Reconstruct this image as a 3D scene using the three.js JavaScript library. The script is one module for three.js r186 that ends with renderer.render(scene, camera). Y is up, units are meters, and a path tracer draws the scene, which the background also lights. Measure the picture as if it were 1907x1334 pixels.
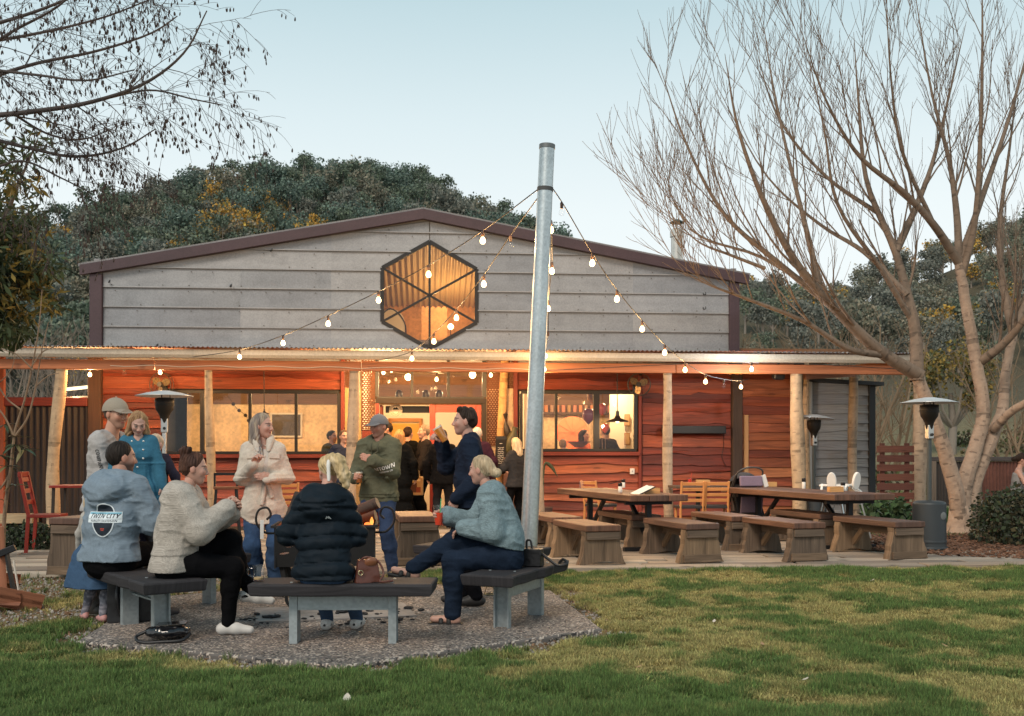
import * as THREE from 'three';
import { mergeGeometries } from 'three/addons/utils/BufferGeometryUtils.js';
import { RoundedBoxGeometry } from 'three/addons/geometries/RoundedBoxGeometry.js';

// ---------------------------------------------------------------- camera, sky, sun, exposure
const scene = new THREE.Scene();
const F = 1900, CX = 953.5, HY = 845, EYE = 1.35;              // focal length and horizon in photo pixels
const camera = new THREE.PerspectiveCamera(2 * Math.atan(HY / F) * 180 / Math.PI, 1907 / (2 * HY), 0.1, 2500);
camera.position.set(0, EYE, 0);
camera.setViewOffset(1907, 2 * HY, 0, 0, 1907, 1334);
camera.focus = 9.5; camera.userData.fStop = 5.6;
const renderer = new THREE.WebGLRenderer({ antialias: true });
renderer.setSize(1024, 716);
renderer.toneMapping = THREE.LinearToneMapping;
renderer.toneMappingExposure = 1.3;
renderer.shadowMap.enabled = true;
{
  const W = 256, H = 256, data = new Float32Array(W * H * 4);
  // radiance against elevation in degrees: a pale clear evening sky
  const stops = [[-90, .10, .10, .09], [-4, .30, .31, .30], [0, .74, .77, .765], [8, .715, .765, .77], [13, .67, .735, .75], [18, .57, .665, .695], [24, .42, .55, .595], [40, .22, .34, .40], [90, .13, .25, .32]];
  for (let j = 0; j < H; j++) {
    const e = ((j + .5) / H - .5) * 180;
    let k = 1; while (k < stops.length - 1 && stops[k][0] < e) k++;
    const a = stops[k - 1], b = stops[k]; let t = Math.min(1, Math.max(0, (e - a[0]) / (b[0] - a[0])));
    for (let i = 0; i < W; i++) for (let c = 0; c < 4; c++) data[(j * W + i) * 4 + c] = c < 3 ? a[c + 1] + (b[c + 1] - a[c + 1]) * t : 1;
  }
  const sky = new THREE.DataTexture(data, W, H, THREE.RGBAFormat, THREE.FloatType);
  sky.mapping = THREE.EquirectangularReflectionMapping; sky.magFilter = sky.minFilter = THREE.LinearFilter; sky.needsUpdate = true;
  scene.background = sky; scene.environment = sky;
}
const sun = new THREE.DirectionalLight(new THREE.Color(1, .86, .72), 1.7);
sun.position.set(-10, 25, 11); sun.target.position.set(0, 0, -12); scene.add(sun, sun.target);
sun.castShadow = true; sun.shadow.radius = 40; sun.shadow.mapSize.set(2048, 2048);
Object.assign(sun.shadow.camera, { left: -25, right: 25, top: 25, bottom: -25, near: 1, far: 120 });

// ---------------------------------------------------------------- helpers
const V = (x, y, z) => new THREE.Vector3(x, y, z);
function RNG(a) { return () => { a |= 0; a = a + 0x6D2B79F5 | 0; let t = Math.imul(a ^ a >>> 15, 1 | a); t = t + Math.imul(t ^ t >>> 7, 61 | t) ^ t; return ((t ^ t >>> 14) >>> 0) / 4294967296; }; }
const hash3 = (x, y, z) => { let h = Math.imul(x, 374761393) + Math.imul(y, 668265263) + Math.imul(z, 1274126177) | 0; h = Math.imul(h ^ h >>> 13, 1274126177); return ((h ^ h >>> 16) >>> 0) / 4294967296; };
const sm = (t) => t * t * (3 - 2 * t), lerp = (a, b, t) => a + (b - a) * t, clamp = (x, a, b) => Math.min(b, Math.max(a, x));
const step = (a, b, x) => sm(clamp((x - a) / (b - a), 0, 1));
function vn(x, y, z) {                                              // value noise 0..1
  const X = Math.floor(x), Y = Math.floor(y), Z = Math.floor(z), u = sm(x - X), v = sm(y - Y), w = sm(z - Z);
  const L = (a, b, t) => a + (b - a) * t;
  return L(L(L(hash3(X, Y, Z), hash3(X + 1, Y, Z), u), L(hash3(X, Y + 1, Z), hash3(X + 1, Y + 1, Z), u), v), L(L(hash3(X, Y, Z + 1), hash3(X + 1, Y, Z + 1), u), L(hash3(X, Y + 1, Z + 1), hash3(X + 1, Y + 1, Z + 1), u), v), w);
}
const fbm = (x, y, z, n = 3) => { let s = 0, a = .5, t = 0; for (let i = 0; i < n; i++) { s += a * vn(x, y, z); t += a; a *= .5; x *= 2.03; y *= 2.03; z *= 2.03; } return s / t; };
const at = (px, py, Z) => V((px - CX) / F * Z, EYE + (HY - py) / F * Z, -Z);       // photo pixel at a known depth
const gd = (px, py) => at(px, py, F * EYE / (py - HY));                              // photo pixel on the ground
// the building is turned a little: u runs along the facade, d towards the viewer
const TH = .082, ZW = 19.1, CT = Math.cos(TH), ST = Math.sin(TH);
const bu = (px, d = 0) => { const k = (px - CX) / F; return (k * (ZW - d * CT) - d * ST) / (CT - k * ST); };
const by = (py, px, d = 0) => EYE + (HY - py) / F * (ZW + bu(px, d) * ST - d * CT);
const bw = (u, y, d) => V(u * CT + d * ST, y, -(ZW + u * ST) + d * CT);
const taken = {};
const numbered = (n) => { const k = taken[n] = (taken[n] || 0) + 1; return k === 1 ? n : n + '_' + String(k - 1).padStart(3, '0'); };
function tag(o, label, category, group, kind) { if (label) o.userData.label = label; if (category) o.userData.category = category; if (group) o.userData.group = group; if (kind) o.userData.kind = kind; return o; }
function thing(name, label, category, pos, turn = 0, group) {
  const g = new THREE.Group(); g.name = numbered(name); if (pos) g.position.copy(pos); g.rotation.y = turn; scene.add(g); return tag(g, label, category, group);
}
const bthing = (name, label, category, group) => thing(name, label, category, V(0, 0, -ZW), TH, group);
function part(name, geo, mat, parent, label) {
  const m = new THREE.Mesh(Array.isArray(geo) ? join(geo) : geo, mat); m.name = parent === scene ? numbered(name) : name; m.castShadow = m.receiveShadow = true; parent.add(m); if (label) m.userData.label = label; return m;
}
function struct(name, geo, mat, pos, turn) { const m = part(name, geo, mat, scene); if (pos) m.position.copy(pos); if (turn) m.rotation.y = turn; m.userData.kind = 'structure'; return m; }
const bstruct = (name, geo, mat) => struct(name, geo, mat, V(0, 0, -ZW), TH);
function copyOf(o, pos, turn, label) { const c = o.clone(); c.name = numbered(o.name.replace(/_\d\d\d$/, '')); c.userData = { ...o.userData }; if (label) c.userData.label = label; if (pos) c.position.copy(pos); if (turn !== undefined) c.rotation.y = turn; scene.add(c); return c; }
function join(list) {
  const col = list.some((g) => g.attributes.color);
  const l = list.map((g) => { let q = g.index ? g.toNonIndexed() : g; for (const k of Object.keys(q.attributes)) if (!['position', 'normal', 'uv', 'color'].includes(k)) q.deleteAttribute(k);
    if (!q.attributes.uv) q.setAttribute('uv', new THREE.BufferAttribute(new Float32Array(q.attributes.position.count * 2), 2));
    if (col && !q.attributes.color) q.setAttribute('color', new THREE.BufferAttribute(new Float32Array(q.attributes.position.count * 3).fill(1), 3)); return q; });
  return l.length === 1 ? l[0] : mergeGeometries(l);
}
let uvSeed = 1;
function muv(g, along) {                                            // uv in metres, u along the longest side (or the named axis)
  g.computeBoundingBox(); const s = g.boundingBox.getSize(V(0, 0, 0)), a = [s.x, s.y, s.z], P = g.attributes.position, N = g.attributes.normal;
  const L = along ?? a.indexOf(Math.max(...a)), o = (uvSeed = (uvSeed * 16807) % 2147483647) / 2147483647, uv = new Float32Array(P.count * 2);
  for (let i = 0; i < P.count; i++) {
    const p = [P.getX(i), P.getY(i), P.getZ(i)], n = [Math.abs(N.getX(i)), Math.abs(N.getY(i)), Math.abs(N.getZ(i))];
    const d = n.indexOf(Math.max(...n)), r = [0, 1, 2].filter((k) => k !== d), uA = r.includes(L) ? L : r[0], vA = r.find((k) => k !== uA);
    uv[2 * i] = p[uA] + o * 7; uv[2 * i + 1] = p[vA] + o * 13;
  }
  g.setAttribute('uv', new THREE.BufferAttribute(uv, 2)); return g;
}
const E0 = new THREE.Euler();
function place(g, x, y, z, rx = 0, ry = 0, rz = 0) { if (rx || ry || rz) g.applyMatrix4(new THREE.Matrix4().makeRotationFromEuler(E0.set(rx, ry, rz))); return g.translate(x, y, z); }
const bx = (w, h, d, x = 0, y = 0, z = 0, rx, ry, rz) => place(muv(new THREE.BoxGeometry(w, h, d)), x, y, z, rx, ry, rz);
const rb = (w, h, d, x = 0, y = 0, z = 0, rx, ry, rz, r) => place(muv(new RoundedBoxGeometry(w, h, d, 1, r ?? Math.min(w, h, d) * .16)), x, y, z, rx, ry, rz);
const bar = (a, b, w, h, rnd) => { const d = b.clone().sub(a), L = d.length(), g = rnd ? rb(w, h, L) : bx(w, h, L); g.applyQuaternion(new THREE.Quaternion().setFromRotationMatrix(new THREE.Matrix4().lookAt(d, V(0, 0, 0), Math.abs(d.y) > .98 * L ? V(1, 0, 0) : V(0, 1, 0)))); return g.translate((a.x + b.x) / 2, (a.y + b.y) / 2, (a.z + b.z) / 2); };
const cyl = (r0, r1, h, x, y, z, seg = 16, open) => new THREE.CylinderGeometry(r1, r0, h, seg, 1, open).translate(x, y + h / 2, z);   // stands on y
const ball = (r, x, y, z, sx = 1, sy = 1, sz = 1, a = 14, b = 10) => new THREE.SphereGeometry(r, a, b).scale(sx, sy, sz).translate(x, y, z);
const lathe = (pts, seg = 28) => new THREE.LatheGeometry(pts.map((p) => new THREE.Vector2(p[0], p[1])), seg);
function tube(pts, rad, seg = 6, cap = true, ov = 0) {                         // tapered tube through points
  const n = pts.length, pos = [], nor = [], uv = [], idx = []; let T = V(0, 0, 0), N = V(0, 0, 0), B = V(0, 0, 0), len = 0;
  for (let i = 0; i < n; i++) {
    const t = pts[Math.min(n - 1, i + 1)].clone().sub(pts[Math.max(0, i - 1)]).normalize();
    if (!i) { N.copy(Math.abs(t.y) > .9 ? V(1, 0, 0) : V(0, 1, 0)).cross(t).normalize(); } else { N.sub(t.clone().multiplyScalar(N.dot(t))).normalize(); len += pts[i].distanceTo(pts[i - 1]); }
    B.crossVectors(t, N); const r = typeof rad === 'number' ? rad : rad[i];
    for (let j = 0; j <= seg; j++) { const a = j / seg * 2 * Math.PI, c = Math.cos(a), s = Math.sin(a), x = N.x * c + B.x * s, y = N.y * c + B.y * s, z = N.z * c + B.z * s;
      pos.push(pts[i].x + x * r, pts[i].y + y * r, pts[i].z + z * r); nor.push(x, y, z); uv.push(len + ov, a * Math.max(r, .02)); }
    T.copy(t);
  }
  const w = seg + 1;
  for (let i = 0; i < n - 1; i++) for (let j = 0; j < seg; j++) { const a = i * w + j; idx.push(a, a + 1, a + w, a + 1, a + w + 1, a + w); }
  if (cap) for (const e of [0, n - 1]) { const c = pos.length / 3, t = pts[e ? e : 0].clone().sub(pts[e ? e - 1 : 1]).normalize(); 
    for (let j = 0; j < seg; j++) { const a = e * w + j; pos.push(pos[a * 3], pos[a * 3 + 1], pos[a * 3 + 2]); nor.push(t.x, t.y, t.z); uv.push(uv[a * 2 + 1], uv[a * 2 + 1]); }
    for (let j = 1; j < seg - 1; j++) e ? idx.push(c, c + j, c + j + 1) : idx.push(c, c + j + 1, c + j); }
  const g = new THREE.BufferGeometry(); g.setIndex(idx);
  g.setAttribute('position', new THREE.Float32BufferAttribute(pos, 3)); g.setAttribute('normal', new THREE.Float32BufferAttribute(nor, 3)); g.setAttribute('uv', new THREE.Float32BufferAttribute(uv, 2)); return g;
}
const curve = (pts, n) => new THREE.CatmullRomCurve3(pts).getPoints(n);
function prism(poly, d0, d1) {                                      // polygon in x,y between two depths, uv in metres
  const s = new THREE.Shape(poly.map((p) => new THREE.Vector2(p[0], p[1])));
  return muv(new THREE.ExtrudeGeometry(s, { depth: d1 - d0, bevelEnabled: false }).translate(0, 0, d0));
}
function tint(g, r, gg, b) { const n = g.attributes.position.count, c = new Float32Array(n * 3); for (let i = 0; i < n; i++) { c[3 * i] = r; c[3 * i + 1] = gg; c[3 * i + 2] = b; } g.setAttribute('color', new THREE.BufferAttribute(c, 3)); return g; }
// ---------------------------------------------------------------- textures (grain, stains, fine relief), all tile
function tex(w, h, f, rx, ry, srgb) {
  const d = new Uint8Array(w * h * 4);
  for (let j = 0; j < h; j++) for (let i = 0; i < w; i++) { const c = f(i / w, j / h), k = (j * w + i) * 4; if (typeof c === 'number') d[k] = d[k + 1] = d[k + 2] = clamp(c, 0, 1) * 255; else { d[k] = clamp(c[0], 0, 1) * 255; d[k + 1] = clamp(c[1], 0, 1) * 255; d[k + 2] = clamp(c[2], 0, 1) * 255; } d[k + 3] = 255; }
  const t = new THREE.DataTexture(d, w, h); t.wrapS = t.wrapT = THREE.RepeatWrapping; t.magFilter = THREE.LinearFilter; t.minFilter = THREE.LinearMipmapLinearFilter; t.repeat.set(rx, ry); if (srgb) t.colorSpace = THREE.SRGBColorSpace; t.needsUpdate = true; return t;
}
function pn(x, y, nx, ny, s = 0) { x *= nx; y *= ny; const X = Math.floor(x), Y = Math.floor(y), u = sm(x - X), v = sm(y - Y), h = (a, b) => hash3(((a % nx) + nx) % nx, ((b % ny) + ny) % ny, s); return lerp(lerp(h(X, Y), h(X + 1, Y), u), lerp(h(X, Y + 1), h(X + 1, Y + 1), u), v); }
const pf = (x, y, nx, ny, o = 4, s = 0) => { let r = 0, a = .5, t = 0; for (let i = 0; i < o; i++) { r += a * pn(x, y, nx << i, ny << i, s + i); t += a; a *= .55; } return r / t; };
// wood: 2 m along the grain by 0.5 m across
const woodF = (x, y) => { const w = pf(x, y, 3, 6, 3, 11) * .12, g = pf(x, y + w, 4, 64, 3, 3), b = pf(x, y, 3, 5, 4, 9), ring = .5 + .5 * Math.sin((y + w * 1.4) * 2 * Math.PI * 14 + 6 * pf(x, y, 2, 3, 2, 5)); const k = pn(x, y, 7, 9, 77), knot = k > .93 ? (k - .93) * 5 : 0; return .40 + .26 * g + .24 * b + .12 * ring - knot; };
const T = {
  wood: tex(512, 512, woodF, .5, 2, false),
  blotch: tex(512, 512, (x, y) => .25 + .38 * pf(x, y, 5, 5, 5, 21) + .3 * pf(x, y, 40, 40, 3, 25), .5, .5),
  speck: tex(512, 512, (x, y) => { const a = pn(x, y, 110, 110, 31), b = pn(x, y, 60, 60, 33), c = pf(x, y, 5, 5, 3, 35); return a > .72 ? .95 : a < .25 ? .3 : .4 + .25 * b + .25 * (c - .5); }, 1, 1),
  fabric: tex(256, 256, (x, y) => .60 + .14 * pf(x, y, 4, 4, 4, 41) + .18 * pn(x, y, 128, 128, 43), 1, 1),
  slab: tex(512, 512, (x, y) => { const w = pf(x, y, 3, 5, 3, 81) * .16, g = pf(x, y + w, 5, 48, 3, 83), b = pf(x, y + w * .6, 3, 9, 4, 85), e = pn(x, y, 5, 11, 87); return .16 + .34 * g + .50 * (b - .18) + (e > .88 ? .14 : 0) - (e < .1 ? .12 : 0) + .05 * pn(x, y, 16, 128, 89); }, .45, 1.7),
  metal: tex(512, 512, (x, y) => .45 + .26 * pf(x, y, 6, 6, 4, 51) + .17 * pn(x, y, 128, 128, 53) + .12 * pf(x, y, 2, 24, 2, 55), .5, .5),
  bark: tex(512, 256, (x, y) => .26 + .36 * pf(x, y, 24, 6, 5, 61) + .36 * pf(x, y, 4, 3, 4, 63) - (pn(x, y, 40, 3, 67) > .82 ? .22 : 0) - (pn(x, y, 9, 2, 69) > .9 ? .14 : 0), .8, 2),
};
function M(r, g, b, o = {}) {
  const { map, k = .62, bump, ...rest } = o, m = new THREE.MeshPhysicalMaterial({ roughness: .8, metalness: 0, ...rest });
  if (map) { m.map = map; r /= k; g /= k; b /= k; } if (bump) { m.bumpMap = bump[0]; m.bumpScale = bump[1]; }
  m.color.setRGB(r, g, b); m.side = THREE.DoubleSide; return m;
}
const wood = (r, g, b, rough = .75, o = {}) => M(r, g, b, { map: T.wood, k: .62, roughness: rough, bump: [T.wood, .004], ...o });
const variants = (n, f) => Array.from({ length: n }, (_, i) => f(i));
// ---------------------------------------------------------------- mesh of a distance field (surface nets, empty blocks are skipped)
function meshField(f, lo, hi, h, paint) {
  const nx = Math.ceil((hi[0] - lo[0]) / h) + 2, ny = Math.ceil((hi[1] - lo[1]) / h) + 2, nz = Math.ceil((hi[2] - lo[2]) / h) + 2, S = nx * ny * nz, D = new Float32Array(S).fill(9), B = 6;
  const id = (i, j, k) => i + nx * (j + ny * k);
  for (let bk = 0; bk < nz; bk += B) for (let bj = 0; bj < ny; bj += B) for (let bi = 0; bi < nx; bi += B) {
    const d = f(lo[0] + (bi + B / 2) * h, lo[1] + (bj + B / 2) * h, lo[2] + (bk + B / 2) * h);
    const skip = Math.abs(d) > h * (B * .87 + 2) * 1.35;
    for (let k = bk; k < Math.min(nz, bk + B); k++) for (let j = bj; j < Math.min(ny, bj + B); j++) for (let i = bi; i < Math.min(nx, bi + B); i++) D[id(i, j, k)] = skip ? d : f(lo[0] + i * h, lo[1] + j * h, lo[2] + k * h);
  }
  const vi = new Int32Array(S).fill(-1), pos = [], idx = [];
  for (let k = 0; k < nz - 1; k++) for (let j = 0; j < ny - 1; j++) for (let i = 0; i < nx - 1; i++) {
    const q = id(i, j, k); let m = 0; const c = [D[q], D[q + 1], D[q + nx], D[q + nx + 1], D[q + nx * ny], D[q + nx * ny + 1], D[q + nx * ny + nx], D[q + nx * ny + nx + 1]];
    for (let e = 0; e < 8; e++) if (c[e] < 0) m |= 1 << e;
    if (m === 0 || m === 255) continue;
    let x = 0, y = 0, z = 0, n = 0;
    for (let e = 0; e < 8; e++) for (const b of [1, 2, 4]) { if (e & b) continue; const g = e | b; if ((c[e] < 0) === (c[g] < 0)) continue; const t = c[e] / (c[e] - c[g]); x += (e & 1) + (b === 1 ? t : 0); y += (e >> 1 & 1) + (b === 2 ? t : 0); z += (e >> 2) + (b === 4 ? t : 0); n++; }
    vi[q] = pos.length / 3; pos.push(lo[0] + (i + x / n) * h, lo[1] + (j + y / n) * h, lo[2] + (k + z / n) * h);
  }
  const sx = 1, sy = nx, sz = nx * ny;
  for (let k = 1; k < nz - 1; k++) for (let j = 1; j < ny - 1; j++) for (let i = 1; i < nx - 1; i++) {
    const q = id(i, j, k), a = D[q] < 0;
    for (const [s, u, v] of [[sx, sy, sz], [sy, sz, sx], [sz, sx, sy]]) {
      const b = D[q + s] < 0; if (a === b) continue;
      const A = vi[q], Bv = vi[q - u], C = vi[q - u - v], E = vi[q - v]; if (A < 0 || Bv < 0 || C < 0 || E < 0) continue;
      a ? idx.push(A, Bv, C, A, C, E) : idx.push(A, C, Bv, A, E, C);
    }
  }
  const g = new THREE.BufferGeometry(); g.setIndex(idx); g.setAttribute('position', new THREE.Float32BufferAttribute(pos, 3));
  const n = pos.length / 3, nor = new Float32Array(pos.length), e = h * .5, uv = new Float32Array(n * 2), col = paint ? new Float32Array(n * 3) : null;
  for (let i = 0; i < n; i++) {
    const x = pos[3 * i], y = pos[3 * i + 1], z = pos[3 * i + 2], gx = f(x + e, y, z) - f(x - e, y, z), gy = f(x, y + e, z) - f(x, y - e, z), gz = f(x, y, z + e) - f(x, y, z - e), l = Math.hypot(gx, gy, gz) || 1;
    nor[3 * i] = gx / l; nor[3 * i + 1] = gy / l; nor[3 * i + 2] = gz / l; uv[2 * i] = x * 2 + z * 1.3; uv[2 * i + 1] = y * 2;
    if (col) { const c = paint(x, y, z, gx / l, gy / l, gz / l); col[3 * i] = c[0]; col[3 * i + 1] = c[1]; col[3 * i + 2] = c[2]; }
  }
  g.setAttribute('normal', new THREE.BufferAttribute(nor, 3)); g.setAttribute('uv', new THREE.BufferAttribute(uv, 2)); if (col) g.setAttribute('color', new THREE.BufferAttribute(col, 3));
  return g;
}

// ---------------------------------------------------------------- ground, lawn, pad, paving
const PADC = [-1.33, -8.42], PADR = 2.14;
const padPoly = variants(6, (i) => { const a = (-82 + 60 * i) * Math.PI / 180; return [PADC[0] + PADR * Math.cos(a), PADC[1] - PADR * Math.sin(a)]; });
function padDist(x, z) { let d = -9; for (let i = 0; i < 6; i++) { const a = padPoly[i], b = padPoly[(i + 1) % 6], mx = (a[0] + b[0]) / 2 - PADC[0], mz = (a[1] + b[1]) / 2 - PADC[1], l = Math.hypot(mx, mz); d = Math.max(d, ((x - PADC[0]) * mx + (z - PADC[1]) * mz) / l - l); } return d; }
const PAVE = 7.55;                                                   // paving reaches this far out from the wall
const locD = (x, z) => x * ST + (z + ZW) * CT, locU = (x, z) => x * CT - (z + ZW) * ST;
function terrain(x, z) {
  const Z = -z; let h = 0;
  h += 33 * Math.exp(-(((x + 21) / (x < -21 ? 60 : 45)) ** 2)) * step(42, 135, Z) * (1 - .25 * step(150, 300, Z));
  h += step(7, 22, x) * Math.max(0, Math.min(Z, 110) - 25) * .115 * (1 + .7 * step(25, 75, x)) + step(18, 60, x) * step(48, 112, Z) * 8;
  h -= step(13, 30, x) * step(35, 0, x - 20) * step(60, 130, Z) * 6;
  h += (fbm(x * .08, 3, z * .08) - .5) * 1.4 * step(30, 70, Z);
  return h;
}
{
  const xs = [], zs = [];
  for (let i = -40; i <= 40; i++) xs.push(Math.sign(i) * (Math.abs(i) * .28 + Math.pow(Math.abs(i) / 40, 3.2) * 260));
  for (let j = 0; j <= 110; j++) zs.push(6 - (j * .26 + Math.pow(j / 110, 3.6) * 420));
  const pos = [], col = [], uv = [], idx = [], n = xs.length;
  for (const z of zs) for (const x of xs) {
    pos.push(x, terrain(x, z), z); uv.push(x, z);
    const far = step(-19, -26, z), d = fbm(x * .9, 7, z * .9), g = fbm(x * .12, 9, z * .12, 4);
    const near = [lerp(.15, .24, d), lerp(.12, .19, d), lerp(.06, .09, d)], wd = step(-34, -44, z) * step(14, 4, x), up = step(-38, -60, z), hill = [lerp(lerp(lerp(.24, .34, g), .12, up), .045, wd), lerp(lerp(lerp(.21, .26, g), .10, up), .055, wd), lerp(lerp(lerp(.09, .15, g), .06, up), .035, wd)];
    for (let k = 0; k < 3; k++) col.push(lerp(near[k], hill[k], far) / .62);
  }
  for (let j = 0; j < zs.length - 1; j++) for (let i = 0; i < n - 1; i++) { const a = j * n + i; idx.push(a, a + 1, a + n, a + 1, a + n + 1, a + n); }
  const g = new THREE.BufferGeometry(); g.setIndex(idx); g.setAttribute('position', new THREE.Float32BufferAttribute(pos, 3)); g.setAttribute('uv', new THREE.Float32BufferAttribute(uv, 2)); g.setAttribute('color', new THREE.Float32BufferAttribute(col, 3)); g.computeVertexNormals();
  const m = M(1, 1, 1, { vertexColors: true, roughness: 1, bump: [T.speck, .02] }); m.map = T.speck; struct('ground', g, m);
}
// aggregate concrete pad with a smooth rim
{
  const s = new THREE.Shape(padPoly.map((p) => new THREE.Vector2(p[0], -p[1])));
  const g = new THREE.ExtrudeGeometry(s, { depth: .05, bevelEnabled: true, bevelSize: .015, bevelThickness: .015, bevelSegments: 2 }).rotateX(-Math.PI / 2).translate(0, -.02, 0);
  const stones = tex(1024, 1024, (x, y) => { const a = pn(x, y, 180, 180, 131), b = pn(x, y, 95, 95, 133), c = pf(x, y, 4, 4, 4, 135), w = a > .74 ? [.78, .74, .70] : a > .62 ? [.62, .55, .50] : b < .28 ? [.24, .23, .23] : [.44, .42, .41]; const s = .68 + .5 * c; return [w[0] * s, w[1] * s, w[2] * s]; }, .5, .5, true);
  struct('concrete_pad', g, M(1.0, .98, .96, { map: stones, k: 1, roughness: .85, bump: [stones, .006] }));
}
// slab of smooth concrete under the brazier with bits of charcoal on it
{
  const p = gd(622, 1152); const t = thing('hearth_slab', 'pale smooth concrete slab under the fire brazier', 'slab', V(p.x, .045, p.z), .25);
  part('slab', rb(1.25, .012, .72, 0, .006, 0), M(.33, .30, .28, { map: T.blotch }), t);
  const r = RNG(91), m = M(.018, .018, .02), bits = [];
  for (let i = 0; i < 70; i++) { const a = r() * 6.28, q = Math.sqrt(r()) * .7, s = .008 + r() * r() * .04; bits.push(place(new THREE.DodecahedronGeometry(s).scale(1.4, .45, .9), Math.cos(a) * q * 1.25 - .05, (Math.abs(Math.cos(a) * q * 1.25 - .05) < .62 && Math.abs(Math.sin(a) * q * .7 + .22) < .35 ? .012 : 0) + s * .3, Math.sin(a) * q * .7 + .22, 0, r() * 6, 0)); }
  const b = part('charcoal', bits, m, scene); b.position.copy(t.position); b.rotation.y = .25; tag(b, 'black charcoal crumbs scattered round the fire slab', 'charcoal', null, 'stuff');
}
// paving: long weathered sleepers laid along the building, each a piece of its own
{
  const r = RNG(5), base = bstruct('paving', place(bx(24, .04, PAVE - .3), 0, -.005, (PAVE - .3) / 2), M(.04, .034, .024, { map: T.blotch }));
  const mats = variants(5, (i) => wood(...[[.30, .25, .20], [.22, .185, .15], [.36, .31, .25], [.17, .14, .115], [.26, .20, .15]][i], .9));
  for (let d = PAVE, row = 0; d > 1.4; row++) {
    const w = .24 + r() * .07, w2 = w - .03; let u = -10.6 - r() * 1.6;
    while (u < 10.5) { const L = 1.7 + r() * 1.1; if (r() > .0) { const m = part('sleeper', rb(L - .03, .06, w2, 0, 0, 0, 0, 0, 0, .012), mats[Math.floor(r() * 5)], base); m.position.set(u + L / 2, r() * .022 + .006, d - w / 2); m.rotation.set(0, (r() - .5) * .006, 0); } u += L; }
    d -= w;
  }
}
// grass of the lawn: many small tufts, greener and drier by patches, thin on the trodden margin
{
  const blades = []; const r = RNG(17);
  for (let i = 0; i < 9; i++) { const a = r() * 6.28, h = .55 + r() * .45, l = .25 + r() * .45, w = .045, bx0 = (r() - .5) * .5, bz0 = (r() - .5) * .5, ca = Math.cos(a), sa = Math.sin(a);
    const P = [[-w, 0, 0], [w, 0, 0], [w * .7, h * .6, l * .35], [-w * .7, h * .6, l * .35], [0, h, l]].map(([x, y, z]) => [bx0 + x * ca + z * sa, y, bz0 - x * sa + z * ca]);
    const g = new THREE.BufferGeometry(); g.setAttribute('position', new THREE.Float32BufferAttribute(P.flat(), 3)); g.setIndex([0, 1, 2, 0, 2, 3, 3, 2, 4]); g.computeVertexNormals(); blades.push(g); }
  const tuft = join(blades), N = 330000, mat = M(1, 1, 1, { roughness: .9, transmission: .0 }), im = new THREE.InstancedMesh(tuft, mat, N);
  const m4 = new THREE.Matrix4(), q = new THREE.Quaternion(), e = new THREE.Euler(), c = new THREE.Color(); let n = 0;
  for (let t = 0; t < N * 6 && n < N; t++) {
    const Z = 4.6 + Math.pow(r(), 1.35) * 10, x = (r() - .5) * Z * 1.12, z = -Z, pd = padDist(x, z), d = locD(x, z);
    if (pd < .0 || d < PAVE + .02) continue;
    const pat = fbm(x * 1.1, 1, z * 1.1, 3), fine = fbm(x * 5, 2, z * 5, 2);
    const clump = fbm(x * 3.6 + 7, 4, z * 4.4, 3); let dry = step(.40, .62, pat * .42 + clump * .50 + fine * .08 + .16 * step(1.6, .15, pd) * step(-.4, .6, x) + .035 * step(.3, 1.6, x) * step(11.2, 9, Z) - .26 * step(6.6, 5.6, Z) * step(2, -1, x) - .05 * step(10.6, 11.6, Z)); dry = clamp((dry - .5) * 1.2 + .5 + (r() - .5) * 1.25, 0, 1);
    let dens = lerp(1, .75, dry) * (.012 + .988 * step(.10, .40, pd + (fine - .5) * .4));
    if (Z > 7.4 + .8 * step(-4.2, -3.4, x) && x < PADC[0]) dens *= .010 + .30 * step(.55, .70, pat) * step(.35, .6, fine);
    dens *= .35 + step(.25, .5, fine);
    if (r() > dens) continue;
    const h = lerp(.058, .030, dry) * (.5 + r() * 1.0) * (.45 + 1.1 * fine), s = .04 + r() * .035;
    q.setFromEuler(e.set((r() - .5) * .5, r() * 6.28, (r() - .5) * .5)); m4.compose(V(x, 0, z), q, V(s, h, s)); im.setMatrixAt(n, m4);
    const k = .5 + r() * r() * 1.2; c.setRGB(lerp(.115, .52, dry) * k, lerp(.20, .43, dry) * k, lerp(.05, .17, dry) * k); im.setColorAt(n++, c);
  }
  im.count = n; im.name = 'grass'; im.castShadow = im.receiveShadow = true; tag(im, 'short patchy lawn grass, green with dry straw patches', 'grass', null, 'stuff'); scene.add(im);
}
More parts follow.
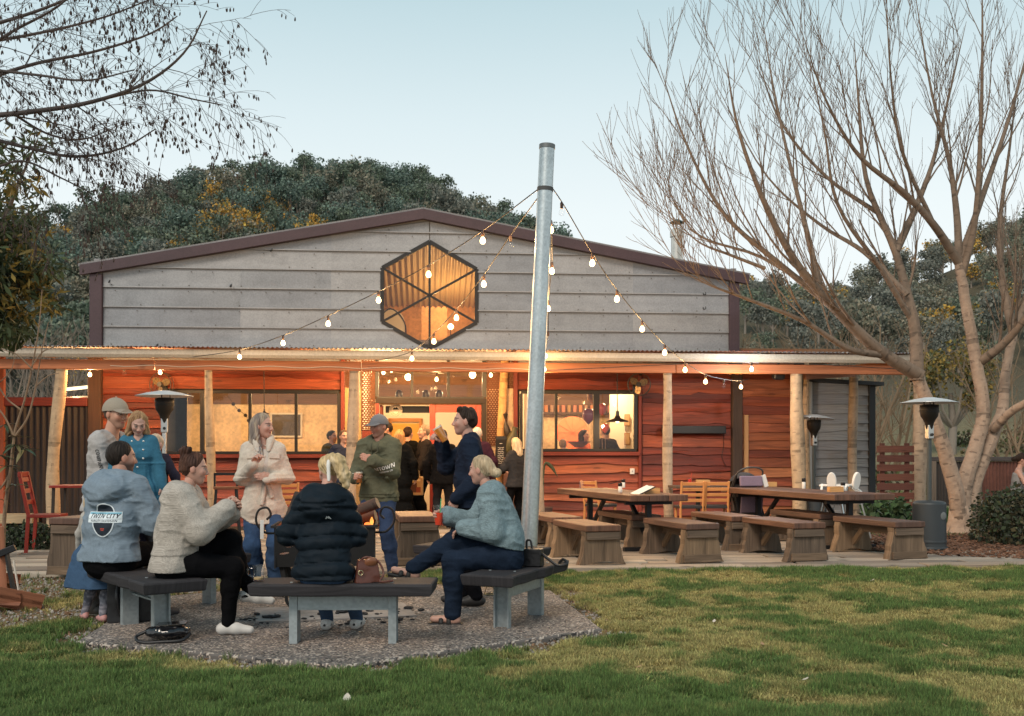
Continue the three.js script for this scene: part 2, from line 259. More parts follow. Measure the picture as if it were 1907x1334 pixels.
// gravel, bark chips and dead leaves along the pad and on the bare soil
{
  const r = RNG(29), N = 14000, im = new THREE.InstancedMesh(new THREE.DodecahedronGeometry(1), M(1, 1, 1, { roughness: .95 }), N), m4 = new THREE.Matrix4(), q = new THREE.Quaternion(), e = new THREE.Euler(), c = new THREE.Color(); let n = 0;
  for (let t = 0; t < 300000 && n < N; t++) {
    const Z = 5 + r() * 8, x = (r() - .5) * Z * 1.1, z = -Z, pd = padDist(x, z), d = locD(x, z); if (pd < .02 || d < PAVE + .01) continue;
    let p = step(.4, .04, pd) * .9; if (Z > 7.3 && x < PADC[0] - .6) p = Math.max(p, .6); if (d < PAVE + .25) p = Math.max(p, .25);
    if (r() > p) continue;
    const s = .004 + r() * r() * .016, chip = r() < .5; q.setFromEuler(e.set(r() * 6, r() * 6, r() * 6)); m4.compose(V(x, s * .3, z), q, chip ? V(s * 1.6, s * .25, s * .8) : V(s, s * .7, s)); im.setMatrixAt(n, m4);
    const k = .5 + r() * .8; chip ? c.setRGB(.22 * k, .13 * k, .075 * k) : c.setRGB(.33 * k, .30 * k, .27 * k); im.setColorAt(n++, c);
  }
  im.count = n; im.name = 'gravel'; im.castShadow = im.receiveShadow = true; tag(im, 'loose gravel and bark chips along the concrete pad', 'gravel', null, 'stuff'); scene.add(im);
}
// mulch of bark under the bare tree
{
  const r = RNG(37), N = 9000, im = new THREE.InstancedMesh(new THREE.BoxGeometry(1, .18, .45), M(1, 1, 1, { roughness: .95 }), N), m4 = new THREE.Matrix4(), q = new THREE.Quaternion(), e = new THREE.Euler(), c = new THREE.Color();
  const g = new THREE.CircleGeometry(1, 40).rotateX(-Math.PI / 2).scale(2.7, 1, 2.6); const ctr = gd(1850, 1015);
  struct('mulch_bed', g, M(.075, .045, .03, { map: T.blotch, roughness: 1 }), V(ctr.x, .05, ctr.z));
  for (let i = 0; i < N; i++) { const a = r() * 6.28, k = Math.sqrt(r()) * 1.02, s = .02 + r() * .05; q.setFromEuler(e.set((r() - .5) * .8, r() * 6, (r() - .5) * .8)); m4.compose(V(ctr.x + Math.cos(a) * k * 2.7, .055 + r() * .02, ctr.z + Math.sin(a) * k * 2.6), q, V(s, s, s)); im.setMatrixAt(i, m4); const w = .4 + r() * .9; c.setRGB(.17 * w, .085 * w, .05 * w); im.setColorAt(i, c); }
  im.name = 'bark_mulch'; im.castShadow = im.receiveShadow = true; tag(im, 'reddish bark chips under the bare tree', 'mulch', null, 'stuff'); scene.add(im);
}
// fallen leaves on the lawn
{
  const r = RNG(43), g = new THREE.PlaneGeometry(1, .5, 4, 2).rotateX(-Math.PI / 2), P = g.attributes.position;
  for (let i = 0; i < P.count; i++) { const x = P.getX(i), z = P.getZ(i); P.setZ(i, z * (1 - 3.6 * x * x)); P.setY(i, .25 * x * x + z * z * .8); } g.computeVertexNormals();
  const mats = [M(.55, .50, .42, { roughness: .9 }), M(.35, .22, .12, { roughness: .9 })];
  [[646, 1318], [248, 1272], [60, 1275], [1190, 1256], [1330, 1168], [1566, 1090], [1625, 1089], [1420, 1212], [380, 1310], [905, 1290], [1500, 1280], [1760, 1215]].forEach(([px, py], i) => { const o = part('fallen_leaf', g, mats[i % 2], scene); const p = gd(px, py); o.position.set(p.x, .045, p.z); o.rotation.set(.2 * (r() - .5), r() * 6, .3); o.scale.setScalar(i ? .05 : .085); tag(o, i ? 'small dry curled leaf lying on the grass' : 'pale curled dead leaf, largest one lying on the grass', 'leaf', 'fallen leaves on the lawn'); });
}

// ---------------------------------------------------------------- barn: gable of metal sheets above, live-edge boards below
const UL = bu(168), UR = bu(1377), UA = (UL + UR) / 2, YE = 4.62, YA = 5.72, SLOPE = (YA - YE) / (UR - UA);
const roofY = (u) => YA - Math.abs(u - UA) * SLOPE;
const HEX = [bu(800), by(550, 800)], HR = 1.0, HW = .877;
const trimM = M(.055, .032, .038, { map: T.metal, roughness: .55 }), blackM = M(.012, .011, .011, { roughness: .5 });
const sheetMs = variants(4, (i) => M(...[[.238, .247, .26], [.212, .223, .238], [.262, .267, .275], [.20, .212, .23]][i], { map: T.metal, k: .6, roughness: .62, metalness: .15, bump: [T.metal, .002] }));
const glassM = new THREE.MeshPhysicalMaterial({ transmission: 1, thickness: 0, roughness: .02, ior: 1.5, color: 0xffffff });
const redTrim = wood(.17, .026, .014, .6), redDoor = wood(.42, .055, .03, .45);
const creamM = M(.62, .47, .30, { map: T.blotch, k: .47, roughness: .9 }), whiteM = M(.72, .66, .56, { roughness: .9 }), darkM = M(.03, .022, .018, { roughness: .8 });
const barn = bthing('barn', 'wide barn with grey metal gable and red timber front under the veranda', 'barn');
const wallBack = (name, rects, mat, d0 = -.16, d1 = -.05) => part(name, rects.map(([u0, u1, y0, y1]) => place(muv(new THREE.BoxGeometry(u1 - u0, y1 - y0, d1 - d0)), (u0 + u1) / 2, (y0 + y1) / 2, (d0 + d1) / 2)), mat, barn);
// gable: every sheet runs to the roof line and round the six-sided window
const hexHalf = (y) => { const t = Math.abs(y - HEX[1]); return t >= HR ? 0 : t <= HR / 2 ? HW : HW * (HR - t) / (HR / 2); };
{
  // backing with the window cut out
  const s = new THREE.Shape([[UL, 2.9], [UR, 2.9], [UR, YE], [UA, YA], [UL, YE]].map((p) => new THREE.Vector2(...p)));
  s.holes.push(new THREE.Path(variants(6, (i) => new THREE.Vector2(HEX[0] + HW / .866 * Math.sin(i * Math.PI / 3) * .98, HEX[1] + HR * Math.cos(i * Math.PI / 3) * .98))));
  const gable = part('gable_wall', muv(new THREE.ExtrudeGeometry(s, { depth: .12, bevelEnabled: false }).translate(0, 0, -.17)), M(.2, .2, .2), barn);
  const r = RNG(7), rows = []; for (let y = 2.93; y < YA; y += .36) rows.push(y);
  const cuts = [UL + .22, -5.0 + 0, -3.35, HEX[0], .55, 2.3, UR - .2];
  rows.forEach((y0, ri) => {
    const y1 = y0 + .355;
    for (let c = 0; c < cuts.length - 1; c++) {
      let a = cuts[c], b = cuts[c + 1]; const ys = [y0, y1, HEX[1] - HR, HEX[1] - HR / 2, HEX[1] + HR / 2, HEX[1] + HR].filter((y) => y >= y0 && y <= y1).sort((p, q) => p - q);
      // left and right outline against height; the hexagon eats the side it touches
      const L = (y) => c === 3 ? Math.max(a, HEX[0] + hexHalf(y) + .01) : a, R = (y) => c === 2 ? Math.min(b, HEX[0] - hexHalf(y) - .01) : b;
      let poly = [...ys.map((y) => [L(y), y]), ...ys.slice().reverse().map((y) => [R(y), y])];
      const clip = (f) => { const o = []; for (let i = 0; i < poly.length; i++) { const p = poly[i], q = poly[(i + 1) % poly.length], fp = f(p), fq = f(q); if (fp >= 0) o.push(p); if (fp * fq < 0) { const t = fp / (fp - fq); o.push([lerp(p[0], q[0], t), lerp(p[1], q[1], t)]); } } poly = o; };
      clip((p) => roofY(p[0]) - .03 - p[1] + (p[0] < UA ? 0 : 0)); if (poly.length < 3) continue;
      poly = poly.filter((p, i) => { const q = poly[(i + 1) % poly.length]; return Math.hypot(p[0] - q[0], p[1] - q[1]) > 1e-4; }); if (poly.length < 3) continue;
      const tilt = prism(poly, 0, .016), P = tilt.attributes.position; for (let i = 0; i < P.count; i++) P.setZ(i, P.getZ(i) - .048 + .022 * (1 - (P.getY(i) - y0) / .355) + (c % 2) * .002); tilt.computeVertexNormals();
      part('sheet', tilt, sheetMs[Math.floor(r() * 4)], gable);
    }
    // folded rib along the foot of the row, interrupted by the window
    for (const [a, b] of (hexHalf(y0 + .02) > 0 ? [[UL + .22, HEX[0] - hexHalf(y0 + .02) - .02], [HEX[0] + hexHalf(y0 + .02) + .02, UR - .2]] : [[UL + .22, UR - .2]])) {
      const lim = UA + (YA - .1 - y0) / SLOPE, l0 = Math.max(a, 2 * UA - lim), l1 = Math.min(b, lim); if (l1 - l0 < .2) continue;
      part('rib', bx(l1 - l0, .022, .022, (l0 + l1) / 2, y0 + .012, -.008), sheetMs[2], gable);
    }
  });
  for (const [px, py] of [[203, 522], [429, 530], [292, 641], [504, 464], [668, 647], [1310, 545], [1310, 572], [1240, 490]]) part('hook', tube(curve([V(bu(px), by(py, px), -.02), V(bu(px), by(py, px) - .05, .04), V(bu(px) + .03, by(py, px) - .04, .06), V(bu(px) + .03, by(py, px), .05)], 8), .008, 5), blackM, gable);
  { const sc = []; for (const y0 of rows) for (let u = UL + .4; u < UR - .3; u += .45) for (const dy of [.05, .30]) { const y = y0 + dy, uu = u + (hash3(Math.round(u * 9), Math.round(y * 9), 3) - .5) * .08; if (y > roofY(uu) - .1 || (Math.abs(uu - HEX[0]) < hexHalf(y) + .08)) continue; if (hash3(Math.round(u * 9), Math.round(y * 9), 5) < .35) continue; sc.push(new THREE.CylinderGeometry(.011, .011, .008, 6).rotateX(Math.PI / 2).translate(uu, y, -.006)); } const q = part('screws', sc, M(.09, .075, .07, { roughness: .6 }), gable); q.userData.kind = 'stuff'; }
  for (const [px, w] of [[179, .22], [1367, .2]]) part('corner_trim', rb(w, YE - 2.85, .1, bu(px), (YE + 2.85) / 2 - .02, .0), trimM, barn);
  const roof = part('roof', [-1, 1].map((s) => { const L = Math.hypot(UR - UA + .2, (UR - UA + .2) * SLOPE); return place(muv(new THREE.BoxGeometry(L, .06, 14)), UA + s * (UR - UA + .2) / 2, YA - SLOPE * (UR - UA + .2) / 2 + .17, -6.95, 0, 0, -s * Math.atan(SLOPE)); }), M(.2, .19, .19, { map: T.metal, roughness: .6 }), barn);
  for (const s of [-1, 1]) { const q = UR - UA + .16, poly = [[UA, YA + .16], [UA + s * q, YA - SLOPE * q + .16], [UA + s * q, YA - SLOPE * q - .02], [UA, YA - .02]]; part('barge_board', prism(s < 0 ? poly.reverse() : poly, -.02, .1 + (s > 0 ? .001 : 0)), trimM, roof); }
  // six-sided window: outer frame, spokes and six panes
  const hp = (i, k = 1) => V(HEX[0] + k * HW / .866 * Math.sin(i * Math.PI / 3), HEX[1] + k * HR * Math.cos(i * Math.PI / 3), -.02), fr = [];
  for (let i = 0; i < 6; i++) { fr.push(bar(hp(i), hp(i + 1), .035, .07)); }
  const hw = part('window', fr, blackM, barn, 'large six-sided window with six triangular panes');
  for (let i = 0; i < 6; i++) {
    part('glazing_bar', bar(V(HEX[0], HEX[1], -.03), hp(i, .97), .025, .04), blackM, hw);
    const a = hp(i, .985), b = hp(i + 1, .985), g = new THREE.BufferGeometry(); g.setAttribute('position', new THREE.Float32BufferAttribute([HEX[0], HEX[1], -.05, b.x, b.y, -.05, a.x, a.y, -.05], 3)); g.setAttribute('uv', new THREE.Float32BufferAttribute([0, 0, 1, 0, 1, 1], 2)); g.computeVertexNormals(); part('pane', g, glassM, hw);
  }
}
// boards with a wavy natural lower edge, lapped like weatherboards
function liveBoard(L, h, seed, wave) {
  const n = Math.max(4, Math.round(L / .16)), pos = [], idx = [], uv = []; let o = (seed * 7.31) % 40;
  for (let i = 0; i <= n; i++) { const x = i / n * L, w = wave * ((fbm(x * .9 + o, seed, 1, 3) - .5) * 1.5 + Math.max(0, fbm(x * 2.3 + o, seed, 8, 2) - .62) * 2.2);
    for (const [y, z] of [[h + .05, .004], [h * .45, .018], [w, .042], [w - .003, .004]]) { pos.push(x, y, z); uv.push(x + o, y + o * 3.1); } }
  for (let i = 0; i < n; i++) for (let k = 0; k < 3; k++) { const a = i * 4 + k; idx.push(a, a + 1, a + 4, a + 1, a + 5, a + 4); }
  const g = new THREE.BufferGeometry(); g.setIndex(idx); g.setAttribute('position', new THREE.Float32BufferAttribute(pos, 3)); g.setAttribute('uv', new THREE.Float32BufferAttribute(uv, 2)); const q = g.toNonIndexed(); q.computeVertexNormals(); return q;
}
let bseed = 3;
function boardWall(parent, u0, u1, y0, y1, mats, o = {}) {
  const { h = .17, wave = .075, d = -.045, maxL = 9, jit = .35 } = o, r = RNG(bseed++ * 131); let y = y0;
  while (y < y1 - .02) { let hh = h * (1 - jit / 2 + r() * jit); if (y + hh > y1 - .05) hh = y1 - y; let u = u0;
    while (u < u1 - .01) { let L = Math.min(u1 - u, maxL * (.7 + .5 * r())); if (u1 - u - L < .5) L = u1 - u; const m = part('weatherboard', liveBoard(L - .004, hh, bseed++, y === y0 ? 0 : wave), mats[Math.floor(r() * mats.length)], parent); m.position.set(u, y, d); u += L; }
    y += hh; }
}
const slabW = (r, g, b) => M(r, g, b, { map: T.slab, k: .45, roughness: .6, bump: [T.slab, .008] });
const redBoards = variants(8, (i) => slabW(...[[.19, .034, .015], [.14, .022, .011], [.25, .055, .022], [.09, .015, .009], [.21, .042, .017], [.165, .027, .012], [.30, .08, .03], [.11, .017, .009]][i]));
const orangeBoards = variants(5, (i) => slabW(...[[.28, .085, .033], [.22, .05, .02], [.36, .13, .052], [.16, .035, .016], [.26, .072, .03]][i]));
const greyBoards = variants(5, (i) => wood(...[[.30, .29, .285], [.27, .265, .265], [.33, .315, .30], [.25, .25, .255], [.29, .275, .27]][i], .85));
const wTop = by(728, 500), wBot = by(846, 500), rTop = by(729, 1100), rBot = by(841, 1100), topY = 3.28;
const U = { a0: bu(190), w0: bu(303), w1: bu(634), a1: bu(641), d0: bu(699), d1: bu(906), b0: bu(962), v0: bu(968), v1: bu(1187), b1: bu(1192), c1: bu(1362), e0: bu(1382), e1: bu(1480) };
{
  const tw = wallBack('timber_wall', [[U.a0, U.w0, 0, topY], [U.w0, U.w1, 0, wBot], [U.w0, U.w1, wTop, topY], [U.w1, U.a1, 0, topY]], darkM);
  boardWall(tw, U.a0, U.w0 - .03, 0, wTop, redBoards); boardWall(tw, U.a0, U.a1, wTop + .03, topY, redBoards, { h: .2 }); boardWall(tw, U.w0 - .03, U.w1 + .02, 0, wBot - .06, redBoards);
  const tw2 = wallBack('timber_wall', [[U.b0, U.v0, 0, topY], [U.v0, U.v1, 0, rBot], [U.v0, U.v1, rTop, topY], [U.v1, U.b1, 0, topY]], darkM);
  boardWall(tw2, U.b0, U.b1, rTop + .03, topY, redBoards, { h: .2 }); boardWall(tw2, U.b0, U.b1, 0, rBot - .07, redBoards);
  const tw3 = wallBack('timber_wall', [[U.b1, U.c1, 0, topY], [U.c1, bu(1500), 0, topY]], darkM);
  boardWall(tw3, U.b1 + .05, U.c1, 0, topY, redBoards, { h: .19, wave: .11, jit: .6 }); boardWall(tw3, U.e0, U.e1, 0, topY, orangeBoards, { h: .165, wave: .035 });
  for (const [u, y0, y1, w] of [[U.a1 - .03, 0, topY, .07], [U.b0 - .02, 0, topY, .08], [U.b1, 0, rTop + .3, .06]]) part('timber_trim', rb(w, y1 - y0, .05, u, (y0 + y1) / 2, .0), redTrim, barn);
  part('corner_post', rb(.2, topY, .14, bu(1372), topY / 2, .01), wood(.05, .032, .024), barn);
  part('corner_post', rb(.24, topY, .16, bu(178), topY / 2, .02), wood(.075, .036, .022), barn);
  part('door_jamb', rb(.085, by(773, 1389), .06, bu(1389), by(773, 1389) / 2, .02), wood(.42, .24, .11), barn);
  part('timber_sill', rb(U.w1 - U.w0 + .1, .07, .1, (U.w0 + U.w1) / 2, wBot - .04, .0), redTrim, barn);
  part('timber_sill', rb(U.v1 - U.v0 + .1, .075, .1, (U.v0 + U.v1) / 2, rBot - .045, .0), redTrim, barn);
}
function windowUnit(label, us, y0, y1, bars, d = -.03, t = .05) {   // us: pane limits
  const u0 = us[0], u1 = us[us.length - 1], fr = [bx(u1 - u0, t, .09, (u0 + u1) / 2, y0 + t / 2, d), bx(u1 - u0, t, .09, (u0 + u1) / 2, y1 - t / 2, d)];
  us.forEach((u, i) => fr.push(bx(bars[i], y1 - y0 - 2 * t, .085, u, (y0 + y1) / 2, d)));
  const w = part('window', fr, blackM, barn, label);
  for (let i = 0; i < us.length - 1; i++) { const a = us[i] + bars[i] / 2, b = us[i + 1] - bars[i + 1] / 2; const p = part('pane', new THREE.PlaneGeometry(b - a, y1 - y0 - 2 * t), glassM, w); p.position.set((a + b) / 2, (y0 + y1) / 2, d - .01); }
  return w;
}
windowUnit('long black framed window with four panes', [U.w0 + .03, bu(376), bu(465), bu(551), U.w1 - .03], wBot, wTop, [.05, .07, .05, .05, .06]);
windowUnit('black framed window with a thick mullion', [U.v0 + .03, bu(1036), bu(1111), U.v1 - .03], rBot, rTop, [.05, .045, .11, .06]);
// door set with transom lights, an open leaf and a red glazed leaf, perforated rusty screens beside it
const yTr = by(749, 800), doorH = by(752, 850);
{
  part('lintel', bx(U.d1 - U.d0, .09, .14, (U.d0 + U.d1) / 2, yTr + .02, -.03), darkM, barn);
  windowUnit('transom window of three panes over the door', [U.d0 + .03, bu(767), bu(835), U.d1 - .04], yTr + .066, topY, [.06, .05, .05, .08], -.03, .03);
  part('jamb', bx(.09, doorH, .12, U.d1 - .045, doorH / 2, -.03), darkM, barn); part('jamb', bx(.07, doorH, .12, U.d0 + .035, doorH / 2, -.03), redTrim, barn);
  const a = bu(800), b = U.d1 - .095, w = b - a, fr = [rb(.11, doorH - .04, .05, a + .055, doorH / 2, 0), rb(.11, doorH - .04, .05, b - .055, doorH / 2, 0), rb(w - .22, .14, .05, (a + b) / 2, doorH - .09, 0), rb(w - .22, .3, .05, (a + b) / 2, .17, 0)];
  const dr = part('door', fr, redDoor, barn, 'red timber door leaf with a tall glass pane'); dr.position.z = -.05;
  const p = part('pane', new THREE.PlaneGeometry(w - .22, doorH - .46), glassM, dr); p.position.set((a + b) / 2, doorH / 2 + .08, 0);
  part('handle', bar(V(a + .055, 1.0, .05), V(a + .055, 1.25, .05), .02, .02), M(.5, .5, .5, { metalness: 1, roughness: .3 }), dr);
  const ol = part('door', [rb(.045, doorH - .05, .5, U.d0 + .1, doorH / 2, -.36)], redTrim, barn, 'red door leaf swung open to the inside');
  // perforated screens: real holes
  const screen = (u0, u1, y0, y1, parent) => {
    const s = new THREE.Shape([[u0, y0], [u1, y0], [u1, y1], [u0, y1]].map((q) => new THREE.Vector2(...q))), c = .052; let row = 0;
    for (let y = y0 + c * .6; y < y1 - c * .4; y += c * .75, row++) for (let u = u0 + c * (row % 2 ? .55 : 1.05); u < u1 - c * .45; u += c) { const h = new THREE.Path(); for (let k = 0; k < 4; k++) { const an = k * Math.PI / 2, x = u + Math.cos(an) * .021, yy = y + Math.sin(an) * .0145; k ? h.lineTo(x, yy) : h.moveTo(x, yy); } h.closePath(); s.holes.push(h); }
    part('perforated_screen', muv(new THREE.ExtrudeGeometry(s, { depth: .004, bevelEnabled: false }).translate(0, 0, -.02)), M(.12, .045, .022, { map: T.blotch, k: .47, roughness: .7, metalness: .3 }), parent);
  };
  screen(bu(673), U.d0 - .01, by(800, 690), topY - .02, barn); screen(U.a1 + .01, bu(652), by(722, 645), topY - .02, barn); screen(U.d1 + .01, bu(945), by(830, 920), topY - .02, barn); screen(bu(945) + .005, U.b0 - .06, by(723, 950), topY - .02, barn);
  part('plaster_panel', bx(bu(673) - U.a1 - .02, by(722, 645), .06, (bu(673) + U.a1) / 2, by(722, 645) / 2, -.06), M(.42, .27, .12, { map: T.blotch, k: .47 }), barn);
  part('plaster_panel', bx(U.d0 - bu(673) - .01, by(800, 690) - .01, .05, (bu(673) + U.d0) / 2, by(800, 690) / 2, -.07), redTrim, barn);
  part('plaster_panel', bx(U.b0 - .06 - U.d1, by(723, 950) - .01, .05, (U.b0 - .06 + U.d1) / 2, by(723, 950) / 2, -.07), M(.50, .38, .25, { map: T.blotch, k: .47 }), barn);
}
// dark corrugated wall of the bay beyond the corner, beam and strip lamp
{
  const corr = (u0, u1, y0, y1, d, p = .11, a = .018) => { const n = Math.round((u1 - u0) / p * 6), pos = [], idx = [], uv = []; for (let i = 0; i <= n; i++) { const u = lerp(u0, u1, i / n), z = d + a * Math.sin(i / 6 * 2 * Math.PI); pos.push(u, y0, z, u, y1, z); uv.push(u, y0, u, y1); } for (let i = 0; i < n; i++) { const q = i * 2; idx.push(q, q + 2, q + 1, q + 1, q + 2, q + 3); } const g = new THREE.BufferGeometry(); g.setIndex(idx); g.setAttribute('position', new THREE.Float32BufferAttribute(pos, 3)); g.setAttribute('uv', new THREE.Float32BufferAttribute(uv, 2)); g.computeVertexNormals(); return g; };
  const cw = part('corrugated_wall', corr(bu(8), bu(168), 0, by(756, 100), .06), M(.022, .013, .010, { map: T.metal, roughness: .6 }), barn, 'dark brown corrugated wall');
  part('beam', rb(bu(166) - bu(8), .16, .1, (bu(166) + bu(8)) / 2, by(749, 90), .08), redTrim, barn);
  part('timber_wall', [bx(.14, topY, .1, bu(5), topY / 2, .1)], wood(.30, .075, .035), barn);
  part('ledge', bx(bu(75) - bu(8), .16, .3, bu(42), by(966, 42) + .02, .25), wood(.34, .27, .17), barn);
}
// room behind the front: floor, walls, ceiling, lamps; upper room behind the six-sided window
bstruct('room_floor', bx(14, .1, 8, 0, -.02, -4.2), wood(.22, .14, .08));
bstruct('room_back_wall', bx(14, 3.2, .1, 0, 1.6, -4.6), creamM);
bstruct('room_wall_band', bx(13.9, .85, .04, 0, 2.9, -4.5), wood(.14, .075, .04));  // added dark band: interior gloom behind the transom put into the wall colour
bstruct('room_side_wall', [bx(.1, 3.2, 4.4, UL - .05, 1.6, -2.4), bx(.1, 3.2, 4.4, bu(1500) + .1, 1.6, -2.4)], creamM);
bstruct('room_ceiling', bx(14, .08, 4.5, 0, 3.33, -2.35), wood(.20, .10, .05));
bstruct('partition_wall', [bx(.1, 3.2, 3, bu(660), 1.6, -3.0), bx(.1, 3.2, 2.4, bu(1000), 1.6, -3.3)], whiteM);
bstruct('upper_back_wall', [bx(bu(785, -3.4) - UA + 2.7, 1.7, .1, (bu(785, -3.4) + UA - 2.7) / 2, 4.3, -3.4), bx(UA + 2.7 - bu(833, -3.4), 1.7, .1, (bu(833, -3.4) + UA + 2.7) / 2, 4.3, -3.4), bx(bu(833, -3.4) - bu(785, -3.4) - .002, 5.15 - by(570, 810, -3.4), .098, bu(809, -3.4), (5.15 + by(570, 810, -3.4)) / 2, -3.4), bx(5, 1.6, .1, UA, 4.25, -5.2)], M(.52, .25, .085, { map: T.blotch, k: .47 }));
bstruct('barn_end_wall', [bx(.1, 5, 14, UL + .08, 2.4, -7.1), bx(.1, 5, 14, UR - .08, 2.4, -7.1), bx(12, 6, .1, UA, 2.9, -13.9)], M(.25, .24, .24, { map: T.metal }));
{
  const n = 90, pos = [], idx = [], uv = []; for (let i = 0; i <= n * 4; i++) { const u = UA - 2.6 + i / (n * 4) * 5.2, z = .016 * Math.sin(i / 4 * Math.PI); for (const [d, y] of [[-.3, 5.30], [-3.33, 4.56]]) { pos.push(u, y + z * 1.8, d); uv.push(u, d); } } for (let i = 0; i < n * 4; i++) { const q = i * 2; idx.push(q, q + 1, q + 2, q + 1, q + 3, q + 2); }
  const g = new THREE.BufferGeometry(); g.setIndex(idx); g.setAttribute('position', new THREE.Float32BufferAttribute(pos, 3)); g.setAttribute('uv', new THREE.Float32BufferAttribute(uv, 2)); g.computeVertexNormals(); bstruct('upper_ceiling', g, M(.55, .40, .22, { roughness: .5, metalness: .3 }));
}
// ---------------------------------------------------------------- veranda
const VD = 1.6, BY0 = by(692, 700, VD), GY = by(663, 700, VD);
const veranda = bthing('veranda', 'long timber veranda with bush poles, pale gutter and corrugated roof', 'veranda');
const poleMs = variants(3, (i) => M(...[[.37, .26, .16], [.34, .255, .18], [.30, .21, .135]][i], { map: T.bark, k: .55, roughness: .85, bump: [T.bark, .006] }));
{
  const u0 = -10.4, u1 = bu(1692, VD);
  const beamM = wood(.36, .125, .05, .6), gutM = M(.40, .36, .30, { roughness: .45, map: T.metal, k: .62 });
  for (const [a, b] of [[u0, -6.1], [-6.1, -2.69], [-2.69, 2.72], [2.72, u1 - .05]]) part('beam', rb(b - a - .01, GY - BY0 - .1, .09, (a + b) / 2, (GY + BY0) / 2 - .05, VD), beamM, veranda);
  part('gutter', prism([[0, -.02], [-.1, -.02], [-.13, .03], [-.13, .115], [-.115, .12], [.0, .12]], u0, u1).rotateY(Math.PI / 2).translate(0, GY - .05, VD + .05), gutM, veranda);
  // corrugated roofing sheets with rusty streaks, each its own piece
  const rm = variants(4, (i) => M(...[[.30, .27, .26], [.30, .17, .14], [.24, .20, .19], [.36, .30, .27]][i], { map: T.blotch, k: .47, roughness: .6, metalness: .2 })), rr = RNG(3);
  for (let u = u0; u < u1; u += .76) {
    const n = 60, pos = [], idx = [], uv = [], w = Math.min(.76, u1 - u); for (let i = 0; i <= n; i++) { const x = u + i / n * (w + .02), z = .014 * Math.sin(i / 6 * 2 * Math.PI); for (const [d, y] of [[VD + .24, GY + .10], [-.02, GY + .20]]) { pos.push(x, y + z, d); uv.push(x, d); } } for (let i = 0; i < n; i++) { const q = i * 2; idx.push(q, q + 2, q + 1, q + 1, q + 2, q + 3); }
    const g = new THREE.BufferGeometry(); g.setIndex(idx); g.setAttribute('position', new THREE.Float32BufferAttribute(pos, 3)); g.setAttribute('uv', new THREE.Float32BufferAttribute(uv, 2)); g.computeVertexNormals(); part('roof_sheet', g, rm[Math.floor(rr() * 4)], veranda);
  }
  for (let u = u0 + .3; u < u1; u += .9) part('rafter', bar(V(u, GY + .02, VD - .06), V(u, GY + .12, -.03), .05, .1), wood(.24, .10, .05), veranda);
  const r = RNG(77);
  const pole = (px, d, wpx, lean, mi, y1 = BY0, bend = .014) => { const u = bu(px, d), rad = wpx / 2 / F * (ZW + u * ST - d * CT), pts = [], rr2 = []; const b1 = r() * 6, b2 = r() * 6; for (let i = 0; i <= 14; i++) { const t = i / 14; pts.push(V(u + lean * (1 - t) + bend * (Math.sin(t * 5 + b1) - Math.sin(5 + b1)), lerp(.03, y1, t), d + bend * .6 * Math.sin(t * 4 + b2))); rr2.push(rad * (1.12 - .18 * t + .07 * Math.sin(t * 9 + b2) + .05 * (r() - .5))); } return part('post', tube(pts, rr2, 12), poleMs[mi], veranda); };
  pole(114, VD, 22, -.1, 0, BY0, .035); pole(388, VD, 16, .04, 0); pole(660, VD, 21, -.06, 1); pole(1004, VD, 20, 0, 1); pole(1243, VD, 18, .05, 1); pole(1483, VD, 25, .04, 0); pole(1712, VD, 24, .0, 1); pole(1590, .15, 17, .06, 1, GY, .035); pole(1503, .2, 12, 0, 0, GY, .02);
  pole(-60, VD, 20, 0, 0);
  { const pts = [], rr2 = []; for (let i = 0; i <= 8; i++) { const t = i / 8; pts.push(V(bu(lerp(924, 941, t), .05), lerp(.0, topY, t), .08 + .02 * Math.sin(t * 6))); rr2.push(.095 - .02 * t); } part('post', tube(pts, rr2, 10), M(.48, .27, .11, { map: T.bark, k: .55 }), veranda, 'leaning pole beside the door'); }
  part('bracket', bar(V(bu(1500, VD), BY0 - .02, VD - .05), V(bu(1590, .2), GY - .12, .2), .06, .14), beamM, veranda); part('bracket', bar(V(bu(1590, .2), GY - .05, .25), V(bu(1690, VD), GY - .03, VD - .3), .06, .14), beamM, veranda);
}
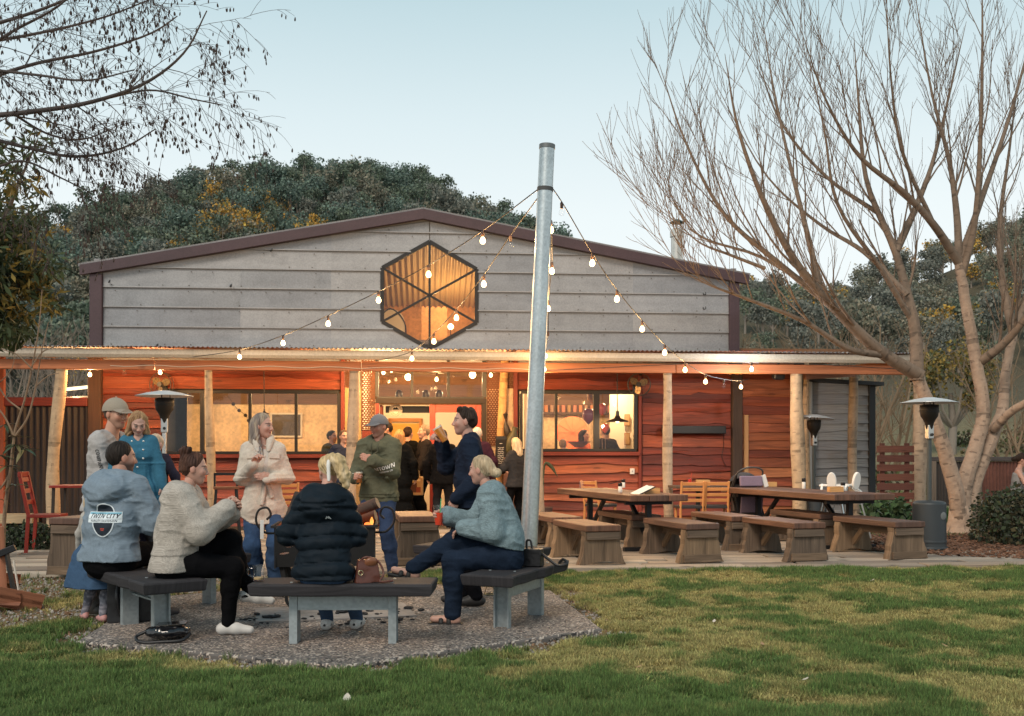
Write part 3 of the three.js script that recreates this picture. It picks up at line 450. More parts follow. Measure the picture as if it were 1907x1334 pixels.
// ---------------------------------------------------------------- grey board shed beyond the veranda, flue on the roof
{
  const s = bthing('shed', 'small shed clad in weathered grey live-edge boards with black corner', 'shed'), d = -.25, u0 = bu(1508, d), u1 = bu(1618, d), yt = by(716, 1560, d);
  part('wall', bx(u1 - u0 + .1, yt, 2.6, (u0 + u1) / 2, yt / 2, d - 1.38), M(.2, .2, .2), s);
  boardWall(s, u0, u1, 0, yt, greyBoards, { d, h: .17, wave: .055 });
  part('corner_trim', rb(.14, yt, .12, u1 + .05, yt / 2, d), M(.022, .026, .03, { roughness: .6 }), s);
  part('roof', bx(u1 - u0 + .35, .07, 3, (u0 + u1) / 2 + .05, yt + .04, d - 1.3, 0, 0, -.05), M(.03, .033, .036, { roughness: .6 }), s);
  part('downpipe', tube([V(u0 - .02, 0, d + .07), V(u0 - .02, yt + .05, d + .07)], .045, 10), M(.55, .55, .53, { roughness: .5 }), s);
  const f = bthing('flue', 'round galvanised chimney flue with a cowl on the barn roof', 'chimney'), fu = bu(1261, -2.2), fy = roofY(fu) + .1, ft = by(410, 1261, -2.2), k = (ZW + fu * ST + 2.2) / F, fm = M(.55, .52, .47, { metalness: .85, roughness: .35, map: T.metal, k: .6 });
  part('pipe', cyl(11 * k, 11 * k, ft - fy - .2, fu, fy, -2.2, 20), fm, f); part('collar', cyl(13 * k, 13 * k, .12, fu, ft - .36, -2.2, 20), fm, f);
  part('stem', [0, 2, 4].map((i) => bar(V(fu + .09 * Math.cos(i), ft - .22, -2.2 + .09 * Math.sin(i)), V(fu + .09 * Math.cos(i), ft - .05, -2.2 + .09 * Math.sin(i)), .015, .015)), fm, f); part('cowl', lathe([[0, .03], [.05, .03], [.155, -.03], [.155, -.045], [0, -.02]]).translate(fu, ft - .02, -2.2), M(.05, .07, .06, { roughness: .6 }), f);
}

// ---------------------------------------------------------------- benches round the fire
const slabM = wood(.036, .034, .037, .7, { specularIntensity: .3 }), steelM = M(.30, .335, .345, { metalness: .55, roughness: .5, map: T.metal, k: .6 }), galvM = M(.46, .50, .51, { metalness: .8, roughness: .38, map: T.metal, k: .6, bump: [T.metal, .001] });
function fireBench(label, x, Z, dx, dZ, seed, L = 1.24, W = .37) {      // dx,dZ: axis of the bench
  const t = thing('bench', label, 'bench', V(x, .04, -Z), Math.atan2(dZ, dx), 'charred slab benches round the fire'), n = 14, pos = [], top = .43, th = .085;
  const sh = new THREE.Shape(), r = RNG(seed); const e = (i) => (fbm(i * .7, seed, 2) - .5) * .05; const P = [];
  for (let i = 0; i <= n; i++) P.push([-L / 2 + L * i / n, -W / 2 + e(i)]); for (let i = n; i >= 0; i--) P.push([-L / 2 + L * i / n + (i === n ? .015 : 0), W / 2 + e(i + 40)]);
  sh.setFromPoints(P.map((p) => new THREE.Vector2(...p)));
  const g = new THREE.ExtrudeGeometry(sh, { depth: th - .03, bevelEnabled: true, bevelSize: .014, bevelThickness: .015, bevelSegments: 2 }).rotateX(-Math.PI / 2), Q = g.attributes.position;
  for (let i = 0; i < Q.count; i++) if (Q.getY(i) < .01) { const w = .03 * fbm(Q.getX(i) * 6, seed, Q.getZ(i) * 6); Q.setX(i, Q.getX(i) * (1 - w)); Q.setZ(i, Q.getZ(i) * (1 - w * 2.5)); }
  g.computeVertexNormals(); part('seat', muv(g.translate(0, top - th + .015, 0), 0), slabM, t);
  for (const s of [-1, 1]) part('leg', [bx(.055, top - th, .012, s * .34, (top - th) / 2, .055), bx(.055, top - th, .012, s * .34, (top - th) / 2, -.055), bx(.012, top - th, .11, s * .34 - s * .022, (top - th) / 2, 0)], steelM, t);
  part('rail', [bx(.62, .1, .012, 0, top - th - .055, .048), bx(.62, .012, .05, 0, top - th - .008, .03), bx(.62, .012, .05, 0, top - th - .104, .03)], steelM, t);
  for (const s of [-1, 1]) for (const q of [-.1, .1]) part('bolt', cyl(.012, .012, .008, s * .34, top - .004, q, 8), steelM, t);
  return t;
}
fireBench('charred timber slab bench carrying the woman in the dark puffer jacket', -1.163, 7.06, 1, .01, 3, 1.22);
fireBench('charred timber slab bench under the woman in the pale blue jumper', .06, 7.96, .39, .92, 5);
fireBench('charred timber slab bench with the blue hoodie and the knitted cardigan', -2.72, 7.55, -.62, .78, 8, 1.28, .4);
fireBench('charred timber slab bench on which a girl stands', -2.85, 8.64, .6, .8, 11);
fireBench('charred timber slab bench between the fire and the navy jumper man', -.30, 9.72, .9, -.43, 14);
// ---------------------------------------------------------------- leaning galvanised pole
const POLE = { b: V((981 - CX) / F * 10.3, 0, -10.3), t: at(1019, 272, 10.3) };
{
  const t = thing('pole', 'tall leaning galvanised steel pole carrying the light strings', 'pole', V(0, 0, 0));
  part('shaft', tube([POLE.b, POLE.t], [.088, .076], 28), galvM, t);
  const top = POLE.t.clone(), d = POLE.t.clone().sub(POLE.b).normalize(); part('cap', tube([top.clone().addScaledVector(d, -.03), top.clone().addScaledVector(d, .012)], .081, 28), M(.16, .17, .17, { metalness: .5, roughness: .5 }), t);
  part('collar', tube([top.clone().addScaledVector(d, -.46), top.clone().addScaledVector(d, -.42)], .082, 24), M(.08, .08, .08), t);
}
// ---------------------------------------------------------------- patio tables and their benches
const topMs = [[.115, .054, .032], [.085, .044, .03]].map((c) => M(...c, { map: T.slab, k: .45, roughness: .55, bump: [T.slab, .004] })), slabLegM = variants(3, (i) => M(...[[.14, .094, .06], [.105, .074, .052], [.165, .11, .066]][i], { map: T.slab, k: .45, roughness: .9, bump: [T.slab, .012] })), ironM = M(.02, .021, .024, { roughness: .5, metalness: .4 });
const AX = V(-.29, 0, -.957).normalize();                            // tables run away from the viewer
const axTurn = Math.atan2(-AX.z, AX.x);
function stoolBench(label, near, L, o = {}) {                        // near: ground point under the nearer leg
  const { h = .47, W = .44, m = 0, turn = axTurn, seed = 1, name = 'timber_bench', group = 'slab benches at the long tables' } = o, r = RNG(seed * 31);
  const t = thing(name, label, 'bench', near, turn, group), th = .075;
  part('seat', rb(L + .20, th, W, L / 2, h - th / 2, 0, 0, 0, 0, .014), topMs[m], t);
  for (const x of [0, L]) {
    const n = 7, P = []; const wob = (i) => (r() - .5) * .025;
    for (let i = 0; i <= n; i++) { const y = i / n; P.push([-(.20 + .065 * (1 - y) ** 2) * W / .4 - wob(i), y * (h - th)]); } for (let i = n; i >= 0; i--) { const y = i / n; P.push([(.20 + .065 * (1 - y) ** 2) * W / .4 + wob(i), y * (h - th)]); } P.push([.06 * W / .4, .025 + r() * .02], [-.06 * W / .4, .03 + r() * .02]);
    const lg = part('leg', muv(prism(P, -.06, .06), 1).rotateY(Math.PI / 2).translate(x, 0, 0), slabLegM[Math.floor(r() * 3)], t);
    part('cleat', rb(.03, .09, W * .92, x + (x ? 1 : -1) * .075, h - th - .05, 0, 0, 0, (x ? 1 : -1) * .08), slabLegM[1], lg);
    if (r() > .5) part('cleat', rb(.03, .09, W * 1.1, x + (x ? 1 : -1) * .075, .055, 0), slabLegM[0], lg);
  }
  part('stretcher', rb(L, .1, .045, L / 2, h - th - .06, 0), slabLegM[0], t);
  for (const x of [0, L]) part('brace', bar(V(x + (x ? -.05 : .05), .12, 0), V(x + (x ? -.26 : .26), h - .15, 0), .05, .07, true), slabLegM[2], t);
  return t;
}
const off = (p, k) => V(p[0], .045, -p[1]).addScaledVector(AX, k);
stoolBench('short slab bench beside the long table, next to the leaning pole base', off([1.04, 11.95], 0), .98, { seed: 2 });
stoolBench('slab bench pushed in behind the one next to the leaning pole', off([.70, 13.5], 0), 1.0, { seed: 3 });
stoolBench('slab bench between the two long tables with a smooth flat leg', off([2.25, 12.25], 0), 1.05, { seed: 4, m: 1 });
stoolBench('slab bench at the long table near the ladder back chairs', off([1.80, 13.95], 0), 1.05, { seed: 5 });
stoolBench('slab bench in front of the stroller with a notched leg', off([3.1, 13.7], 0), 1.0, { seed: 6, m: 0 });
stoolBench('slab bench between the two long tables with a deeply grained rounded leg', off([3.57, 12.4], 0), 1.05, { seed: 7 });
stoolBench('slab bench at the far end of the table by the white high chairs', off([4.42, 14.2], 0), 1.1, { seed: 8, m: 1 });
stoolBench('slab bench beside the dark grey patio heater', off([4.86, 12.6], 0), 1.1, { seed: 9, m: 1 });
stoolBench('tall slab bench behind the man in the green hoodie', V(-1.09, .045, -11.9), .9, { h: .58, W: .46, seed: 10, turn: 1.75, group: 'tall slab benches near the fire' });
stoolBench('tall dark slab bench beside the small child in denim', V(-4.72, .045, -10.95), 1.0, { h: .62, W: .44, seed: 11, turn: 1.35, m: 1, group: 'tall slab benches near the fire' });
stoolBench('slab bench behind the fire brazier near the beige jacket woman', V(-2.26, .045, -11.6), .9, { h: .5, W: .42, seed: 12, turn: 1.6, group: 'tall slab benches near the fire' });
function longTable(label, near, L, W, seed) {
  const t = thing('long_table', label, 'table', V(near[0], .045, -near[1]), axTurn, 'long timber tables'), r = RNG(seed), h = .76, th = .085;
  const tp = [], nb = 3; for (let i = 0; i < nb; i++) part('tabletop_plank', rb(L, th, W / nb - .004, L / 2, h - th / 2 + r() * .003, (i - 1) * W / nb, 0, 0, 0, .012), topMs[i % 2], t);
  for (const x of [.35, L - .35]) { part('leg', [bx(.07, h - th, .07, x, (h - th) / 2, 0), bx(.07, .05, W * .85, x, .03, 0), bx(.06, .05, W * .8, x, h - th - .03, 0)], ironM, t); }
  for (const x of [.35, L - .35]) for (const s of [-1]) part('brace', bar(V(x, .12, 0), V(x < L / 2 ? x + .62 : x - .62, h - th - .02, 0), .05, .05), ironM, t);
  part('rail', bx(L - .7, .05, .05, L / 2, h - th - .045, 0), ironM, t); return t;
}
longTable('long timber table with shakers and a clipboard, nearer to the leaning pole', [1.93, 13.35], 2.85, .84, 4);
longTable('long timber table with a black topped shaker, next to the patio heater', [4.73, 13.65], 3.1, .95, 6);
const onT1 = (px, py) => at(px, py, F * (EYE - .80) / (py - HY));    // a point on a table top
// ---------------------------------------------------------------- small things on the tables
const oak = wood(.50, .27, .10, .5), whiteP = M(.75, .73, .69, { roughness: .4 }), blackP = M(.015, .015, .016, { roughness: .4 });
function boxHolder(px, py, label) { const p = onT1(px, py), t = thing('table_caddy', label, 'box', V(p.x, .805, p.z), .1, 'timber caddies on the tables'); part('side', [bx(.2, .075, .012, 0, .038, .045), bx(.2, .075, .012, 0, .038, -.045), bx(.012, .07, .08, -.1, .036, 0), bx(.012, .07, .08, .1, .036, 0), bx(.2, .008, .1, 0, .004, 0)], oak, t); part('napkin', bx(.16, .02, .07, 0, .06, 0), whiteP, t); return t; }
boxHolder(1434, 907, 'pale timber caddy on the table behind the shaker'); boxHolder(1556, 917, 'pale timber caddy next to the white high chairs'); boxHolder(1214, 920, 'pale timber caddy beside the clipboard'); 
function shaker(px, py, label, hgt = .13, w = .028) { const p = onT1(px, py), t = thing('shaker', label, 'shaker', V(p.x, .805, p.z), 0, 'shakers on the tables'); part('jar', lathe([[0, 0], [w, 0], [w, hgt * .68], [0, hgt * .68]], 14), whiteP, t); part('lid', lathe([[0, hgt * .66], [w * 1.1, hgt * .66], [w * 1.1, hgt], [w * .8, hgt * 1.03], [0, hgt * 1.03]], 14), blackP, t); return t; }
shaker(1155, 918, 'white shaker with black lid beside the clipboard'); shaker(1497, 911, 'white shaker with tall black lid alone on the table', .16); shaker(1161, 909, 'small dark lidded shaker behind the white one'); shaker(1570, 915, 'dark shaker next to the white high chairs', .12, .03); 
{
  let p = onT1(1196, 921); let t = thing('clipboard', 'dark menu clipboard propped on the long table', 'clipboard', V(p.x, .83, p.z), .5); part('board', bx(.32, .008, .2, 0, .02, 0, .1, 0, .38), blackP, t); part('paper', bx(.29, .003, .17, 0, .028, 0, .1, 0, .38), whiteP, t); part('clip', bx(.02, .015, .08, .13, .08, 0), steelM, t);
  p = onT1(1150, 905); t = thing('menu_folder', 'dark menu folder standing behind the shakers', 'menu', V(p.x, .82, p.z), -.4); part('cover', bx(.26, .006, .18, 0, .05, 0, 0, 0, .3), blackP, t);
  p = onT1(1083, 911); t = thing('drinking_glass', 'clear glass standing on the end of the long table', 'glass', V(p.x, .806, p.z)); part('bowl', lathe([[0, .004], [.03, .004], [.036, .12], [.033, .12], [.028, .01], [0, .01]], 16), glassM, t);
}
// ---------------------------------------------------------------- chairs, stools, high chairs, stroller
const chairM = wood(.48, .21, .07, .5);
function ladderChair(label, px, Z, turn) {
  const p = at(px, 900, Z), t = thing('ladder_chair', label, 'chair', V(p.x, .045, p.z), turn, 'ladder back chairs');
  part('seat', rb(.40, .045, .39, 0, .45, 0), M(.02, .02, .022, { roughness: .6 }), t);
  for (const s of [-1, 1]) { part('leg', rb(.035, .44, .035, s * .17, .22, .17), chairM, t); part('back_post', tube([V(s * .185, 0, -.2), V(s * .18, .45, -.18), V(s * .18, .86, -.26)], .02, 8), chairM, t); }
  for (let i = 0; i < 4; i++) part('slat', rb(.34, .05, .018, 0, .56 + i * .088, -.205 - i * .017, -.18), chairM, t);
  for (const s of [-1, 1]) part('stretcher', bx(.02, .025, .34, s * .17, .2, 0), chairM, t); part('stretcher', bx(.32, .03, .02, 0, .25, .17), chairM, t); return t;
}
ladderChair('pale timber ladder back chair nearer to the veranda post', 1283, 16.4, Math.PI + .08); ladderChair('pale timber ladder back chair beside the stroller', 1332, 16.5, Math.PI - .06);
ladderChair('pale timber ladder back chair behind the beige jacket woman', 531, 15.6, .25 + Math.PI); ladderChair('pale timber ladder back chair half hidden beside the door', 1118, 16.9, 2.2); 
{
  let t = thing('cafe_table', 'small dark table against the red wall behind the ladder back chairs', 'table', V(at(1300, 900, 17.35).x, .045, -17.35), TH); part('top', rb(.9, .04, .6, 0, .74, 0), wood(.08, .05, .035), t); part('leg', cyl(.04, .04, .72, 0, 0, 0, 12), ironM, t); part('base', cyl(.24, .22, .025, 0, 0, 0, 20), ironM, t);
  t = thing('drink_glass', 'glass of red drink with a straw on the small table', 'drink', V(at(1283, 900, 17.4).x, .806, -17.3)); part('glass', lathe([[0, .003], [.032, .003], [.038, .13], [.035, .13], [.03, .01], [0, .01]], 16), glassM, t); part('drink', cyl(.028, .033, .1, 0, .012, 0, 16), M(.6, .04, .03, { roughness: .3 }), t); part('straw', bar(V(0, .02, 0), V(.03, .22, 0), .008, .008), M(.5, .05, .03), t);
  t = thing('table_caddy', 'pale timber caddy on the small table by the wall', 'box', V(at(1308, 900, 17.35).x, .806, -17.3), 0, 'timber caddies on the tables'); part('side', [bx(.22, .1, .012, 0, .05, .05), bx(.22, .1, .012, 0, .05, -.05), bx(.012, .09, .09, -.11, .045, 0), bx(.012, .09, .09, .11, .045, 0)], oak, t);
  // black metal stool with timber seat
  t = thing('bar_stool', 'black metal stool standing by the timber wall behind the beige jacket woman', 'stool', V(at(421, 900, 15).x, .045, -15), .3); part('seat', rb(.36, .035, .36, 0, .8, 0), wood(.16, .06, .03), t); part('backrest', [bx(.34, .04, .03, 0, 1.0, -.17), bx(.03, .22, .03, -.16, .9, -.17), bx(.03, .22, .03, .16, .9, -.17)], ironM, t); for (const sx of [-1, 1]) for (const sz of [-1, 1]) part('leg', bar(V(sx * .14, .8, sz * .14), V(sx * .2, 0, sz * .2), .035, .035), ironM, t); part('footrest', [bx(.34, .02, .02, 0, .3, .18), bx(.34, .02, .02, 0, .3, -.18), bx(.02, .02, .34, .18, .3, 0), bx(.02, .02, .34, -.18, .3, 0)], ironM, t);
  // red chair and red table in the dark bay
  const redP = M(.26, .022, .012, { roughness: .4 });
  t = thing('red_chair', 'red painted timber chair in front of the dark corrugated wall', 'chair', V(at(88, 900, 13.6).x, .045, -13.6), 1.75); part('seat', rb(.42, .04, .42, 0, .48, 0), redP, t); for (const s of [-1, 1]) { part('leg', bar(V(s * .18, .47, .18), V(s * .19, 0, .2), .035, .035), redP, t); part('back_post', bar(V(s * .18, 0, -.22), V(s * .18, .5, -.19), .04, .04), redP, t); part('back_post', bar(V(s * .18, .5, -.19), V(s * .18, 1.05, -.3), .04, .04), redP, t); } for (let i = 0; i < 3; i++) part('slat', rb(.34, .06, .018, 0, .66 + i * .15, -.23 - i * .026, -.2), redP, t); part('top_rail', rb(.42, .07, .03, 0, 1.03, -.3), redP, t);
  t = thing('red_table', 'small red topped table in the dark bay', 'table', V(at(146, 900, 14.6).x, .045, -14.6), .1); part('top', rb(.62, .035, .6, 0, .84, 0), redP, t); for (const sx of [-1, 1]) for (const sz of [-1, 1]) part('leg', bar(V(sx * .26, .83, sz * .25), V(sx * .28, 0, sz * .27), .035, .035), darkM, t);
  // two white high chairs
  for (const [px, Z, tn, lb] of [[1552, 15.3, 2.7, 'white plastic high chair with rounded back beside the patio post'], [1580, 15.5, 3.6, 'white plastic high chair turned away with a wide tray']]) {
    const g = thing('high_chair', lb, 'high chair', V(at(px, 900, Z).x, .045, -Z), tn, 'white high chairs');
    const s = new THREE.Shape(); s.absellipse(0, .09, .058, .125, 0, Math.PI * 2); part('backrest', new THREE.ExtrudeGeometry(s, { depth: .025, bevelEnabled: true, bevelSize: .012, bevelThickness: .012, bevelSegments: 2, curveSegments: 18 }).rotateX(-.18).translate(0, .80, -.16), whiteP, g);
    part('seat', rb(.30, .05, .28, 0, .68, 0, 0, 0, 0, .02), whiteP, g); part('tray', rb(.44, .03, .26, 0, .82, .2, 0, 0, 0, .012), whiteP, g); for (const sx of [-1, 1]) { part('armrest', bar(V(sx * .16, .7, -.1), V(sx * .18, .82, .12), .03, .06), whiteP, g); for (const sz of [-1, 1]) part('leg', bar(V(sx * .12, .66, sz * .11), V(sx * .24, 0, sz * .23), .022, .022), M(.6, .6, .58, { metalness: .7, roughness: .3 }), g); }
  }
  // stroller
  t = thing('stroller', 'grey and mauve stroller parked against the red timber wall', 'stroller', V(at(1388, 900, 16.6).x, .045, -16.6), .25); const fab = M(.16, .12, .17, { map: T.fabric, roughness: .9 }), dk = M(.02, .02, .024, { map: T.fabric });
  part('hood', new THREE.SphereGeometry(.27, 20, 10, 0, Math.PI * 2, 0, 1.35).scale(.95, .8, .9).rotateX(-.5).translate(0, .78, -.06), dk, t); part('canopy_band', rb(.4, .17, .05, 0, .86, .2, -.15, 0, 0, .02), fab, t); part('seat', rb(.40, .5, .1, 0, .55, .02, -.25), dk, t); part('basket', rb(.42, .2, .5, 0, .26, .02, 0, 0, 0, .05), dk, t); part('apron', rb(.38, .3, .03, 0, .48, .22, .15), fab, t);
  part('handle', tube(curve([V(-.22, .7, -.1), V(-.22, 1.0, .18), V(-.12, 1.07, .24), V(.12, 1.07, .24), V(.22, 1.0, .18), V(.22, .7, -.1)], 20), .014, 8), M(.06, .06, .06, { roughness: .4 }), t); for (const s of [-1, 1]) { part('frame', [bar(V(s * .23, .95, .15), V(s * .23, .15, -.3), .022, .022), bar(V(s * .23, .6, 0), V(s * .23, .12, .32), .022, .022)], ironM, t); for (const z of [-.3, .32]) part('wheel', new THREE.TorusGeometry(.09, .022, 8, 20).rotateY(Math.PI / 2).translate(s * .25, .11, z), blackP, t); }
  part('towel', rb(.08, .2, .04, .26, .86, .16, 0, 0, .3), whiteP, t);
}
// ---------------------------------------------------------------- patio heaters
const chromeM = M(.62, .60, .57, { metalness: 1, roughness: .25 });
function patioHeater(label, x, Z, dark, H = 2.08, dish = .375, tilt = 0) {
  const t = thing('patio_heater', label, 'heater', V(x, .045, -Z), .3, 'patio heaters'), body = dark ? M(.045, .052, .057, { roughness: .5, metalness: .3 }) : chromeM, pm = dark ? M(.05, .06, .06, { roughness: .45 }) : chromeM;
  part('base', lathe([[0, 0], [.235, 0], [.235, .045], [.215, .06], [.215, .62], [.205, .65], [.16, .665], [0, .675]], 36), body, t); if (dark) { part('base_ring', lathe([[.217, .10], [.221, .105], [.221, .135], [.217, .14]], 36), body, t); part('vent', new THREE.SphereGeometry(.055, 14, 10).scale(1, 1, .25).translate(.05, .47, .207), M(.14, .15, .15), t); }
  part('post', cyl(.03, .03, H - .65 - .5, 0, .66, 0, 16), pm, t);
  const hd = part('head', lathe([[0, H - .56], [.04, H - .56], [.045, H - .45], [.06, H - .36], [.085, H - .31], [.112, H - .27], [.122, H - .2], [.122, H - .12], [.07, H - .11], [0, H - .11]], 28), M(.025, .02, .016, { roughness: .5, metalness: .4 }), t); part('grille', variants(5, (i) => new THREE.TorusGeometry(.124, .004, 5, 28).rotateX(Math.PI / 2).translate(0, H - .21 + i * .02, 0)), ironM, hd);
  part('valve_box', rb(.09, .2, .09, 0, H - .48, 0), M(.55, .55, .53, { metalness: .9, roughness: .3 }), t); part('knob', new THREE.CylinderGeometry(.02, .02, .02, 12).rotateX(Math.PI / 2).translate(0, H - .52, .055), blackP, t);
  const d = part('reflector', lathe([[0, .06], [.07, .058], [.1, .052], [dish * .6, .03], [dish, -.012], [dish - .004, -.018], [dish * .6, .023], [.1, .043], [0, .048]], 48).rotateZ(tilt).translate(0, H - .075, 0), M(.70, .71, .71, { metalness: .45, roughness: .4 }), t); part('stay', variants(3, (i) => bar(V(.07 * Math.cos(i * 2.1), H - .12, .07 * Math.sin(i * 2.1)), V(.07 * Math.cos(i * 2.1), H - .02, .07 * Math.sin(i * 2.1)), .01, .01)), ironM, d);
  return t;
}
patioHeater('dark grey patio heater with silver reflector beside the bare tree', (1731 - CX) / F * 13.8, 13.8, true);
patioHeater('stainless patio heater with a broad reflector behind the girl', (306 - CX) / F * 13.6, 13.6, false, 2.16);
patioHeater('patio heater with a tilted reflector in front of the grey shed', (1516 - CX) / F * 18.2, 18.2, true, 2.02, .36, -.06);
// ---------------------------------------------------------------- brazier with the fire
const emberM = new THREE.MeshStandardMaterial({ color: 0x200500, emissive: new THREE.Color(1, .16, .03), emissiveIntensity: 2.2, roughness: 1 });
{
  const X = -1.60, Z = 8.8, t = thing('fire_brazier', 'black iron trough brazier with burning logs and curled handles', 'brazier', V(X, .05, -Z), .12), im = M(.022, .021, .021, { roughness: .65, metalness: .3 });
  part('trough', [bx(.82, .34, .012, 0, .52, .25, .14), bx(.82, .34, .012, 0, .52, -.25, -.14), bx(.012, .36, .5, -.41, .52, 0), bx(.012, .36, .5, .41, .52, 0), bx(.80, .012, .44, 0, .36, 0)], im, t); part('rim', [bx(.88, .02, .04, 0, .69, .275), bx(.88, .02, .04, 0, .69, -.275), bx(.04, .02, .55, -.42, .69, 0), bx(.04, .02, .55, .42, .69, 0)], im, t);
  for (const sx of [-1, 1]) for (const sz of [-1, 1]) part('leg', bar(V(sx * .36, .36, sz * .18), V(sx * .3, .1, sz * .2), .04, .04), im, t);
  for (const s of [-1, 1]) { part('wheel', new THREE.TorusGeometry(.085, .014, 8, 22).translate(s * .235, .09, .22), im, t);
    part('handle', tube(curve([V(s * .42, .62, .05), V(s * .51, .63, .08), V(s * .58, .72, .1), V(s * .56, .82, .1), V(s * .49, .84, .1), V(s * .46, .78, .1), V(s * .495, .74, .1)], 26), .010, 7), im, t); }
  part('tag', bx(.03, .16, .006, -.53, .66, .13), whiteP, t);
  const lm = M(.05, .03, .022, { map: T.bark, k: .5, bump: [T.bark, .01] }), ends = M(.42, .28, .17, { map: T.wood });
  const log = (a, b, r, lb) => { const g = thing('log', lb, 'log', V(X, .05, -Z), .12, 'logs burning in the brazier'); part('bark', tube([a, a.clone().lerp(b, .5).add(V(.004, .006, 0)), b], [r, r * .96, r * 1.02], 12, false), lm, g); for (const [p, q] of [[a, b], [b, a]]) { const d = p.clone().sub(q).normalize(), c = new THREE.CircleGeometry(r, 14).applyQuaternion(new THREE.Quaternion().setFromUnitVectors(V(0, 0, 1), d)).translate(p.x, p.y, p.z); part('cut_end', c, ends, g); } };
  log(V(.02, .70, .02), V(.44, .88, .14), .048, 'sawn log poking up out of the brazier toward the green hoodie'); log(V(-.34, .68, -.02), V(-.24, .95, -.12), .045, 'charred log standing up in the brazier behind the puffer jacket'); log(V(-.3, .66, .1), V(.28, .68, -.08), .055, 'charred log lying flat in the embers'); log(V(.06, .68, -.14), V(.42, .76, -.05), .05, 'charred log leaning in the embers');
  const r = RNG(61), em = [], ch = []; for (let i = 0; i < 110; i++) { const g = place(new THREE.DodecahedronGeometry(.018 + r() * .028), (r() - .5) * .74, .60 + r() * .085, (r() - .5) * .42, r() * 6, r() * 6, 0); (r() < .42 ? em : ch).push(g); }
  part('ember', em, emberM, t); part('coal', ch, M(.02, .015, .013), t);
  const L = new THREE.PointLight(new THREE.Color(1, .30, .08), .45); L.position.set(X + .1, .92, -Z); L.castShadow = true; L.shadow.radius = 8; scene.add(L);
  // flames
  const fm = new THREE.MeshStandardMaterial({ color: 0x000000, emissive: new THREE.Color(1, .36, .07), emissiveIntensity: 1.6, transparent: true, opacity: .75, side: THREE.DoubleSide });
  for (let i = 0; i < 7; i++) part('flame', place(lathe([[.001, -.04], [.024, 0], [.02, .035], [.008, .075], [.001, .10]], 8).scale(1, .7 + r() * .7, .6), .05 + r() * .36, .69, (r() - .5) * .3 + .05, 0, r() * 6, (r() - .5) * .5), fm, t);
}
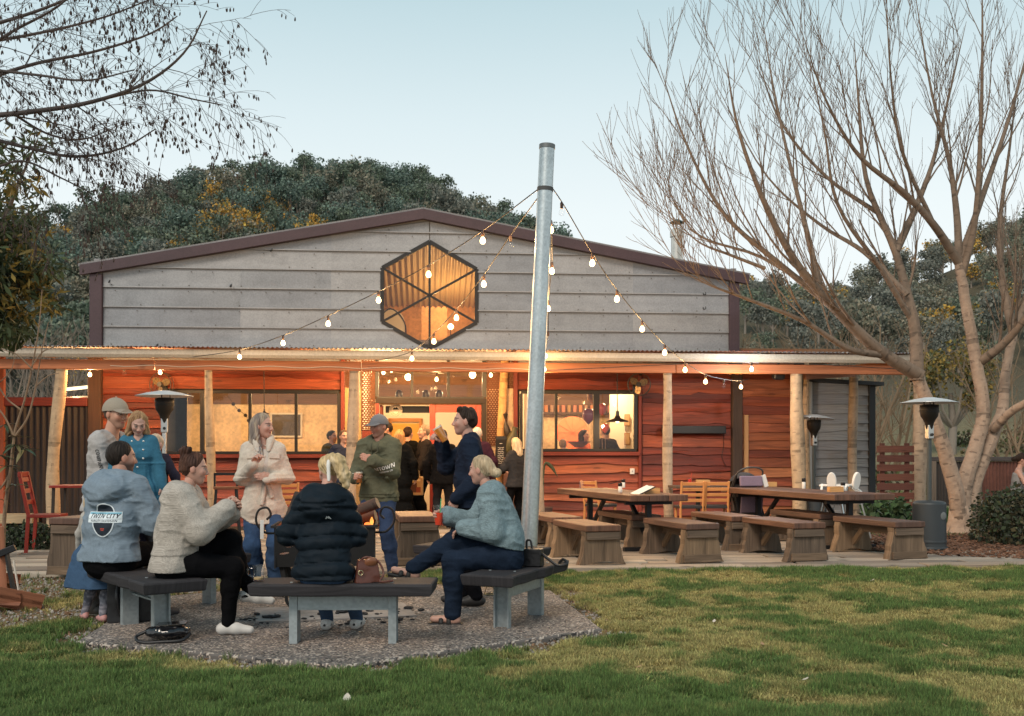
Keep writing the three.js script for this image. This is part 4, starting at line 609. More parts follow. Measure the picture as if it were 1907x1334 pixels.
// ---------------------------------------------------------------- bags, glasses and bits by the benches
{
  const blk = M(.012, .012, .014, { roughness: .45 }), glossy = M(.01, .01, .012, { roughness: .18, clearcoat: .6 });
  let p = gd(312, 1205), t = thing('sling_bag', 'glossy black bag lying on the concrete in front of the bench', 'bag', V(p.x, .045, p.z), .15);
  part('body', meshField((x, y, z) => { const q = Math.hypot(x / .16, (y - .06) / .055, z / .085) - 1; return q * .055 + .008 * (fbm(x * 22, y * 22, z * 22, 2) - .5) * 2; }, [-.2, -.01, -.12], [.2, .15, .12], .008), glossy, t); part('strap', tube(curve([V(-.14, .07, .03), V(-.2, .04, .05), V(-.17, .012, .1), V(0, .012, .12), V(.12, .02, .11), V(.16, .05, .05)], 20), .012, 6), blk, t); part('flap', rb(.2, .012, .09, .03, .115, .0, .1, 0, .05), glossy, t);
  p = gd(242, 1140); t = thing('backpack', 'black backpack pushed under the bench behind its legs', 'bag', V(-2.98, .045, -8.0), .3); part('body', meshField((x, y, z) => Math.max(Math.abs(x) - .15, Math.abs(y - .19) - .17, Math.abs(z) - .1) - .03 + .012 * fbm(x * 12, y * 12, z * 12, 2), [-.25, -.02, -.2], [.25, .46, .2], .016), blk, t); part('strap', tube(curve([V(-.08, .36, .1), V(-.1, .2, .17), V(-.08, .06, .13)], 8), .018, 6), blk, t);
  const bt = .472;                                                   // bench tops
  t = thing('handbag', 'brown leather handbag on the bench beside the puffer jacket', 'bag', V((684 - CX) / F * 6.98, bt, -6.98), .3); const lea = M(.09, .028, .018, { roughness: .4, map: T.fabric });
  part('body', meshField((x, y, z) => { const k = 1 - .25 * clamp(y / .14, 0, 1); return Math.max(Math.abs(x) / k - .075, Math.abs(y - .075) - .065, Math.abs(z) / k - .035) - .018 + .008 * fbm(x * 20, y * 20, z * 20, 2); }, [-.13, -.01, -.09], [.13, .18, .09], .007), lea, t); part('flap', new THREE.SphereGeometry(.05, 14, 8, 0, 6.28, 0, 1.7).scale(1, .9, .5).rotateX(.5).translate(.02, .13, .025), M(.22, .085, .04, { roughness: .35 }), t); part('strap', tube(curve([V(-.06, .13, 0), V(-.02, .17, .02), V(.06, .15, .04), V(.10, .06, .07), V(.07, .012, .1), V(.16, .012, .09)], 24), .008, 6), lea, t); part('buckle', new THREE.TorusGeometry(.016, .003, 6, 14).translate(-.055, .07, .06), M(.7, .6, .35, { metalness: 1, roughness: .3 }), t);
  t = thing('camera_bag', 'small black shoulder bag with strap on the bench by the pole', 'bag', V((992 - CX) / F * 7.95, bt, -7.95), -.3); part('body', meshField((x, y, z) => Math.max(Math.abs(x) - .06, Math.abs(y - .07) - .05, Math.abs(z) - .04) - .022 + .006 * fbm(x * 25, y * 25, z * 25, 2), [-.12, -.01, -.1], [.12, .17, .1], .008), blk, t); part('handle', tube(curve([V(-.05, .13, 0), V(-.045, .2, 0), V(-.02, .2, 0), V(-.005, .14, 0)], 12), .009, 6), blk, t); part('strap', tube(curve([V(.07, .1, 0), V(.14, .06, .03), V(.22, .018, .05), V(.28, .03, .02), V(.24, .06, -.02), V(.2, .02, -.03)], 24), .012, 6), blk, t);
  // glass mug on the bench end
  t = thing('beer_mug', 'empty glass mug standing on the end of the slab bench', 'mug', V((480 - CX) / F * 7.0, bt, -7.02)); part('bowl', lathe([[0, .003], [.036, .003], [.042, .11], [.038, .11], [.033, .012], [0, .012]], 20), glassM, t); part('handle', tube(curve([V(-.038, .09, 0), V(-.07, .085, 0), V(-.075, .05, 0), V(-.037, .03, 0)], 12), .006, 6), glassM, t); part('dregs', cyl(.033, .034, .014, 0, .013, 0, 18), M(.5, .36, .18, { roughness: .4 }), t);
  // wire stand by the bench leg
  p = gd(912, 1117); t = thing('wire_stand', 'small brass wire stand between the bench legs', 'stand', V(p.x, .045, p.z)); const br = M(.45, .33, .18, { metalness: .8, roughness: .4 }); part('base', new THREE.TorusGeometry(.05, .006, 6, 22).rotateX(Math.PI / 2).translate(0, .006, 0), br, t); part('leg', [bar(V(-.05, .006, 0), V(.0, .16, 0), .008, .008), bar(V(.05, .006, 0), V(.0, .16, 0), .008, .008)], br, t);
  // firewood at the edge of the bed and a splitting tool
  const fw = variants(3, (i) => wood(...[[.30, .12, .065], [.36, .17, .09], [.24, .10, .06]][i], .85)); const r = RNG(71);
  const split = (px, Z, y, L, rr, rx, ry, rz, label) => { const g = new THREE.CylinderGeometry(rr, rr, L, 12, 1, false, 0, Math.PI * .62); const q = part('firewood', muv(join([g, bx(rr * .98, L, .004, rr * .48, 0, 0), bx(rr * .98, L, .004, rr * .5 * Math.cos(.62 * Math.PI), 0, 0)]).rotateY(r() * 6), 1), fw[Math.floor(r() * 3)], scene); q.position.set((px - CX) / F * Z, y, -Z); q.rotation.set(rx, ry, rz); tag(q, label, 'firewood', 'split firewood by the shrub'); };
  split(6, 9.0, .40, .62, .1, 0, .4, .05, 'split log standing upright by the shrub'); split(4, 8.95, .1, .5, .1, 0, 0, 1.3, 'split log lying under the upright one'); split(22, 8.7, .13, .5, .1, .1, .5, 1.25, 'long split log lying aslant in front of the pile'); split(-8, 8.7, .09, .4, .085, 0, .2, 1.5, 'short split log at the bottom of the pile'); split(-20, 9.1, .2, .5, .1, 0, .6, 1.4, 'split log half hidden at the end of the pile');
  t = thing('splitting_maul', 'black splitting maul leaning on the split logs', 'tool', V((22 - CX) / F * 8.85, .0, -8.85), .2); part('handle', bar(V(.04, .03, .02), V(-.06, .5, -.05), .03, .03), blackP, t); part('head', rb(.16, .06, .05, -.06, .5, -.05, 0, 0, .4), ironM, t); part('stripe', bar(V(.058, .16, .02), V(.01, .42, -.01), .012, .012), M(.6, .55, .48), t);
}
// ---------------------------------------------------------------- things on the wall
{
  const fan = (px, py, label) => { const d = .32, t = bthing('wall_fan', label, 'fan', 'wall fans'), u = bu(px, d), y = by(py, px, d), dk = M(.05, .045, .04, { roughness: .5 }); const R = .21;
    part('cage', [new THREE.TorusGeometry(R, .008, 6, 40), new THREE.TorusGeometry(R * .99, .006, 6, 40).translate(0, 0, -.1), ...variants(14, (i) => bar(V(.05 * Math.cos(i * .449), .05 * Math.sin(i * .449), .03), V(R * Math.cos(i * .449), R * Math.sin(i * .449), 0), .004, .004)), new THREE.TorusGeometry(R * .6, .003, 5, 30).translate(0, 0, .015)].map((g) => g.rotateY(-.3).translate(u, y, d)), dk, t);
    for (let i = 0; i < 3; i++) { const s = new THREE.Shape(); s.absellipse(.1, 0, .085, .065, 0, Math.PI * 2); part('blade', new THREE.ShapeGeometry(s, 16).rotateX(.4).rotateZ(i * 2.094 + .4).rotateY(-.3).translate(u, y, d - .04), M(.36, .25, .13, { roughness: .3, metalness: .4 }), t); }
    part('hub', new THREE.CylinderGeometry(.045, .045, .09, 16).rotateX(Math.PI / 2).rotateY(-.3).translate(u, y, d - .02), blackP, t); part('bracket', [bar(V(u, y, d - .05), V(u, y - .02, .0), .04, .04), bx(.1, .16, .02, u, y - .03, .01)], blackP, t); };
  fan(298, 716, 'wall fan beside the long window'); fan(1190, 716, 'wall fan at the corner of the thick mullioned window');
  let t = bthing('radiant_heater', 'black strip heater fixed to the red boards', 'heater'); part('body', rb(bu(1348) - bu(1230), .15, .09, (bu(1348) + bu(1230)) / 2, by(801, 1290), .12), blackP, t); for (const px of [1250, 1330]) part('bracket', bx(.04, .06, .12, bu(px), by(801, 1290), .05), blackP, t); part('cord', tube(curve([V(bu(1346), by(806, 1346), .09), V(bu(1347), by(835, 1346), .02), V(bu(1344), by(850, 1346), .02), V(bu(1352), by(870, 1346), .02)], 16), .006, 5), blackP, t);
  t = bthing('speaker', 'black loudspeaker under the veranda beam', 'speaker'); part('cabinet', rb(.22, .2, .18, bu(1450, 1.2), by(697, 1450, 1.2), 1.2, .3, 0, 0, .05), blackP, t); part('bracket', bx(.04, .15, .04, bu(1450, 1.2), by(697, 1450, 1.2) + .16, 1.2), blackP, t);
  t = bthing('power_outlet', 'white weatherproof power outlet on the red boards', 'outlet'); part('box', rb(.085, .11, .04, bu(1177), by(878, 1177), .02), whiteP, t); part('switch', bx(.02, .03, .01, bu(1177), by(878, 1177), .045), M(.4, .4, .4), t);
  // chalkboard with writing beside the door
  const cv = document.createElement('canvas'); cv.width = 128; cv.height = 256; const cx = cv.getContext('2d'); cx.fillStyle = '#14100e'; cx.fillRect(0, 0, 128, 256); cx.strokeStyle = '#e8e2d8'; cx.lineWidth = 3; const r = RNG(19);
  cx.fillStyle = '#e8e2d8'; cx.fillRect(44, 36, 34, 4); for (let l = 0; l < 9; l++) { cx.beginPath(); for (let i = 0; i < 12; i++) { const x = 22 + i * 7, y = 78 + l * 18 + (r() - .5) * 10; i ? cx.lineTo(x, y) : cx.moveTo(x, y); } cx.stroke(); }
  const ct = new THREE.CanvasTexture(cv); ct.colorSpace = THREE.SRGBColorSpace;
  t = bthing('chalkboard', 'black menu chalkboard with chalk writing beside the door', 'chalkboard'); const d = .35, u = bu(933, d), y = by(838, 933, d); part('board', bx(.2, .6, .02, u, y - .05, d), blackP, t); const f = part('writing', new THREE.PlaneGeometry(.185, .5), M(1, 1, 1, { map: ct, k: 1 }), t); f.position.set(u, y - .06, d + .013); part('stand', [bar(V(u - .09, y, d - .02), V(u - .12, 0, d - .1), .025, .025), bar(V(u + .09, y, d - .02), V(u + .12, 0, d - .1), .025, .025)], darkM, t);
  // dark carved figures hanging beside the door
  const carve = M(.035, .025, .018, { roughness: .5 });
  t = bthing('carving', 'dark hanging carved leaf figure beside the leaning pole', 'carving', 'dark carvings beside the door'); { const q = bu(944, .2), Y = by(800, 944, .2); part('figure', meshField((x, y, z) => { const w = .055 * Math.sin(clamp((y + .28) / .46, 0, 1) * Math.PI) ** 1.4 + .012; return Math.hypot((x + .03 * Math.sin(y * 7)) , z) - Math.max(w, y > .18 && y < .3 ? .012 + (y - .18) * .3 : .01) + Math.max(0, Math.abs(y) - .32); }, [-.14, -.36, -.1], [.14, .36, .1], .012).translate(q, Y, .2), carve, t); part('stem', tube([V(q + .01, Y - .3, .2), V(q + .03, .1, .2)], .01, 6), carve, t); }
  t = bthing('carving', 'dark carved vase shaped figure standing beside the chalkboard', 'carving', 'dark carvings beside the door'); { const q = bu(953, .3), Y = by(822, 953, .3); part('figure', lathe([[0, -.3], [.05, -.3], [.1, -.15], [.115, 0], [.08, .13], [.045, .2], [.06, .26], [.05, .27], [0, .22]], 18).rotateZ(-.25).translate(q, Y, .3), M(.06, .055, .02, { roughness: .5 }), t); part('plinth', bx(.3, Y - .3, .3, q, (Y - .3) / 2, .3), wood(.14, .06, .035), t); }
  t = bthing('strelitzia_leaf', 'drooping dark leaf of a potted plant by the window wall', 'plant'); { part('leaf', tube(curve([V(bu(1012, .8), .9, .8), V(bu(1016, .8), 1.18, .8), V(bu(1026, .8), 1.12, .82), V(bu(1038, .8), .93, .86)], 14), [.012, .014, .016, .018, .022, .026, .03, .034, .036, .036, .034, .03, .02, .012, .004], 6).scale(1, 1, 1), M(.04, .055, .03), t); part('pot', lathe([[0, 0], [.13, 0], [.17, .34], [.15, .34], [.13, .3], [0, .3]], 20).translate(bu(1012, .8), .045, .8), M(.10, .06, .05), t); part('stalk', tube([V(bu(1012, .8), .34, .8), V(bu(1012, .8), .9, .8)], .012, 6), M(.05, .07, .03), t); }
  // round sign and dark board over the door inside
  const c2 = document.createElement('canvas'); c2.width = c2.height = 256; const g2 = c2.getContext('2d'); g2.fillStyle = '#e9dcc2'; g2.beginPath(); g2.arc(128, 128, 127, 0, 7); g2.fill(); g2.strokeStyle = '#2a2018'; g2.lineWidth = 5; for (const q of [118, 84]) { g2.beginPath(); g2.arc(128, 128, q, 0, 7); g2.stroke(); } for (let i = 0; i < 40; i++) { const a = i / 40 * 6.283; g2.save(); g2.translate(128 + 101 * Math.cos(a), 128 + 101 * Math.sin(a)); g2.rotate(a + 1.57); g2.fillStyle = '#5a4a38'; g2.fillRect(-4, -8, 8, 15); g2.restore(); }
  g2.fillStyle = '#1d1713'; g2.beginPath(); g2.moveTo(60, 120); g2.lineTo(100, 72); g2.lineTo(120, 92); g2.lineTo(142, 66); g2.lineTo(196, 120); g2.fill(); g2.fillRect(58, 142, 140, 8); g2.beginPath(); g2.arc(128, 150, 56, 0, 3.14); g2.stroke(); const t2 = new THREE.CanvasTexture(c2); t2.colorSpace = THREE.SRGBColorSpace;
  t = bthing('round_sign', 'round cream emblem sign on the dark board over the doorway', 'sign'); const su = bu(737, -.3), sy = by(764, 737, -.3); part('disc', new THREE.CylinderGeometry(.125, .125, .02, 36).rotateX(Math.PI / 2).translate(su, sy, -.3), M(.75, .66, .5), t); const ff = part('emblem', new THREE.CircleGeometry(.122, 36), M(1, 1, 1, { map: t2, k: 1 }), t); ff.position.set(su, sy, -.286);
  t = bthing('menu_board', 'long dark board hung over the inner doorway', 'board'); part('board', bx(.95, .13, .03, bu(765, -.4), by(763, 765, -.4), -.4), blackP, t);
}

// ---------------------------------------------------------------- people: one continuous body each, clothes and hair as their own pieces
function prim(list, tagName, a, b, ra, rb2) { list.push({ t: tagName, v: [a.x, a.y, a.z, b.x - a.x, b.y - a.y, b.z - a.z, ra, rb2 ?? ra] }); }
function capField(prims, k, infl = 0) {
  const n = prims.length, D = new Float64Array(n * 9); prims.forEach((p, i) => { const v = p.v; D.set(v, i * 9); D[i * 9 + 8] = 1 / (v[3] ** 2 + v[4] ** 2 + v[5] ** 2 + 1e-9); });
  return (x, y, z) => { let d = 9; for (let i = 0, o = 0; i < n; i++, o += 9) { const px = x - D[o], py = y - D[o + 1], pz = z - D[o + 2]; let t = (px * D[o + 3] + py * D[o + 4] + pz * D[o + 5]) * D[o + 8]; t = t < 0 ? 0 : t > 1 ? 1 : t; const qx = px - t * D[o + 3], qy = py - t * D[o + 4], qz = pz - t * D[o + 5], e = Math.sqrt(qx * qx + qy * qy + qz * qz) - D[o + 6] - t * (D[o + 7] - D[o + 6]); const h = k - Math.abs(d - e); d = Math.min(d, e) - (h > 0 ? h * h / (4 * k) : 0); } return d - infl; };
}
function bounds(prims, pad) { const lo = [9, 9, 9], hi = [-9, -9, -9]; for (const { v } of prims) for (let c = 0; c < 3; c++) { const r = Math.max(v[6], v[7]) + pad; lo[c] = Math.min(lo[c], v[c] - r, v[c] + v[c + 3] - r); hi[c] = Math.max(hi[c], v[c] + r, v[c] + v[c + 3] + r); } return [lo, hi]; }
const ell = (x, y, z, cx, cy, cz, rx, ry, rz) => { const a = (x - cx) / rx, b = (y - cy) / ry, c = (z - cz) / rz; return (Math.sqrt(a * a + b * b + c * c) - 1) * Math.min(rx, ry, rz); };
const smin = (a, b, k) => { const h = Math.max(k - Math.abs(a - b), 0); return Math.min(a, b) - h * h / (4 * k); };
const seg = (x, y, z, ax, ay, az, bx, by2, bz, r0, r1) => { const dx = bx - ax, dy = by2 - ay, dz = bz - az; let t = ((x - ax) * dx + (y - ay) * dy + (z - az) * dz) / (dx * dx + dy * dy + dz * dz + 1e-9); t = clamp(t, 0, 1); return Math.hypot(x - ax - t * dx, y - ay - t * dy, z - az - t * dz) - lerp(r0, r1 ?? r0, t); };
function ik(a, target, l1, l2, hint) {
  const d = target.clone().sub(a), L = Math.min(d.length(), (l1 + l2) * .995), u = d.normalize(), t = a.clone().addScaledVector(u, L), x = (L * L + l1 * l1 - l2 * l2) / (2 * L), h = Math.sqrt(Math.max(0, l1 * l1 - x * x));
  const p = hint.clone().sub(a); p.addScaledVector(u, -p.dot(u)).normalize(); return [a.clone().addScaledVector(u, x).addScaledVector(p, h), t];
}
const clothM = M(1, 1, 1, { vertexColors: true, roughness: .95, specularIntensity: .15, map: T.fabric, k: .75, bump: [T.fabric, .004] }), skinM = M(1, 1, 1, { vertexColors: true, roughness: .55 }), hairM = M(1, 1, 1, { vertexColors: true, roughness: .55, specularIntensity: .3 }), shoeM = M(1, 1, 1, { vertexColors: true, roughness: .6 }), puffM = M(1, 1, 1, { vertexColors: true, roughness: .7, specularIntensity: .35 });
const flat = (c, v = .12, f = 30) => (x, y, z) => { const k = 1 - v / 2 + v * vn(x * f, y * f, z * f); return [c[0] * k, c[1] * k, c[2] * k]; };
// head in its own frame: centre of the head at 0, face towards +z
function headField(o) {
  const w = o.w ?? 1;
  return (x, y, z) => {
    const ax = Math.abs(x); let d = ell(x, y, z, 0, .022, -.012, .075 * w, .097, .096);
    d = smin(d, ell(x, y, z, 0, -.042, .020, .058 * w, .074, .066), .035); d = smin(d, ell(x, y, z, 0, -.094, .058, .026, .020, .020), .03); d = smin(d, ell(ax, y, z, .036, -.022, .062, .024, .024, .02), .02);
    d = smin(d, seg(ax, y, z, 0, .026, .082, .032, .026, .072, .011), .014); d = smin(d, seg(x, y, z, 0, .012, .086, 0, -.028, .104, .008, .0125), .010); d = smin(d, ell(ax, y, z, .012, -.034, .092, .010, .008, .010), .008);
    d = Math.max(d, -(ell(ax, y, z, .032, .006, .096, .017, .011, .014))); d = Math.min(d, ell(ax, y, z, .031, .005, .074, .0135, .0125, .0135));
    d = smin(d, seg(ax, y, z, 0, -.056, .087, .018, -.058, .079, .006, .004), .006); d = smin(d, seg(ax, y, z, 0, -.067, .085, .015, -.066, .078, .0065, .004), .007);
    d = smin(d, ell(ax, y, z, .078 * w, -.008, -.008, .010, .030, .019), .008); return d;
  };
}
function facePaint(o) {
  const s = o.skin, hb = o.brow ?? [.06, .04, .03];
  return (x, y, z) => {
    const ax = Math.abs(x); let c = s.slice(); const mix = (q, t) => { c = c.map((v, i) => lerp(v, q[i], clamp(t, 0, 1))); };
    mix([s[0] * 1.02, s[1] * .72, s[2] * .66], .5 * step(.035, .01, Math.hypot(ax - .04, y + .028, z - .07))); mix([s[0] * 1.0, s[1] * .7, s[2] * .64], .45 * step(.022, .006, Math.hypot(x, y + .03, z - .105)));
    if (z > .05) { mix([.34 * (s[0] / .5), .10, .085], .8 * step(.011, .005, Math.hypot(Math.max(0, ax - .014), (y + .0615) * 1.0))); mix(hb, .85 * step(.0075, .004, Math.abs(y - .030 + .25 * Math.abs(ax - .03)) + Math.max(0, Math.abs(ax - .034) - .016))); const e = Math.hypot(ax - .031, (y - .005) * 1.5); if (z > .07) { mix([.40, .36, .33], step(.0135, .010, e)); mix([.03, .022, .018], step(.0075, .006, Math.hypot(ax - .031, y - .005))); mix([.05, .03, .025], .8 * step(.0035, .002, Math.abs(Math.hypot(ax - .031, (y - .005) * 1.6) - .0155)) * (y > .005 ? 1 : .3)); } }
    if (o.beard && y < -.03 && z > -.03) mix(o.beard, o.beardK * step(-.028, -.055, y) * (1 - step(.012, .004, Math.hypot(Math.max(0, ax - .014), y + .0615))));
    if (ax > .07) mix([s[0], s[1] * .75, s[2] * .7], .4); return c;
  };
}
function hairField(o) {                                              // o.extra: capsules in head space; hairline by two planes
  const c = o.line ?? .003, nape = o.nape ?? .072, th = o.th ?? .012, ex = (o.extra || []), sw = o.strand ?? 90;
  return (x, y, z) => {
    const edge = .004 * (vn(x * 80, y * 20, z * 80) - .5), pl = Math.max(-.55 * y + .835 * z - c - .12 * Math.abs(x), -y - nape, Math.min(z + .03, -y - .045 + Math.max(0, -z) * .5)) + edge, q2 = th * (.10 + .90 * clamp(-pl / .04, 0, 1)), a = Math.atan2(x, z + .02);
    const rough = Math.min(.0035, th * .3) * Math.sin(a * sw / 4 + 3 * Math.sin(y * 30)) + .0035 * (vn(x * 60, y * 18, z * 60) - .5) + (o.curl ? o.curl * (vn(x * 38, y * 38, z * 38) - .5) : 0);
    let d = Math.max(ell(x, y, z, 0, .022, -.013, .0755 + q2, .0975 + q2, .0968 + q2) + rough * clamp(-pl / .02, 0, 1), pl); if (o.parting) d += .005 * step(.012, .0, Math.abs(x - .015)) * step(.06, .09, y);
    for (const e of ex) d = smin(d, seg(x, y, z, ...e) + rough, o.k ?? .02); return d;
  };
}
function handField(curl, spread, thumb) {                            // frame: fingers along +y, palm faces +z, thumb on +x
  const P = []; const A = (ax, ay, az, bx, by2, bz, r0, r1) => P.push({ v: [ax, ay, az, bx - ax, by2 - ay, bz - az, r0, r1 ?? r0] });
  const L = [[.027, .078, .088], [.009, .083, .097], [-.010, .080, .090], [-.027, .072, .072]];
  for (const [x, ky, len] of L) { A(x * .55, .0, 0, x, ky, 0, .014, .0115); const seg3 = [len * .45, len * .32, len * .25]; let px = x, py = ky, pz = 0, an = 0; seg3.forEach((s, i) => { an += curl * [1.0, 1.25, .8][i]; const nx = px + x * spread * s * 3, ny = py + Math.cos(an) * s, nz = pz + Math.sin(an) * s; A(px, py, pz, nx, ny, nz, .0098 - i * .0008, .0090 - i * .0008); px = nx; py = ny; pz = nz; }); }
  A(.012, .012, .004, .038, .042, .012 + thumb * .01, .0135, .0115); A(.038, .042, .012 + thumb * .01, .048 - thumb * .012, .074, .018 + thumb * .03, .0112, .010); A(.048 - thumb * .012, .074, .018 + thumb * .03, .045 - thumb * .022, .098, .022 + thumb * .042, .0098, .0085); A(0, -.02, 0, 0, .02, 0, .021, .018);
  return [capField(P, .010), P];
}
const frameM = (pos, xa, ya, za) => new THREE.Matrix4().makeBasis(xa, ya, za).setPosition(pos);
function person(o) {
  const H = o.H ?? 1.72, k = H / 1.75, fem = o.fem ? 1 : 0, bulk = o.bulk ?? 0, h = o.h ?? .0135, bg = h > .018;
  const g = thing('person', o.label, 'person', V(o.x, o.y ?? .045, -o.Z), (o.ry ?? 0) * Math.PI / 180, o.group);
  const P = V(0, o.py ?? .93 * k, 0), lean = o.lean ?? [0, 0], up = V(lean[1], 1, lean[0]).normalize(), tw = (o.twist ?? 0) * Math.PI / 180; let lf = V(Math.cos(tw), 0, -Math.sin(tw)); lf.addScaledVector(up, -lf.dot(up)).normalize(); const fw = V(0, 0, 0).crossVectors(lf, up).normalize();
  const pt = (u, l = 0, f = 0) => P.clone().addScaledVector(up, u * k).addScaledVector(lf, l * k).addScaledVector(fw, f * k), sw = fem ? .138 : .160, curve0 = o.slouch ?? 0;
  const neck = pt(.535, 0, .0 + curve0 * .6), hd = o.head ?? {}, hc = neck.clone().add(V(0, .162 * k, .022 * k)).addScaledVector(up, .0).add(V(hd.dx ?? 0, hd.dy ?? 0, (hd.dz ?? 0) + lean[0] * .05));
  const sh = { L: pt(.485, sw, curve0 * .4), R: pt(.485, -sw, curve0 * .4) }, hip = { L: V(.088 * k, P.y - .02 * k, 0), R: V(-.088 * k, P.y - .02 * k, 0) };
  const all = [], Q = (n, a, b, r0, r1) => prim(all, n, a, b, r0 * k, (r1 ?? r0) * k);
  Q('pelvis', pt(-.06, -.062), pt(-.06, .062), .112 + bulk * .5); Q('pelvis', pt(.03, -.06), pt(.03, .06), .105 + bulk * .7); Q('torso', pt(.12, -.05), pt(.12, .05), .095 + bulk); Q('torso', pt(.22, -.055, curve0 * -.2), pt(.22, .055, curve0 * -.2), .096 + bulk * .9); Q('torso', pt(.32, -.075, .005), pt(.32, .075, .005), .100 + bulk * .6); Q('torso', pt(.41, -.09, curve0 * .2), pt(.41, .09, curve0 * .2), .088 + bulk * .4); if (fem) Q('torso', pt(.33, -.06, .055), pt(.33, .06, .055), .062);
  Q('shoulder', pt(.475, -sw * .92, curve0 * .4), pt(.475, sw * .92, curve0 * .4), .052 + bulk * .2); Q('shoulder', pt(.50, -sw * .45, curve0 * .4 - .01), pt(.50, sw * .45, curve0 * .4 - .01), .05); Q('neck', pt(.49, 0, curve0 * .5), hc.clone().add(V(0, -.05 * k, -.012 * k)), fem ? .050 : .060, fem ? .046 : .054);
  const arms = {}, legs = {};
  for (const s of ['L', 'R']) {
    const q = s === 'L' ? 1 : -1, wt = o['wr' + s] ?? [q * .27, P.y - .02, .06], hint = o['el' + s] ?? [q * .6, P.y + .2, -.4]; const [e, w] = ik(sh[s], V(...wt), .295 * k, .262 * k, V(...hint)); arms[s] = { e, w };
    Q('arm' + s, sh[s], e, .048 + bulk * .25, .041 + bulk * .2); Q('fore' + s, e, w, .040 + bulk * .2, .028);
    const at0 = o['an' + s] ?? [q * .11, .085 * k, 0], kh = o['kn' + s] ?? [q * .14, .5, 1]; const [kn, an] = ik(hip[s], V(...at0), .435 * k, .43 * k, V(...kh)); legs[s] = { kn, an };
    Q('thigh' + s, hip[s], kn, .088 + bulk * .5, .058 + bulk * .2); Q('shin' + s, kn, kn.clone().lerp(an, .35).add(V(0, 0, -.012 * k)), .055, .054); Q('shin' + s, kn.clone().lerp(an, .35).add(V(0, 0, -.012 * k)), an, .054, .036);
  }
  // head frame
  const hy = (hd.yaw ?? 0) * Math.PI / 180, hp = (hd.pitch ?? 0) * Math.PI / 180, hr = (hd.roll ?? 0) * Math.PI / 180, hs = k * (o.headScale ?? 1) * (fem ? .97 : 1), hm = new THREE.Matrix4().makeRotationFromEuler(new THREE.Euler(hp, hy, hr, 'YXZ')).scale(V(hs, hs, hs)).setPosition(hc);
  const skin = o.skin ?? [.50, .27, .19], bodyF = capField(all, .03 * k), [lo, hi] = bounds(all, .02), gs = [];
  const sk = flat(skin, .08, 40); gs.push(meshField(bodyF, lo, hi, bg ? .03 : .02, sk)); const hf = headField(o.face ?? {}); gs.push(meshField(hf, [-.11, -.14, -.13], [.11, .14, .13], bg ? .010 : .0052, facePaint({ skin, ...(o.face ?? {}) })).applyMatrix4(hm));
  const hands = {};
  for (const s of ['L', 'R']) {
    const { e, w } = arms[s], c = (o['hand' + s]) ?? {}, dir = (c.dir ? V(...c.dir) : w.clone().sub(e)).normalize(), palm = V(...(c.palm ?? [s === 'L' ? -1 : 1, 0, 0])); palm.addScaledVector(dir, -palm.dot(dir)).normalize(); let side = V(0, 0, 0).crossVectors(dir, palm).normalize();
    const th = c.thumb ?? .4; const [ff, fp] = handField(c.curl ?? .35, c.spread ?? .25, th), [a, b] = bounds(fp, .01); if (c.flip) { } const mir = s === 'L' ? -1 : 1; // the thumb lies on +x for a right hand with the palm to +z and fingers up
    const fld = mir < 0 ? (x, y, z) => ff(-x, y, z) : ff; const lo2 = mir < 0 ? [-b[0], a[1], a[2]] : a, hi2 = mir < 0 ? [-a[0], b[1], b[2]] : b, m4 = frameM(w, side, dir, palm).multiply(new THREE.Matrix4().makeScale(k * .98, k * .98, k * .98));
    if (!c.hide) gs.push(meshField(fld, lo2, hi2, bg ? .009 : .0048, sk).applyMatrix4(m4)); hands[s] = { w, dir, palm, side, m4, grip: w.clone().addScaledVector(dir, .075 * k).addScaledVector(palm, (c.reach ?? .045) * k) };
  }
  const body = part('body', gs, skinM, g);
  // garments
  const garments = {};
  for (const c of o.wear) {
    const own = all.filter((p) => c.on.includes(p.t)).map((p) => ({ t: p.t, v: p.v.slice() })); if (c.bone) for (const p of own) { const b = c.bone[p.t]; if (b) { p.v[6] += b; p.v[7] += b; } }
    if (c.wide) for (const p of own) if (/shin/.test(p.t)) { p.v[6] += c.wide * .6; p.v[7] += c.wide; }
    for (const e of c.extra?.({ P, pt, sh, hip, arms, legs, neck, hc, k }) ?? []) prim(own, 'x', e[0], e[1], e[2], e[3]);
    const base = capField(own, c.k ?? .036, c.infl ?? .014), amp = c.amp ?? .010, fr = c.fr ?? 13, cut = c.cut, q = c.quilt;
    const nr = c.open === 0 ? 0 : (c.open ?? (fem ? .057 : .066)) * k, n0 = pt(.47, 0, curve0 * .5 + .01), n1 = hc.clone().addScaledVector(up, .05), vv = pt(.53 - (c.vee ?? .04), 0, .17), hole = nr ? (x, y, z) => -Math.min(seg(x, y, z, n0.x, n0.y, n0.z, n1.x, n1.y, n1.z, nr), c.vee ? seg(x, y, z, n0.x, n0.y + .05, n0.z, vv.x, vv.y, vv.z, nr * .6, nr * .25) : 9) : null;
    const f = (x, y, z) => { let d = base(x, y, z); if (d > .05) return cut ? Math.max(d, cut(x, y, z)) : d; const n = 1 - Math.abs(2 * vn(x * fr * .75 + y * 4, y * fr * 1.25 - x * 5, z * fr * .75) - 1), n2 = 1 - Math.abs(2 * vn(x * fr * 1.7 - y * 9, y * fr * 2 + x * 8, z * fr * 1.7 + 9) - 1); d -= amp * .72 * (n * n + .4 * n2 * n2 - .6); if (q) d -= q(x, y, z); if (hole && y > P.y + .3 * k) d = Math.max(d, hole(x, y, z)); return cut ? Math.max(d, cut(x, y, z)) : d; };
